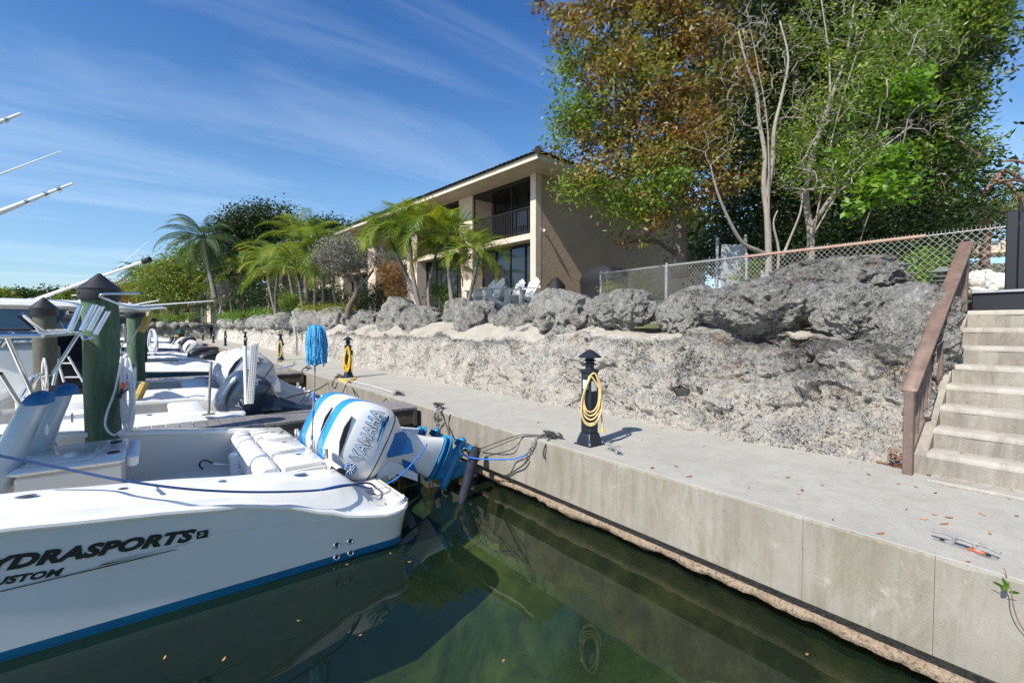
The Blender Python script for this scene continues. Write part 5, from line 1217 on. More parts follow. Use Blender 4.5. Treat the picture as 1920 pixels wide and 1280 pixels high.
# ---------------------------------------------------------------- chain link fence
FA = Vector((8.35, 7.75, 1.70)); FB = Vector((7.22, 1.33, 1.50)); ZA = at(1127, 513, y=FA.y); 
def fence():
    t = thing('chain_link_fence', 'galvanised chain link fence with a rusty top rail sloping up to the gate', 'fence', FB)
    a0 = at(1127, 513, x=8.2); b0 = at(1886, 425, x=7.02); a = Vector((a0.x, a0.y, a0.z)); b = Vector((b0.x, b0.y, b0.z)); d = (b-a); 
    def P(f, z): q = a.lerp(b, f); return Vector((q.x, q.y, q.z-z))
    Lh = Vector((d.x, d.y, 0)).length; Hh = 1.05
    MB().tube([P(0, 0), P(.544, 0)], .021, 8).build('top_rail', 'galvanised', t); MB().tube([P(.545, 0), P(.90, 0)], .021, 8).build('top_rail', 'rusty_rail', t)
    for f, r in ((0, .032), (.30, .03), (.555, .024)): q = P(f, 0); MB().tube([q-Vector((0, 0, 1.3)), q+Vector((0, 0, .03))], r, 10).build('post', 'galvanised', t); MB().tube([q+Vector((0, 0, .03)), q+Vector((0, 0, .06))], [r*1.15, .01], 10).build('post_cap', 'galvanised', t)
    pitch = .037; n = int(Lh/pitch); mb = MB(); dh = Vector((d.x, d.y, 0)).normalized(); nv = Vector((dh.y, -dh.x, 0))
    rows = int(Hh/(pitch*1.0))
    for i in range(n):
        pts = []
        for j in range(rows+1):
            u = (i+.5+(.5 if (i+j) % 2 else -.5)*1.06)*pitch; q_ = P(min(1, max(0, u/Lh)), -.012+j*pitch)+nv*(.006 if j % 2 else -.006)
            if i/n > .80 and q_.z < 1.70: break
            pts.append(q_)
        mb.tube(pts, .0028, 3, False)
        # twisted tops
        top = P(min(1, i*pitch/Lh), -.01); mb.tube([top, top+Vector((0, 0, .03))], .0025, 3, False)
    tag(mb.build('wire_mesh', 'wire_galv', t, True, 0), kind='stuff')
    # loose curled end of mesh near the gate
    P0 = P(1, 0)
    rr = random.Random(6)
    MB().tube([P(.90, 0), P(1, .0)], .006, 6).build('tension_wire', 'wire_galv', t)
fence()
# utility panels behind the fence
def panel():
    c = at(1376, 500, d=9.6); t = thing('utility_board', 'grey metal utility board between two galvanised posts behind the fence', 'utility board', c)
    a = at(1349, 530, d=9.6); b = at(1402, 530, d=9.6); zt = at(1376, 459, d=9.6).z; s = (b-a).normalized(); L = (b-a).length; n = Vector((s.y, -s.x, 0)); M4 = Matrix(((s.x, n.x, 0, a.x), (s.y, n.y, 0, a.y), (0, 0, 1, 0), (0, 0, 0, 1)))
    MB().bbox(.03, L-.03, -.02, .02, a.z-.3, zt, .008, M4).build('board', 'utility_gray', t)
    MB().bbox(L+.02, L+.9, .05, .5, a.z-.4, at(1430, 512, d=9.6).z, .02, M4).build('cabinet', 'utility_gray', t)
    for px in (1345, 1398): q = at(px, 450 if px < 1350 else 446, d=9.55); MB().tube([(q.x, q.y, 1.3), (q.x, q.y, q.z)], .033, 10).build('post', 'galvanised', t); MB().lathe([(0, 0), (.04, 0), (.04, .02), (.02, .06), (0, .07)], q, 10).build('post_cap', 'galvanised', t)
panel()
# ---------------------------------------------------------------- garden lantern
def lantern():
    c = at(1766, 545, x=6.75); t = thing('path_light', 'weathered green grey tiered path light beside the handrail', 'lamp', c); k = (c-CAM).dot(FWD)/FPX
    zt = at(1766, 500, x=6.75).z; r = 20*k
    def sh(z, rr, h, nm='shade'): MB().lathe([(rr*.25, z+h), (rr, z), (rr*.98, z-.006), (rr*.3, z+.004)], (c.x, c.y, 0), 24).build(nm, 'lantern_green', t)
    sh(zt-10*k, r, 10*k, 'roof_cap'); sh(zt-19*k, r*.95, 5*k); sh(zt-27*k, r*.88, 4*k)
    MB().lathe([(0, c.z-.5), (r*.35, c.z-.5), (r*.35, zt-8*k), (0, zt-8*k)], (c.x, c.y, 0), 16).build('stem', 'lantern_green', t)
    MB().tube([at(1764, 536, x=6.6), at(1762, 575, x=6.6)], .018, 8).build('conduit', 'galvanised', t)
lantern()
# ---------------------------------------------------------------- pool house at the right with clock
def poolhouse():
    a = at(1752, 545, d=13.5); b = at(1990, 545, d=12.3); s = (b-a); s.z = 0; L = s.length; s.normalize(); n = Vector((s.y, -s.x, 0)); z0 = 1.4
    t = thing('pool_house', 'low beige pavilion with a deep roof beam beyond the gate', 'pavilion', (a.x, a.y, z0)); M4 = Matrix(((s.x, n.x, 0, a.x), (s.y, n.y, 0, a.y), (0, 0, 1, 0), (0, 0, 0, 1)))
    zt = at(1800, 461, d=13.3).z; zb = at(1800, 483, d=13.3).z
    MB().bbox(.35, L, -.5, .5, zb, zt, .02, M4).build('roof_beam', 'beige_wall', t); MB().box(0, L, -2.4, -2.2, z0, zb, M4).build('back_wall', 'beige_wall', t, False); MB().bbox(.35, .5, -.2, .15, z0, zb-.002, .02, M4).build('pillar', 'beige_wall', t)
    for u in (2.6, 3.4): MB().bbox(u, u+.14, -.1, .04, z0, zb-.002, .01, M4).build('pillar', 'beige_wall', t)
    MB().bbox(.9, 1.6, -.4, 0, z0, z0+.62, .02, M4).build('low_wall', 'beige_wall', t)
    c = at(1832, 497, d=13.3); t2 = thing('wall_clock', 'round black rimmed wall clock on the pavilion seen through the fence', 'clock', c); Mc = Matrix.Translation(c) @ Matrix(((s.x, 0, n.x, 0), (s.y, 0, n.y, 0), (0, 1, 0, 0), (0, 0, 0, 1)))
    r = .135; MB().lathe([(0, 0), (r, 0), (r, .03), (r*.84, .03), (r*.84, .015), (0, .015)], n=28, M4=Mc).build('rim', 'black_plastic', t2); MB().lathe([(0, 0), (r*.83, 0), (r*.83, .0165), (0, .0165)], n=28, M4=Mc).build('dial', 'white_paint', t2)
    for a_, l in ((.6, .07), (2.4, .1)): MB().tube([Mc @ Vector((0, 0, .02)), Mc @ Vector((l*math.sin(a_), l*math.cos(a_), .02))], .005, 5).build('hand', 'black_plastic', t2)
    for h in range(12): MB().tube([Mc @ Vector((r*.7*math.sin(h*math.pi/6), r*.7*math.cos(h*math.pi/6), .018)), Mc @ Vector((r*.8*math.sin(h*math.pi/6), r*.8*math.cos(h*math.pi/6), .018))], .004, 4).build('hour_mark', 'black_plastic', t2)
    rr = random.Random(8)
    for i in range(26):
        px = rr.uniform(1822, 1885); py = rr.uniform(520, 552); boulder('limestone_block', at(px, py, d=rr.uniform(9.5, 11)), (rr.uniform(.1, .24),)*2+(rr.uniform(.08, .16),), (rr.uniform(0, 2),)*3, 100+i, 'rubble', 3, 'pale limestone block in the rubble bank beyond the fence', 'pale limestone blocks beyond the fence')
poolhouse()
# ---------------------------------------------------------------- power pedestals on the quay
def pedestal(x, y, label, first, hose=None, proto=[None]):
    if proto[0] is None:
        t = thing('power_pedestal', label, 'bollard', (0, 0, 0), 'dark power pedestals along the quay'); m = 'pedestal_paint'
        MB().bbox(-.125, .125, -.125, .125, 0, .018, .006).build('base_plate', m, t)
        for sx in (-1, 1):
            for sy in (-1, 1): MB().lathe([(0, 0), (.012, 0), (.012, .02), (0, .026)], (sx*.1, sy*.1, .018), 8).build('anchor_bolt', 'galvanised', t)
        MB().loft([[(p[0], p[1], z) for p in superell(a, a, 9, 24)] for z, a in ((.019, .108), (.05, .103), (.13, .078), (.135, .074))]).build('base_cover', m, t)
        MB().bbox(-.07, .07, -.07, .07, .13, .80, .012).build('column', m, t); MB().bbox(-.076, .076, -.076, .076, .795, .835, .01).build('collar', m, t)
        MB().bbox(-.0715, -.069, -.045, .035, .62, .72, .001).build('data_label', 'skin_label', t); MB().bbox(-.045, .035, -.0715, -.069, .60, .71, .001).build('data_label', 'skin_label', t)
        MB().lathe([(0, .83), (.048, .83), (.048, .90), (0, .90)], n=16).build('neck', m, t)
        for z in (.895, .935): MB().lathe([(.03, z+.022), (.075, z-.004), (.074, z-.008), (.03, z+.01)], n=20).build('louvre_ring', m, t)
        MB().lathe([(0, .90), (.045, .90), (.045, .975), (0, .975)], n=16).build('lamp_core', 'black_plastic', t)
        MB().lathe([(0, .965), (.125, .965), (.128, .975), (.075, 1.015), (.03, 1.045), (0, 1.055)], n=24).build('lamp_cap', m, t)
        MB().bbox(.07, .115, -.04, .04, .58, .70, .01).build('socket_box', 'black_plastic', t)
        proto[0] = t
    else: t = copy_tree(proto[0])
    t.location = (x, y, 0); t['label'] = label; return t
PY = [(3.83, 3.58), (4.0, 12.15), (4.0, 20.1), (4.0, 28.9), (4.0, 37.6), (4.0, 45.5), (3.9, 54)]
PL = ['nearest dark power pedestal hung with a pale yellow hose', 'dark power pedestal with bright yellow cord, second along the quay', 'dark power pedestal with a tan hose, third along the quay', 'fourth dark power pedestal, half hidden by the white guide boards', 'fifth small dark power pedestal along the quay', 'sixth tiny dark power pedestal along the quay', 'farthest dark power pedestal on the quay']
for (x, y), lb in zip(PY, PL): pedestal(x, y, lb, False)
def hung_hose(x, y, mat, label, z0, drops, r, seed, side=(1, 0)):
    t = thing('hose', label, 'hose', (x, y, z0)); rr = random.Random(seed); u = Vector((.793, -.609, 0)); v = Vector((-.609, -.793, 0)); P = []
    c = Vector((x, y, z0))+v*.085+u*.03
    for w_, h in drops:
        for a in range(12):
            th = 2*math.pi*a/12; s = math.sin(th); P.append(c+u*(w_*s*(.55+.45*(1-math.cos(th))/2)-.02*(1-math.cos(th)))+v*(rr.uniform(-.01, .02)+.012*(1-math.cos(th)))+Vector((0, 0, -h*(1-math.cos(th))/2)))
    P += [c+u*.07+Vector((0, 0, -.2)), c+u*.085+Vector((0, 0, -.45)), c+u*.10+Vector((0, 0, -.60))]
    MB().tube(curve_pts(P, 5), r, 8).build('loops', mat, t); e = P[-1]; MB().tube([e, e+Vector((.004, 0, -.045))], .014, 8).build('end_fitting', 'hose_bright', t); 
    q = c+u*.07+Vector((0, 0, -.17)); MB().tube([q, q+Vector((0, 0, -.12))], .018, 8).build('coupling', 'black_plastic', t); return t
hung_hose(3.83, 3.58, 'hose_yellow', 'pale yellow hose looped over the nearest power pedestal', .80, ((.10, .42), (.12, .50), (.135, .57), (.14, .55), (.11, .46)), .0095, 1)
hung_hose(4.0, 12.15, 'hose_bright', 'bright yellow cord looped on the second power pedestal', .80, ((.07, .5), (.09, .6), (.08, .55), (.10, .64)), .016, 2)
hung_hose(4.0, 20.1, 'hose_yellow', 'tan hose hanging on the third power pedestal', .78, ((.08, .55), (.10, .66)), .018, 3)
rope([at(636, 712, z=.02), at(655, 712, z=.02), at(668, 708, z=.02), at(650, 717, z=.015), at(635, 709, z=.02)], .016, 'hose_bright', 'bright yellow cord lying round the foot of the second pedestal')
rope([at(518, 678, z=.03), at(530, 676, z=.03), at(512, 684, x=3.5), at(498, 690, x=3.45)], .02, 'hose_yellow', 'tan hose trailing off the quay edge by the third pedestal')
# conduit on the wall
t = thing('wall_conduit', 'grey conduit with a junction box fixed upright to the coral wall', 'conduit', at(556, 670, x=5.3)); a = at(556, 668, x=5.28); MB().tube([a, (a.x, a.y, at(556, 618, x=5.28).z)], .03, 8).build('pipe', 'galvanised', t); MB().bbox(a.x-.1, a.x-.0, a.y-.12, a.y+.12, 1.0, 1.35, .01).build('junction_box', 'utility_gray', t); MB().tube([(a.x, a.y-.25, .0), (a.x, a.y-.25, .9)], .02, 8).build('pipe', 'galvanised', t)
# ---------------------------------------------------------------- cleats
def cleat(x, y, rz, label, s=1, mat='galvanised'):
    t = thing('cleat', label, 'cleat', (0, 0, 0), 'galvanised dock cleats')
    MB().tube(curve_pts([(-.17, 0, .052), (-.10, 0, .066), (-.05, 0, .062), (0, 0, .066), (.05, 0, .062), (.10, 0, .066), (.17, 0, .052)], 4), [.008]+[.010]*3+[.012]*4+[.014]*9+[.012]*4+[.010]*3+[.008], 8).build('horns', mat, t)
    for s_ in (-1, 1):
        MB().tube(curve_pts([(s_*.085, 0, .008), (s_*.06, 0, .025), (s_*.045, 0, .06)], 4), [.02, .018, .016, .014, .013, .013, .013, .013, .013], 8).build('leg', mat, t)
        MB().loft([[(s_*.11+p[0], p[1], z) for p in superell(.05, .03, 2, 16)] for z in (.001, .012)]).build('foot', mat, t); MB().lathe([(0, 0), (.012, 0), (.012, .008), (0, .011)], (s_*.115, 0, .012), 8).build('bolt', 'black_plastic', t)
    MB().bbox(-.09, .09, -.02, .02, .001, .011, .003).build('base_bar', mat, t)
    t.location = (x, y, 0); t.rotation_euler = (0, 0, rz); t.scale = (s,)*3; return t
p = at(1808, 1030, z=0); cleat(p.x, p.y, R(76), 'nearest grey dock cleat with rust and leaves under it', .92)
MB().tube(curve_pts([p+Vector((-.02, .02, .012)), p+Vector((-.035, -.03, .012)), p+Vector((-.03, -.075, .012))]), [.012]*17, 6)
leafy = MB().bbox(-.09, -.02, -.018, .018, .0125, .022, .006, Matrix.Translation(p) @ Matrix.Rotation(R(76), 4, 'Z')).build('rust_patch', 'orange_plastic'); tag(leafy, 'orange rusted metal strip under the nearest cleat', 'metal strip')
p = at(1151, 848, z=0); cleat(p.x, p.y, R(70), 'grey dock cleat just right of the nearest pedestal', .85)
for px, py, lb in ((1034, 819, 'dock cleat wrapped in chain left of the nearest pedestal'), (823, 765, 'dock cleat wrapped in chain at the corner by the nearest pier'), (747, 740, 'dock cleat with a white line beyond the nearest pier'), (634, 707, 'dock cleat beside the second pedestal'), (578, 690, 'dock cleat at the end of the second pier'), (551, 682, 'dock cleat with a blue line beyond the second pier'), (487, 663, 'small far dock cleat near the third pier')):
    p = at(px, py, z=0); cleat(p.x, p.y, R(84), lb, 1.0 if py > 750 else 1.3)
def knot(px, py, r, n, mat, label, seed):
    c = at(px, py, z=.05); rr = random.Random(seed); P = [c+Vector((rr.uniform(-1, 1)*r, rr.uniform(-1, 1)*r*1.6, rr.uniform(-.5, .9)*r*.6)) for _ in range(n)]; rope(P, .006, mat, label, True, 'rope_tangle')
knot(1036, 815, .07, 26, 'rope_dark', 'grey tangle of chain and line heaped on the cleat left of the nearest pedestal', 1); knot(824, 761, .08, 24, 'rope_dark', 'grey tangle of line on the corner cleat by the nearest pier', 2); knot(748, 737, .07, 16, 'rope_dark', 'dark line wound on the cleat beyond the nearest pier', 3); knot(634, 705, .1, 18, 'rope_dark', 'dark line wound on the cleat by the second pedestal', 4); knot(578, 689, .09, 12, 'rope_dark', 'dark line wound on the cleat at the second pier end', 5)
rope([at(654, 713, z=.03), at(700, 724, z=.03), at(744, 738, z=.03)], .008, 'rope_white', 'pale line stretched along the quay between the second pedestal and a cleat', False)
rope([at(654, 714, z=.03), at(648, 722, x=3.49), at(641, 742, x=3.3)], .012, 'rope_dark', 'left of two dark lines hanging off the quay below the second pedestal'); rope([at(656, 714, z=.03), at(661, 728, x=3.49), at(668, 746, x=3.3)], .012, 'rope_dark', 'right of two dark lines hanging off the quay below the second pedestal')
rope([at(634, 706, z=.03), at(615, 718, x=3.49), at(590, 732, x=3.0), at(540, 745, x=2.0), at(520, 760, x=1.8)], .013, 'rope_dark', 'dark stern line running from the quay to the navy outboard'); rope([at(634, 706, z=.03), at(626, 712, x=3.49), at(622, 722, x=3.49), at(628, 727, x=3.49), at(633, 716, x=3.5)], .010, 'rope_dark', 'loose dark loop hanging over the quay edge near the second pedestal')
rope([at(744, 739, z=.03), at(725, 747, x=3.5), at(716, 756, x=3.3)], .010, 'rope_dark', 'dark line dropping off the quay beside the nearest pier end')
rope([at(578, 689, z=.03), at(568, 692, x=3.49), at(563, 710, x=3.45), at(566, 716, x=3.45), at(572, 704, x=3.48)], .016, 'rope_dark', 'dark loop hanging at the end of the second pier')
rope([at(551, 684, z=.03), at(540, 687, x=3.45), at(520, 692, x=3.2)], .014, 'rope_bright', 'short blue line crossing the quay edge at the second pier')
# trellis wire: white line low over the boats
rope(sag(at(300, 607, y=12), at(420, 608, y=30), .0), .012, 'rope_white', 'thin pale line stretched level above the distant boats', False)
# ================================================================ vegetation
def leaf_obj(name, C, N, size, mat, parent, seed, asp=.42, up=.7, droop=0, light=None):
    """C: centres (n,3) numpy; each leaf a folded rhombus of two triangles"""
    r = np.random.default_rng(seed); n = len(C); off = np.array(ORIG.get(parent, Vector((0, 0, 0)))); C = C-off
    d = r.normal(size=(n, 3)); d[:, 2] = d[:, 2]*.6-droop; d /= np.linalg.norm(d, axis=1)[:, None]
    a = r.normal(size=(n, 3)); a[:, 2] += up*2; s = np.cross(d, a); s /= np.linalg.norm(s, axis=1)[:, None]+1e-9; nn = np.cross(s, d)
    L = size*r.uniform(.6, 1.25, n)[:, None]; Wd = L*asp
    v0 = C-d*L*.5; v2 = C+d*L*.5; v1 = C+s*Wd*.5+nn*Wd*.12-d*L*.05; v3 = C-s*Wd*.5+nn*Wd*.12-d*L*.05
    V = np.stack([v0, v1, v2, v3], 1).reshape(-1, 3); idx = np.arange(n)[:, None]*4; F = np.concatenate([idx+0, idx+1, idx+2, idx+0, idx+2, idx+3], 1).reshape(-1, 3)
    me = bpy.data.meshes.new(name); me.vertices.add(len(V)); me.vertices.foreach_set('co', V.ravel().astype(np.float32)); me.loops.add(F.size); me.loops.foreach_set('vertex_index', F.ravel().astype(np.int32)); me.polygons.add(len(F)); me.polygons.foreach_set('loop_start', np.arange(0, F.size, 3, dtype=np.int32)); me.polygons.foreach_set('loop_total', np.full(len(F), 3, dtype=np.int32)); me.update(calc_edges=True)
    at_ = me.attributes.new('rnd', 'FLOAT', 'FACE'); rv = r.random(n) if light is None else np.clip(light+r.normal(0, .16, n), 0, 1); at_.data.foreach_set('value', np.repeat(rv, 2).astype(np.float32)); me.materials.append(M[mat])
    o = bpy.data.objects.new(name, me); COL.objects.link(o); o.parent = parent; ORIG[o] = Vector(off); return o
def in_blobs(blobs, n, rng, shell=.55):
    vol = np.array([b[3]*b[4]*b[5] for b in blobs]); pr = vol/vol.sum(); k = rng.choice(len(blobs), n, p=pr); u = rng.normal(size=(n, 3)); u /= np.linalg.norm(u, axis=1)[:, None]; rad = (shell**3+(1-shell**3)*rng.random(n))**(1/3)
    B_ = np.array(blobs); return B_[k, :3]+u*rad[:, None]*B_[k, 3:6], k
def branches(trunks, targets, rng, root, mat, tip=.006, k=.0085, nm='branches', wob=.12, sides=6, tr=None, sep=0, maxr=.5):
    """trunks: polylines with radii ; grow curved limbs from them to every target"""
    nodes = []; par = []; cnt = []
    for poly in trunks:
        last = -1
        pts = [Vector(p) for p in poly]; cp = curve_pts(pts, 4)
        for p in cp: nodes.append(np.array(p)); par.append(last); cnt.append(0); last = len(nodes)-1
    base_n = len(nodes); T = sorted(targets, key=lambda t: np.linalg.norm(np.array(t)-nodes[0]))
    NA = np.array(nodes); paths = []
    for t in T:
        dv = NA-t; dd = np.sqrt((dv**2).sum(1))+.35*np.maximum(0, NA[:, 2]-t[2]+.2)
        i = int(dd.argmin()); a = NA[i]; L = np.linalg.norm(t-a); m = max(2, int(L/.35)); last = i; new = []
        for j in range(1, m+1):
            f = j/m; p = a+(t-a)*f+rng.normal(size=3)*wob*min(1, L)*.5*math.sin(math.pi*f); p[2] += .10*L*math.sin(math.pi*f)
            nodes.append(p); par.append(last); cnt.append(0); last = len(nodes)-1; new.append(p)
        NA = np.vstack([NA, np.array(new)]); j = last
        while j >= 0: cnt[j] += 1; j = par[j]
    kids = {}
    for i, p in enumerate(par):
        if p >= 0: kids.setdefault(p, []).append(i)
    mb = MB(); mbt = MB(); rad = lambda i: min(maxr, tip+k*.55*(cnt[i]**.5))
    starts = [(p, c) for p, cs in kids.items() for c in cs if not (p < base_n and c < base_n)]
    done = set()
    def chain_from(p, c):
        pts = [p, c]; done.add(c)
        while c in kids:
            nx = max(kids[c], key=lambda q: cnt[q])
            if nx in done or (c < base_n and nx < base_n and False): break
            c = nx; done.add(c); pts.append(c)
        return pts
    order = sorted(starts, key=lambda s: -cnt[s[1]])
    for p, c in order:
        if c in done: continue
        ch = chain_from(p, c); mb.tube([nodes[i] for i in ch], [min(rad(p), rad(ch[1])*1.1)]+[rad(i) for i in ch[1:]], sides if cnt[c] > 3 else 4, False)
    if mb.V: mb.build(nm, mat, root, True, 0)
    i0 = 0
    for q, poly in enumerate(trunks):
        m = (len(poly)-1)*4+1; ids = list(range(i0, i0+m)); i0 += m
        r0 = tr[q] if tr else (.12, .05); n = len(ids); rr = [max(rad(ids[j])*.9, r0[0]+(r0[1]-r0[0])*j/(n-1)) for j in range(n)]; rr = [min(x, r0[0]) for x in rr]; rr[0] *= 1.18
        MB().tube([nodes[i] for i in ids], rr, 10).build('trunk', mat, root, True, 0)
def tree(name, label, base, trunks, tr, blobs, ncl, per, size, sig, leafmat, bark, seed, shell=.5, wob=.14, asp=.45, k=.0085, group=None, sparse=None, droop=0, extra=None, crown_flat=.75, tip=.005):
    rng = np.random.default_rng(seed); t = thing(name, label, 'tree', base, group); T, kk = in_blobs(blobs, ncl, rng, shell); branches(trunks, list(T), rng, t, bark, k=k, wob=wob, tr=tr, tip=tip)
    C = np.repeat(T, per, 0)+rng.normal(size=(ncl*per, 3))*np.array([sig, sig, sig*crown_flat]); ln = np.repeat(rng.random(ncl), per)
    leaf_obj('crown', C, None, size, leafmat, t, seed, asp, droop=droop, light=ln); return t, rng
def A(px, py, d): p = at(px, py, d=d); return (p.x, p.y, p.z)
def blob(px, py, d, rw, rh, rd=None): p = A(px, py, d); k = d/FPX; return p+(rw*k, (rd if rd else rw*k), rh*k)
def bush(label, blobs, n, per, size, sig, mat, seed, stems=True, name='shrub', asp=.42, group=None):
    rng = np.random.default_rng(seed); b0 = blobs[0]; base = Vector((b0[0], b0[1], b0[2]-b0[5])); t = thing(name, label, 'shrub', base, group); T, _ = in_blobs(blobs, n, rng, .3)
    if stems: branches([[tuple(base), (base.x+.02, base.y, base.z+b0[5]*.6)]], list(T)[:120], rng, t, 'bark_brown', tip=.004, k=.003, tr=[(.03, .02)])
    leaf_obj('foliage', np.repeat(T, per, 0)+rng.normal(size=(n*per, 3))*sig, None, size, mat, t, seed, asp, light=np.repeat(rng.random(n), per)); return t
# ---- big autumn-coloured tree over the end of the house
def autumn():
    d = 10.6; tk = [A(1276, 520, d), A(1274, 430, d), A(1268, 330, d), A(1262, 230, d-.2), A(1240, 120, d-.3), A(1225, 10, d-.3), A(1220, -150, d-.3)]
    tk2 = [A(1272, 400, d), A(1300, 300, d-.5), A(1330, 180, d-.8), A(1350, 60, d-1), A(1360, -80, d-1)]; tk3 = [A(1268, 360, d), A(1215, 290, d-.4), A(1150, 220, d-.7), A(1110, 120, d-.9)]
    bl = [blob(1120, 60, 9.6, 95, 80), blob(1250, 20, 9.8, 110, 100), blob(1180, 170, 9.6, 105, 85), blob(1105, 255, 9.5, 72, 45), blob(1330, 130, 9.4, 90, 95), blob(1270, 260, 9.4, 105, 70), blob(1160, 330, 9.4, 100, 42), blob(1330, 320, 9.0, 85, 65), blob(1230, 400, 9.2, 70, 45), blob(1090, -30, 9.6, 90, 60), blob(1300, -60, 9.5, 150, 80), blob(1190, 440, 9.6, 28, 28), blob(1205, 220, 10.5, 120, 130)]
    t, rng = tree('autumn_tree', 'tall tree with mixed green and orange brown leaves beside the end wall of the villa', A(1276, 520, d), [tk, tk2, tk3], [(.17, .04), (.09, .02), (.085, .02)], bl, 800, 46, .115, .135, 'leaf_autumn', 'bark_brown', 11, shell=.25, droop=.35, k=.005)
    bl = [blob(1075, 130, 9.5, 40, 35), blob(1060, 250, 9.4, 35, 25), blob(1085, 350, 9.3, 40, 22), blob(1245, 335, 8.9, 50, 40), blob(1190, 380, 9.2, 55, 30), blob(1075, 215, 9.3, 40, 30)]
    T, _ = in_blobs(bl, 150, rng, .1); C = np.repeat(T, 34, 0)+rng.normal(size=(150*34, 3))*.16; leaf_obj('green_sprays', C, None, .105, 'leaf_green', t, 5, .45, droop=.2)
autumn()
def greens():
    # dark dense fig-like mass behind
    d = 12.5
    tree('evergreen_tree', 'dense dark green tree filling the background behind the bare trunks', A(1640, 500, d), [[A(1640, 520, d), A(1650, 380, d), A(1640, 240, d), A(1600, 60, d), A(1590, -80, d)], [A(1560, 520, d), A(1540, 380, d), A(1500, 200, d), A(1480, 20, d)], [A(1720, 520, d), A(1740, 380, d), A(1730, 200, d)]], [(.22, .08), (.15, .05), (.15, .05)],
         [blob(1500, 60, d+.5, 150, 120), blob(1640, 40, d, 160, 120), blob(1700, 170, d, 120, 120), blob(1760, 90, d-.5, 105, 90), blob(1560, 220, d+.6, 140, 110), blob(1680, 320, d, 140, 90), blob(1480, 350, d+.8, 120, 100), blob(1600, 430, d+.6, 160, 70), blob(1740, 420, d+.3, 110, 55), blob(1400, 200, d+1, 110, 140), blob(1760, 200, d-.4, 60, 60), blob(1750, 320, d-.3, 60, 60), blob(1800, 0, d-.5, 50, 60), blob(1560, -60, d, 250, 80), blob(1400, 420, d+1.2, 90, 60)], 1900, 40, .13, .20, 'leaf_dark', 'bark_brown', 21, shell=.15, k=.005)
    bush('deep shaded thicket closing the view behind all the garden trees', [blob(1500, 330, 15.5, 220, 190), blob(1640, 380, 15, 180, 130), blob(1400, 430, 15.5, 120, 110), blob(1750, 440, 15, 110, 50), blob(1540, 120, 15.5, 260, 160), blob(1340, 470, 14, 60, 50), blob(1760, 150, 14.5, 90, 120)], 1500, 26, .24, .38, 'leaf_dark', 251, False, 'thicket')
    d = 12.2; t = thing('leafy_tree', 'mid green tree with lighter sunlit leaf edges at the upper right', 'tree', A(1760, 480, d)); rng = np.random.default_rng(3)
    T, _ = in_blobs([blob(1790, 40, 11.4, 75, 60), blob(1850, 85, 11.2, 35, 15), blob(1795, 190, 11.4, 50, 55), blob(1700, 100, 11.2, 70, 60), blob(1775, 290, 11.4, 60, 40), blob(1830, 160, 11.3, 24, 26), blob(1730, 20, 11.3, 90, 60), blob(1890, 10, 11, 45, 30), blob(1760, 360, 11.4, 50, 30)], 420, rng, .3)
    branches([[A(1760, 500, d), A(1770, 350, d), A(1760, 200, d-.3), A(1790, 60, d-.5)]], list(T), rng, t, 'bark_brown', k=.006, tr=[(.14, .03)]); leaf_obj('crown', np.repeat(T, 34, 0)+rng.normal(size=(420*34, 3))*.17, None, .13, 'leaf_green', t, 7, .42, light=np.repeat(rng.random(420), 34))
    # pale trunked small trees in front
    d = 8.6
    tk = [[A(1441, 540, d), A(1441, 470, d), A(1438, 400, d), A(1432, 350, d), A(1434, 290, d), A(1424, 230, d), A(1418, 170, d), A(1400, 120, d), A(1385, 60, d)], [A(1437, 380, d), A(1448, 300, d-.1), A(1452, 240, d-.2), A(1466, 180, d-.2), A(1478, 110, d-.3), A(1462, 40, d-.3)], [A(1441, 480, d), A(1420, 470, d-.1), A(1392, 455, d-.2), A(1368, 415, d-.3), A(1345, 360, d-.4), A(1332, 310, d-.4)], [A(1456, 530, d+.1), A(1460, 470, d+.1), A(1450, 420, d+.1), A(1458, 395, d+.1)], [A(1468, 480, d), A(1478, 455, d), A(1500, 400, d-.2), A(1505, 360, d-.2)]]
    tree('pale_trunk_tree', 'slender pale trunked tree with bare forking branches rising behind the widest boulder', A(1441, 540, d), tk, [(.065, .015), (.045, .012), (.05, .012), (.03, .012), (.03, .01)],
         [blob(1395, 90, d, 60, 55), blob(1470, 80, d, 55, 70), blob(1540, 180, d-.3, 60, 60), blob(1340, 260, d-.4, 60, 45), blob(1440, 200, d, 60, 60), blob(1370, 170, d, 50, 50), blob(1500, 330, d-.3, 60, 40)], 300, 5, .05, .12, 'leaf_olive', 'bark_pale', 31, shell=.3, k=.0028, wob=.16, tip=.0026)
    d = 9.0
    tk = [[A(1520, 500, d), A(1520, 440, d), A(1512, 380, d), A(1514, 330, d-.1), A(1535, 250, d-.2), A(1560, 180, d-.2), A(1590, 90, d-.2), A(1600, 10, d-.2)], [A(1521, 425, d), A(1545, 390, d-.2), A(1575, 345, d-.3), A(1605, 300, d-.4), A(1620, 260, d-.4)], [A(1514, 340, d), A(1508, 300, d), A(1550, 225, d-.1), A(1555, 120, d-.1), A(1540, 0, d-.1)]]
    tree('forked_tree', 'pale barked tree forking low with small green leaves and bare grey twigs', A(1520, 500, d), tk, [(.075, .015), (.05, .012), (.035, .01)],
         [blob(1560, 230, d-.2, 100, 60), blob(1620, 160, d-.4, 90, 60), blob(1500, 260, d-.2, 70, 60), blob(1600, 300, d-.6, 90, 45), blob(1540, 330, d-.5, 80, 45), blob(1650, 80, d-.3, 100, 60), blob(1720, 40, d-.2, 60, 60), blob(1480, 300, d-.4, 50, 45), blob(1560, 60, d, 90, 60)], 400, 26, .078, .12, 'leaf_green', 'bark_pale', 33, shell=.2, k=.0028, wob=.16, tip=.0026)
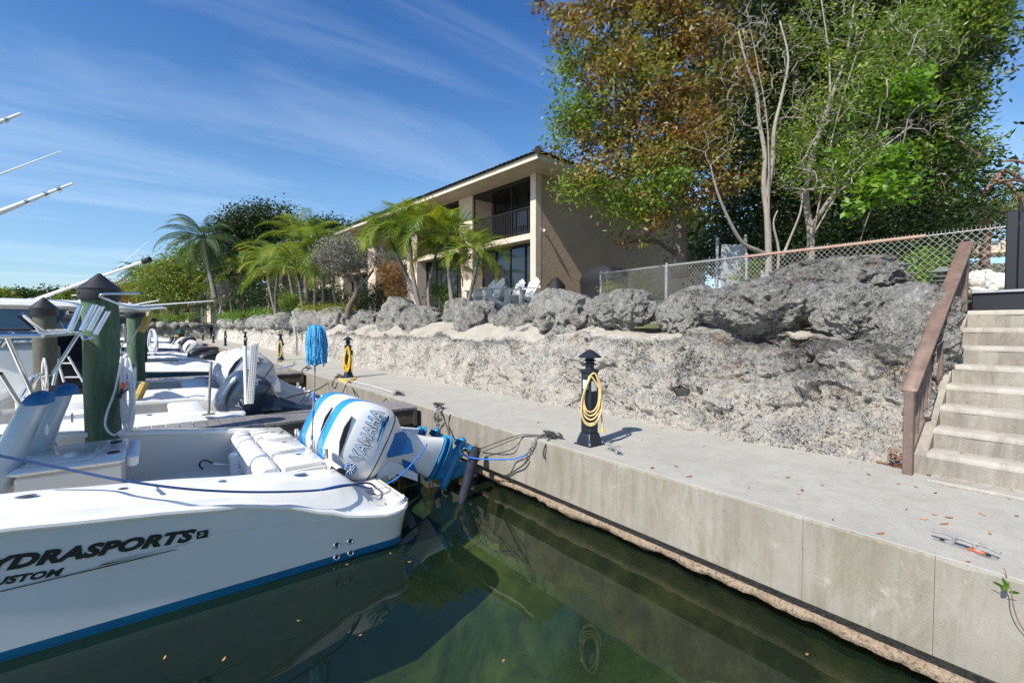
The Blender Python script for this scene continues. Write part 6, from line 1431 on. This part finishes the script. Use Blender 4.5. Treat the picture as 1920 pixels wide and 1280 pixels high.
    # fine bare twigs fanning to the right
    t = thing('bare_twig_tree', 'leafless grey twigs fanning out to the upper right in front of the dark tree', 'tree', A(1600, 470, 8.5)); rng = np.random.default_rng(12)
    T, _ = in_blobs([blob(1740, 215, 8.4, 65, 22), blob(1720, 100, 8.4, 60, 50), blob(1690, 250, 8.2, 70, 22), blob(1660, 40, 8.6, 60, 60), blob(1560, 20, 8.5, 60, 60), blob(1400, 40, 8.4, 60, 50), blob(1770, 90, 8.4, 40, 50)], 420, rng, .1)
    branches([[A(1525, 440, 8.9), A(1580, 350, 8.6), A(1640, 290, 8.4), A(1710, 235, 8.3)], [A(1525, 440, 8.9), A(1560, 260, 8.6), A(1600, 120, 8.5), A(1640, 10, 8.5)], [A(1441, 470, 8.6), A(1440, 250, 8.4), A(1420, 120, 8.4), A(1400, 20, 8.4)]], list(T), rng, t, 'bark_pale', tip=.0018, k=.0018, tr=[(.018, .005)]*3, wob=.14)
    # bright vine leaves
    for i, (bl, lb) in enumerate(((((1560, 300, 28, 40), (1700, 150, 0, 0)), ''),)): pass
    t = thing('climbing_vine', 'bright yellow green large leaved vine hanging in front of the dark tree', 'vine', A(1690, 380, 8.0)); rng = np.random.default_rng(5)
    T, _ = in_blobs([blob(1700, 160, 8.2, 38, 32), blob(1725, 190, 8.2, 28, 22), blob(1680, 300, 8.0, 34, 22), blob(1690, 345, 8.0, 30, 24), blob(1640, 352, 8.0, 35, 16), blob(1600, 395, 8.0, 24, 14), blob(1660, 370, 8.0, 24, 12), blob(1725, 140, 8.3, 22, 16), blob(1570, 300, 8.4, 20, 18)], 130, rng, .1)
    branches([[A(1600, 500, 8.5), A(1630, 400, 8.2), A(1680, 320, 8.1), A(1710, 180, 8.3)]], list(T), rng, t, 'bark_brown', tip=.003, k=.002, tr=[(.015, .006)]); leaf_obj('foliage', np.repeat(T, 11, 0)+rng.normal(size=(130*11, 3))*.09, None, .145, 'leaf_bright', t, 9, .55, up=1.0, droop=.25)
    # red barked tree at the right
    d = 12.5
    tree('red_barked_tree', 'spreading red barked tree with crooked limbs behind the gate', A(1850, 480, d), [[A(1846, 500, d), A(1850, 420, d), A(1838, 375, d), A(1862, 345, d), A(1885, 320, d), A(1925, 345, d)], [A(1846, 430, d), A(1830, 405, d), A(1800, 380, d), A(1770, 370, d)], [A(1915, 500, d-.3), A(1925, 400, d-.3), A(1890, 345, d-.3), A(1850, 338, d-.3)], [A(1990, 380, d-.5), A(1920, 340, d-.5), A(1870, 340, d-.5)], [A(2000, 340, d-.8), A(1920, 305, d-.8), A(1880, 302, d-.8)]], [(.10, .04), (.07, .02), (.08, .03), (.06, .03), (.05, .02)],
         [blob(1850, 400, d+.4, 90, 30), blob(1880, 350, d+.4, 70, 28), blob(1800, 400, d+.4, 60, 40), blob(1960, 400, d, 60, 60)], 330, 20, .10, .22, 'leaf_olive', 'bark_red', 41, shell=.2, k=.004, wob=.25)
greens()
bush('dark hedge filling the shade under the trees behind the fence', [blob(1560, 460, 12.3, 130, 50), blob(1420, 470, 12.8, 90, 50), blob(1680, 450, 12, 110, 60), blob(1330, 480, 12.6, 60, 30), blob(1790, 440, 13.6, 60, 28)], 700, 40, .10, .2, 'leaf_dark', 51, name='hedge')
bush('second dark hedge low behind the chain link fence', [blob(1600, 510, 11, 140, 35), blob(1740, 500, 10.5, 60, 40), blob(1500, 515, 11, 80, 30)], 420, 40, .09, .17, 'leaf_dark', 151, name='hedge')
bush('bright green shrub with light leaves behind the fence on the right', [blob(1650, 520, 8.2, 42, 24), blob(1730, 500, 8.4, 26, 34), blob(1690, 530, 8.0, 30, 14)], 170, 14, .075, .10, 'leaf_bright', 52, asp=.5)
bush('small flowering shrub by the fence near the gate', [blob(1628, 500, 9, 16, 16)], 40, 12, .07, .08, 'leaf_green', 53)
bush('round shrub with yellow green leaves behind the fence near its end post', [blob(1200, 535, 11.3, 26, 26), blob(1150, 545, 11.5, 18, 20), blob(1230, 560, 11, 18, 14)], 140, 16, .08, .11, 'leaf_yellow_green', 54)
bush('shrub with green leaves by the grey utility board', [blob(1408, 508, 9.2, 16, 16), blob(1378, 520, 8.6, 10, 9)], 60, 12, .06, .07, 'leaf_green', 55)
bush('leafy green shrub growing under the middle palms', [blob(845, 560, 15, 22, 22), blob(815, 545, 15.4, 16, 16)], 110, 18, .09, .10, 'leaf_green', 56)
bush('shrub with narrow orange red leaves behind the left palms', [blob(735, 515, 17, 26, 22), blob(745, 545, 17, 22, 24)], 150, 16, .16, .12, 'leaf_orange', 57, asp=.16)
bush('dark green shrub in front of the villa wall left of the palms', [blob(715, 555, 18, 26, 26), blob(690, 560, 19, 24, 24)], 200, 22, .09, .15, 'leaf_dark', 58)
bush('clipped rounded green shrub on the lawn edge', [blob(548, 567, 24, 24, 14), blob(560, 572, 24, 18, 10)], 150, 24, .10, .14, 'leaf_green', 59)
bush('yellow green ground cover spilling over the boulders, left', [blob(440, 592, 38, 34, 5), blob(490, 585, 32, 30, 5)], 130, 24, .12, .16, 'leaf_bright', 60, False, 'ground_cover')
bush('yellow green ground cover above the boulders by the silver tree', [blob(600, 578, 22, 44, 5), blob(640, 580, 20, 30, 5)], 130, 22, .09, .12, 'leaf_yellow_green', 61, False, 'ground_cover')
bush('long clipped green hedge in front of the distant villas', [blob(310, 594, 62, 44, 7), blob(350, 590, 60, 26, 8)], 200, 24, .2, .3, 'leaf_green', 62, False, 'hedge')
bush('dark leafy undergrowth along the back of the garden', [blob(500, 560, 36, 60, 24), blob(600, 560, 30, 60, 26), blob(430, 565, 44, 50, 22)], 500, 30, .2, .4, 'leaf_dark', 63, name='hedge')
# ---- palms
def frond_mesh(L, nleaf, ll, droop, mat, seed, arch=1.0, wv=.035, vee=.5):
    rr = random.Random(seed); V = []; F = []; RN = []; spine = []; ang = 0; p = Vector((0, 0, 0)); n = 26
    for i in range(n+1):
        spine.append(p.copy()); f = i/n; a = -arch*f**1.3; p = p+Vector((math.cos(a), 0, math.sin(a)))*(L/n)
    mb = MB(); mb.tube(spine, [.022*(1-.85*i/n)*L/2 for i in range(n+1)], 5); nv = len(mb.F)
    V = mb.V; F = mb.F; RN = [.55]*len(F)
    for i in range(nleaf):
        f = .16+.84*i/nleaf; idx = min(n-1, int(f*n)); b = spine[idx].lerp(spine[idx+1], f*n-idx); tan = (spine[idx+1]-spine[idx]).normalized()
        le = ll*math.sin(math.pi*min(1, (.22+.74*f)))**.6*rr.uniform(.85, 1.1)
        for s in (-1, 1):
            fw = .55+.5*f; dv = (tan*fw+Vector((0, s, 0))*(1-.35*f)+Vector((0, 0, vee*rr.uniform(.6, 1.2)))).normalized(); up = dv.cross(tan).normalized(); k0 = len(V); seg = 3; q = b.copy(); dd = dv.copy(); rnd = rr.random()*.7+.1*f
            for j in range(seg+1):
                w_ = wv*(1 if j < seg else 0)*(.7 if j == 0 else 1); sv = dd.cross(up).normalized()*w_ if False else tan*w_*.5
                V.append(tuple(q-sv)); V.append(tuple(q+sv)); dd = (dd+Vector((0, 0, -droop))).normalized(); q = q+dd*le/seg
            for j in range(seg): F.append((k0+2*j, k0+2*j+1, k0+2*j+3, k0+2*j+2)); RN.append(rnd)
    me = bpy.data.meshes.new('frond'); me.from_pydata([tuple(v) for v in V], [], F); a_ = me.attributes.new('rnd', 'FLOAT', 'FACE'); a_.data.foreach_set('value', RN); me.materials.append(M[mat]); return me
FR = {'xmas': [frond_mesh(1.6, 36, .60, .26, 'palm_leaf', s, 2.3, .026, .7) for s in (1, 2, 3)], 'yellow': [frond_mesh(1.45, 32, .52, .5, 'leaf_yellow_green', s, 2.4, .026, .3) for s in (21, 22, 23)], 'coco': [frond_mesh(3.6, 44, .95, .6, 'palm_dark', s, 1.85, .034, .05) for s in (4, 5, 6)], 'coco_light': [frond_mesh(2.7, 40, .78, .4, 'palm_leaf', s, 1.8, .030, .45) for s in (7, 8, 9)]}
def palm(label, base, top, kind, nf, s, seed, r=.07, group='palms along the terrace', elev=(.05, 1.38), shaft=True, bend=.1):
    rr = random.Random(seed); base = Vector(base); top = Vector(top); t = thing('palm_tree', label, 'palm', base, group); mid = base.lerp(top, .5)+Vector((rr.uniform(-bend, bend), rr.uniform(-bend, bend), 0)); P = curve_pts([base, mid, top], 10)
    MB().tube(P, [r*(1.25-.5*(i/len(P))**.5)+.006*math.sin(i*2.1) for i in range(len(P))], 10).build('trunk', 'palm_trunk', t, True, 0)
    dv = (P[-1]-P[-3]).normalized()
    if shaft: MB().tube([top-dv*.05, top+dv*.2*s, top+dv*.45*s, top+dv*.6*s], [r*.8, r*.95, r*.6, r*.3], 10).build('crownshaft', 'leaf_green', t)
    c0 = top+dv*(.45*s if shaft else .05)
    for i in range(nf):
        az = i*2.39996+rr.uniform(-.25, .25); el = elev[0]+(elev[1]-elev[0])*((i+.5)/nf)**.9+rr.uniform(-.1, .1); o = bpy.data.objects.new('frond', FR['yellow' if kind == 'xmas' and i < nf*.22 else kind][i % 3]); COL.objects.link(o); o.parent = t
        o.location = c0-base; sc = s*rr.uniform(.85, 1.1); o.scale = (sc,)*3; o.rotation_euler = (Matrix.Rotation(az, 3, 'Z') @ Matrix.Rotation(-el, 3, 'Y') @ Matrix.Rotation(rr.uniform(-.3, .3), 3, 'X')).to_euler()
    if kind.startswith('coco') is False and seed % 2: MB().tube(curve_pts([c0-Vector((0, 0, .3*s)), c0+Vector((.15, .1, -.45*s)), c0+Vector((.2, .15, -.8*s))]), .03*s, 6).build('flower_stalk', 'leaf_tan', t)
    return t
palm('bushy palm on the left of the front palms, arching over the terrace', A(790, 590, 14.0), A(768, 462, 14.0), 'xmas', 17, 1.0, 3)
palm('middle front palm with the fullest round crown', A(886-36, 590, 13.2), A(838, 476, 13.2), 'xmas', 18, 1.0, 5)
palm('second trunk of the left palm pair, leaning right', A(792, 590, 14.6), A(740, 470, 14.8), 'xmas', 13, .95, 6, bend=.2)
palm('right front palm with a short leaning trunk and yellow green crown', A(874, 585, 12.6), A(893, 500, 12.6), 'xmas', 13, .78, 7, r=.055)
palm('slim palm stem between the two front crowns', A(806, 590, 13.6), A(812, 500, 13.6), 'xmas', 10, .8, 8, r=.05)
palm('short palm tucked behind the middle front crown', A(862, 585, 14.2), A(862, 520, 14.2), 'xmas', 9, .7, 9, r=.05)
palm('coconut palm with a leaning trunk, tallest at the left', A(404, 560, 34), A(382, 447, 34), 'coco', 24, 1.0, 11, r=.16, group='coconut palms', elev=(-.75, 1.3), shaft=False, bend=.4)
palm('small far coconut palm at the far left of the shore', A(270, 590, 70), A(262, 512, 70), 'coco', 18, 1.15, 12, r=.2, group='coconut palms', elev=(-.6, 1.2), shaft=False, bend=.6)
palm('tall palm with upright fronds in the middle of the garden', A(578, 585, 24), A(573, 470, 24), 'coco_light', 16, 1.0, 13, r=.11, elev=(.0, 1.45), shaft=True)
lp = [(540, 505, 26, 'palm just left of the tall middle palm'), (520, 520, 29, 'palm with drooping yellowed fronds behind the clipped shrub'), (500, 500, 31, 'palm behind the clump of thin leaning stems'), (606, 495, 23, 'palm on the right of the tall middle palm'), (590, 520, 22, 'low palm crown above the clustered pale stems'), (560, 525, 22.5, 'slim palm in the middle of the clustered pale stems'), (622, 510, 22.5, 'palm half behind the silver leaved tree'), (455, 520, 36, 'clumping palm with thin leaning stems'), (470, 510, 38, 'palm behind the clumping one'), (430, 535, 42, 'small palm beside the grey leafed bush'), (412, 570, 40, 'tiny yellow green palm in front of the far villas'), (368, 545, 50, 'far slim palm before the distant villas')]
for i, (px, py, d, lb) in enumerate(lp): palm(lb, A(px+random.Random(i).uniform(-5, 18), 590, d), A(px, py, d), 'coco_light' if i % 2 else 'xmas', 12, (1.15 if i not in (10,) else .55), 30+i, r=.08)
# ---- background broadleaf trees on the left
def bgtree(label, px, pyb, d, blobs, n, per, size, sig, mat, seed, bark='bark_brown', r=.2, name='shade_tree', k=.012):
    bl = [blob(b[0], b[1], d, b[2], b[3]) for b in blobs]; c = np.mean([b[:3] for b in bl], 0); base = A(px, pyb, d); mid = (base[0]*.5+c[0]*.5, base[1]*.5+c[1]*.5, base[2]*.5+c[2]*.5)
    return tree(name, label, base, [[base, mid, tuple(c)]], [(r, r*.3)], bl, n, per, size, sig, mat, bark, seed, shell=.35, k=k)
bgtree('big dark shade tree behind the coconut palm', 448, 570, 40, [(470, 430, 55, 40), (435, 445, 45, 35), (510, 415, 50, 32), (480, 480, 50, 30), (540, 440, 40, 35), (420, 500, 40, 25)], 620, 40, .26, .42, 'leaf_dark', 71, r=.3)
bgtree('dark tree behind the villa roof end', 640, 470, 46, [(618, 430, 40, 22), (600, 445, 40, 24)], 200, 34, .3, .45, 'leaf_dark', 72, r=.3)
bgtree('feathery olive green tree at the far left of the garden', 330, 590, 50, [(310, 525, 42, 34), (345, 510, 38, 30), (290, 550, 34, 26), (370, 540, 36, 30), (330, 555, 50, 24)], 480, 40, .25, .5, 'leaf_olive', 73, r=.25)
bgtree('broad green tree rising behind the coconut palm trunk', 350, 585, 54, [(300, 515, 40, 26), (345, 492, 36, 28), (390, 480, 40, 30), (260, 540, 26, 20)], 380, 34, .3, .5, 'leaf_green', 79, r=.3)
bgtree('green tree behind the distant villas', 420, 580, 58, [(410, 520, 50, 34), (460, 520, 40, 34), (380, 500, 30, 26)], 320, 34, .35, .6, 'leaf_green', 74, r=.3)
bgtree('orange tinged tree by the far coconut palm', 262, 590, 66, [(240, 545, 24, 14), (265, 550, 30, 18)], 160, 34, .35, .6, 'leaf_orange', 75, r=.25)
bgtree('small grey leaved tree beside the thin stemmed palms', 412, 590, 36, [(424, 545, 24, 18), (412, 560, 16, 12)], 110, 26, .12, .25, 'leaf_silver', 76, 'bark_pale', r=.1)
def silver():
    d = 17.0
    tree('silver_leaved_tree', 'rounded silver grey leaved tree with a twisted leaning trunk', A(652, 596, d), [[A(650, 598, d), A(655, 575, d), A(668, 550, d), A(668, 530, d), A(655, 512, d)], [A(668, 545, d), A(690, 520, d), A(700, 505, d)], [A(666, 528, d), A(640, 510, d), A(615, 495, d)]], [(.12, .07), (.06, .03), (.06, .03)],
         [blob(640, 478, d, 50, 30), blob(615, 485, d, 30, 28), blob(675, 485, d, 32, 28), blob(640, 455, d, 40, 16), blob(650, 505, d, 40, 16)], 480, 22, .07, .13, 'leaf_silver', 'bark_brown', 81, shell=.4, k=.006)
    bgtree('second silver leaved bush behind the left palms', 720, 560, 18.5, [(725, 490, 26, 18), (745, 500, 20, 14)], 140, 22, .08, .15, 'leaf_silver', 82, r=.06)
silver()
# far shore
rr = random.Random(77)
for i, (px, w_, h_, d) in enumerate(((8, 26, 13, 210), (45, 24, 15, 215), (78, 18, 10, 220), (112, 24, 15, 200), (146, 24, 14, 190), (182, 26, 14, 180), (-20, 30, 12, 200), (212, 22, 13, 150))):
    bl = [(px, 564, w_, h_*1.25), (px+w_*.4, 572, w_*.8, h_)]
    t = bgtree(['far shore tree at the left picture edge', 'second far shore tree from the left', 'low far shore tree by the distant roof', 'rounded far shore tree right of the distant roof', 'far shore tree just left of the nearest pile', 'far shore tree hidden by the nearest pile', 'far shore tree beyond the left edge', 'far shore tree just right of the nearest pile'][i], px, 592, d, bl, 260, 26, 1.6, 1.7, 'leaf_dark' if i % 2 else 'leaf_olive', 90+i, r=.6, k=.03, name='far_tree')
far = thing('distant_house', 'distant house with a steep grey roof on the far shore', 'house', A(84, 590, 190)); c = Vector(A(84, 575, 190))
MB().box(c.x-6, c.x+6, c.y-6, c.y+6, c.z-3, c.z).build('wall', 'tan_trim', far, False); MB().add([(c.x-8, c.y-8, c.z), (c.x+8, c.y-8, c.z), (c.x+8, c.y+8, c.z), (c.x-8, c.y+8, c.z), (c.x, c.y, c.z+5.5)], [(0, 1, 4), (1, 2, 4), (2, 3, 4), (3, 0, 4), (3, 2, 1, 0)]).build('roof', 'roof_tile', far, False)
struct(grid('far_shore', [-400+i*12 for i in range(42)], [155, 165, 200, 300, 500, 900], lambda x, y: -2.5 if y < 160 else 1.2+.6*fbm((x, y, 0), .02), 'soil'))
# ---------------------------------------------------------------- fallen leaves and sprout
def fallen():
    spots = [(1497, 926), (1504, 919), (1542, 910), (1594, 867), (1629, 889), (1684, 907), (1718, 913), (1700, 955), (1752, 965), (1732, 973), (1779, 970), (1770, 982), (1842, 964), (1906, 967), (1754, 924), (1204, 824), (1268, 874), (1292, 893), (1319, 836), (1223, 877), (1159, 837), (1404, 914), (1009, 792), (1037, 758), (872, 738), (920, 735), (1370, 825), (1240, 802), (1562, 974), (1815, 1053), (1856, 1000), (1650, 1000), (1477, 895), (1010, 760), (770, 738)]
    me = None; rr = random.Random(3)
    for i, (px, py) in enumerate(spots):
        p = at(px, py, z=.006)
        mb = MB(); L = rr.uniform(.016, .035); W_ = L*rr.uniform(.25, .5); mb.add([(-L, 0, .004), (-L*.3, -W_, .002), (L*.5, -W_*.8, .003), (L, 0, .010), (L*.4, W_*.8, .004), (-L*.3, W_, .001), (0, 0, .007)], [(0, 1, 6), (1, 2, 6), (2, 3, 6), (3, 4, 6), (4, 5, 6), (5, 0, 6)])
        o = mb.build('fallen_leaf', 'leaf_litter' if i % 3 else 'leaf_tan', None, False); o.location = p; o.rotation_euler = (0, 0, rr.uniform(0, 6)); tag(o, 'single dry brown leaf lying on the bare quay', 'leaf', 'dry leaves scattered over the quay')
    mb = MB(); rr = random.Random(9)
    def lf(p, L):
        a = rr.uniform(0, 6.3); c, s = math.cos(a)*L, math.sin(a)*L; k = rr.uniform(.3, .5); z = rr.uniform(0, L*.7); mb.add([(p.x-c, p.y-s, p.z), (p.x+s*k, p.y-c*k, p.z+z*.3), (p.x+c, p.y+s, p.z+z), (p.x-s*k, p.y+c*k, p.z+.002)], [(0, 1, 2, 3)])
    for i in range(520):
        f = rr.random()**.6; px = 1600+108*f; py = 856+18*f+rr.uniform(-3.5, 3.5)*(.4+f); p = at(px, py, z=.008+rr.random()*.03*f); lf(p, rr.uniform(.008, .02))
    for i in range(150): p = at(1690+rr.uniform(-22, 14), rr.uniform(838, 866), x=5.36+rr.uniform(0, .1)); lf(p, rr.uniform(.01, .02))
    for k in range(8):
        for i in range(34):
            x = 5.34+.225*k-.03; y = rr.uniform(-1.2, .98); lf(Vector((x-rr.uniform(0, .05), y, .04+.18*k)), rr.uniform(.006, .016))
    for i in range(160): lf(Vector((5.12+rr.uniform(-.04, .02), rr.uniform(-2, .9), .006)), rr.uniform(.006, .014))
    for px, py, x in ((1085, 645, 5.95), (1195, 668, 5.9), (1180, 655, 6), (1560, 640, 6.0), (1690, 690, 5.75), (1480, 640, 6.0), (1270, 585, 6.6), (1640, 665, 5.9)):
        for i in range(26): p = at(px+rr.uniform(-18, 18), py+rr.uniform(-5, 6), x=x); lf(p, rr.uniform(.008, .02))
    o = mb.build('leaf_litter', 'leaf_litter', None, False); tag(o, 'drifts of dry brown leaves along the wall foot and the steps', 'leaf litter', kind='stuff')
    for px, py, c in ((309, 1232, 0), (420, 1235, 1), (560, 1163, 0), (650, 1058, 0), (732, 1037, 1), (768, 1053, 0), (944, 1238, 1), (676, 1190, 1), (1513, 1226, 0)):
        p = at(px, py, z=WZ+.004); L = rr.uniform(.013, .024); o = MB().add([(-L, 0, .0), (-L*.3, -L*.38, .002), (L*.5, -L*.32, .003), (L, 0, .006), (L*.4, L*.34, .002), (-L*.4, L*.36, .003)], [(0, 1, 2, 3, 4, 5)]).build('floating_leaf', 'leaf_tan', None, False); o.location = p; o.rotation_euler = (0, 0, rr.uniform(0, 6)); tag(o, 'orange brown leaf floating on the dark water', 'leaf', 'leaves floating on the water')
fallen()
def sprout():
    t = thing('sprout', 'small vine shoot with a few green leaves curling over the quay edge', 'plant', at(1895, 1130, x=3.44)); P = [at(1925, 1190, x=3.47), at(1908, 1160, x=3.44), at(1899, 1130, x=3.42), at(1896, 1103, x=3.42), at(1888, 1098, x=3.44)]
    MB().tube(curve_pts(P), .0025, 6).build('stem', 'bark_red', t); MB().tube(curve_pts([at(1888, 1083, x=3.5), at(1885, 1070, x=3.5), at(1880, 1064, x=3.5)]), .002, 5).build('stem', 'bark_red', t)
    for px, py, a, s in ((1872, 1095, .2, .022), (1884, 1091, 1.2, .022), (1886, 1099, 2.0, .026), (1902, 1110, -.4, .022)):
        c = at(px, py, x=3.43); u = Vector((.1, math.cos(a), math.sin(a))).normalized(); v = Vector((-.6, -math.sin(a)*.8, math.cos(a)*.8)).normalized()
        pts = [c-u*s, c-u*s*.3+v*s*.6, c+u*s*.5+v*s*.5, c+u*s*1.1, c+u*s*.5-v*s*.5, c-u*s*.3-v*s*.6]; o = MB().add(pts, [(0, 1, 2, 3, 4, 5)]).build('leaf', 'leaf_bright', t, False)
sprout()
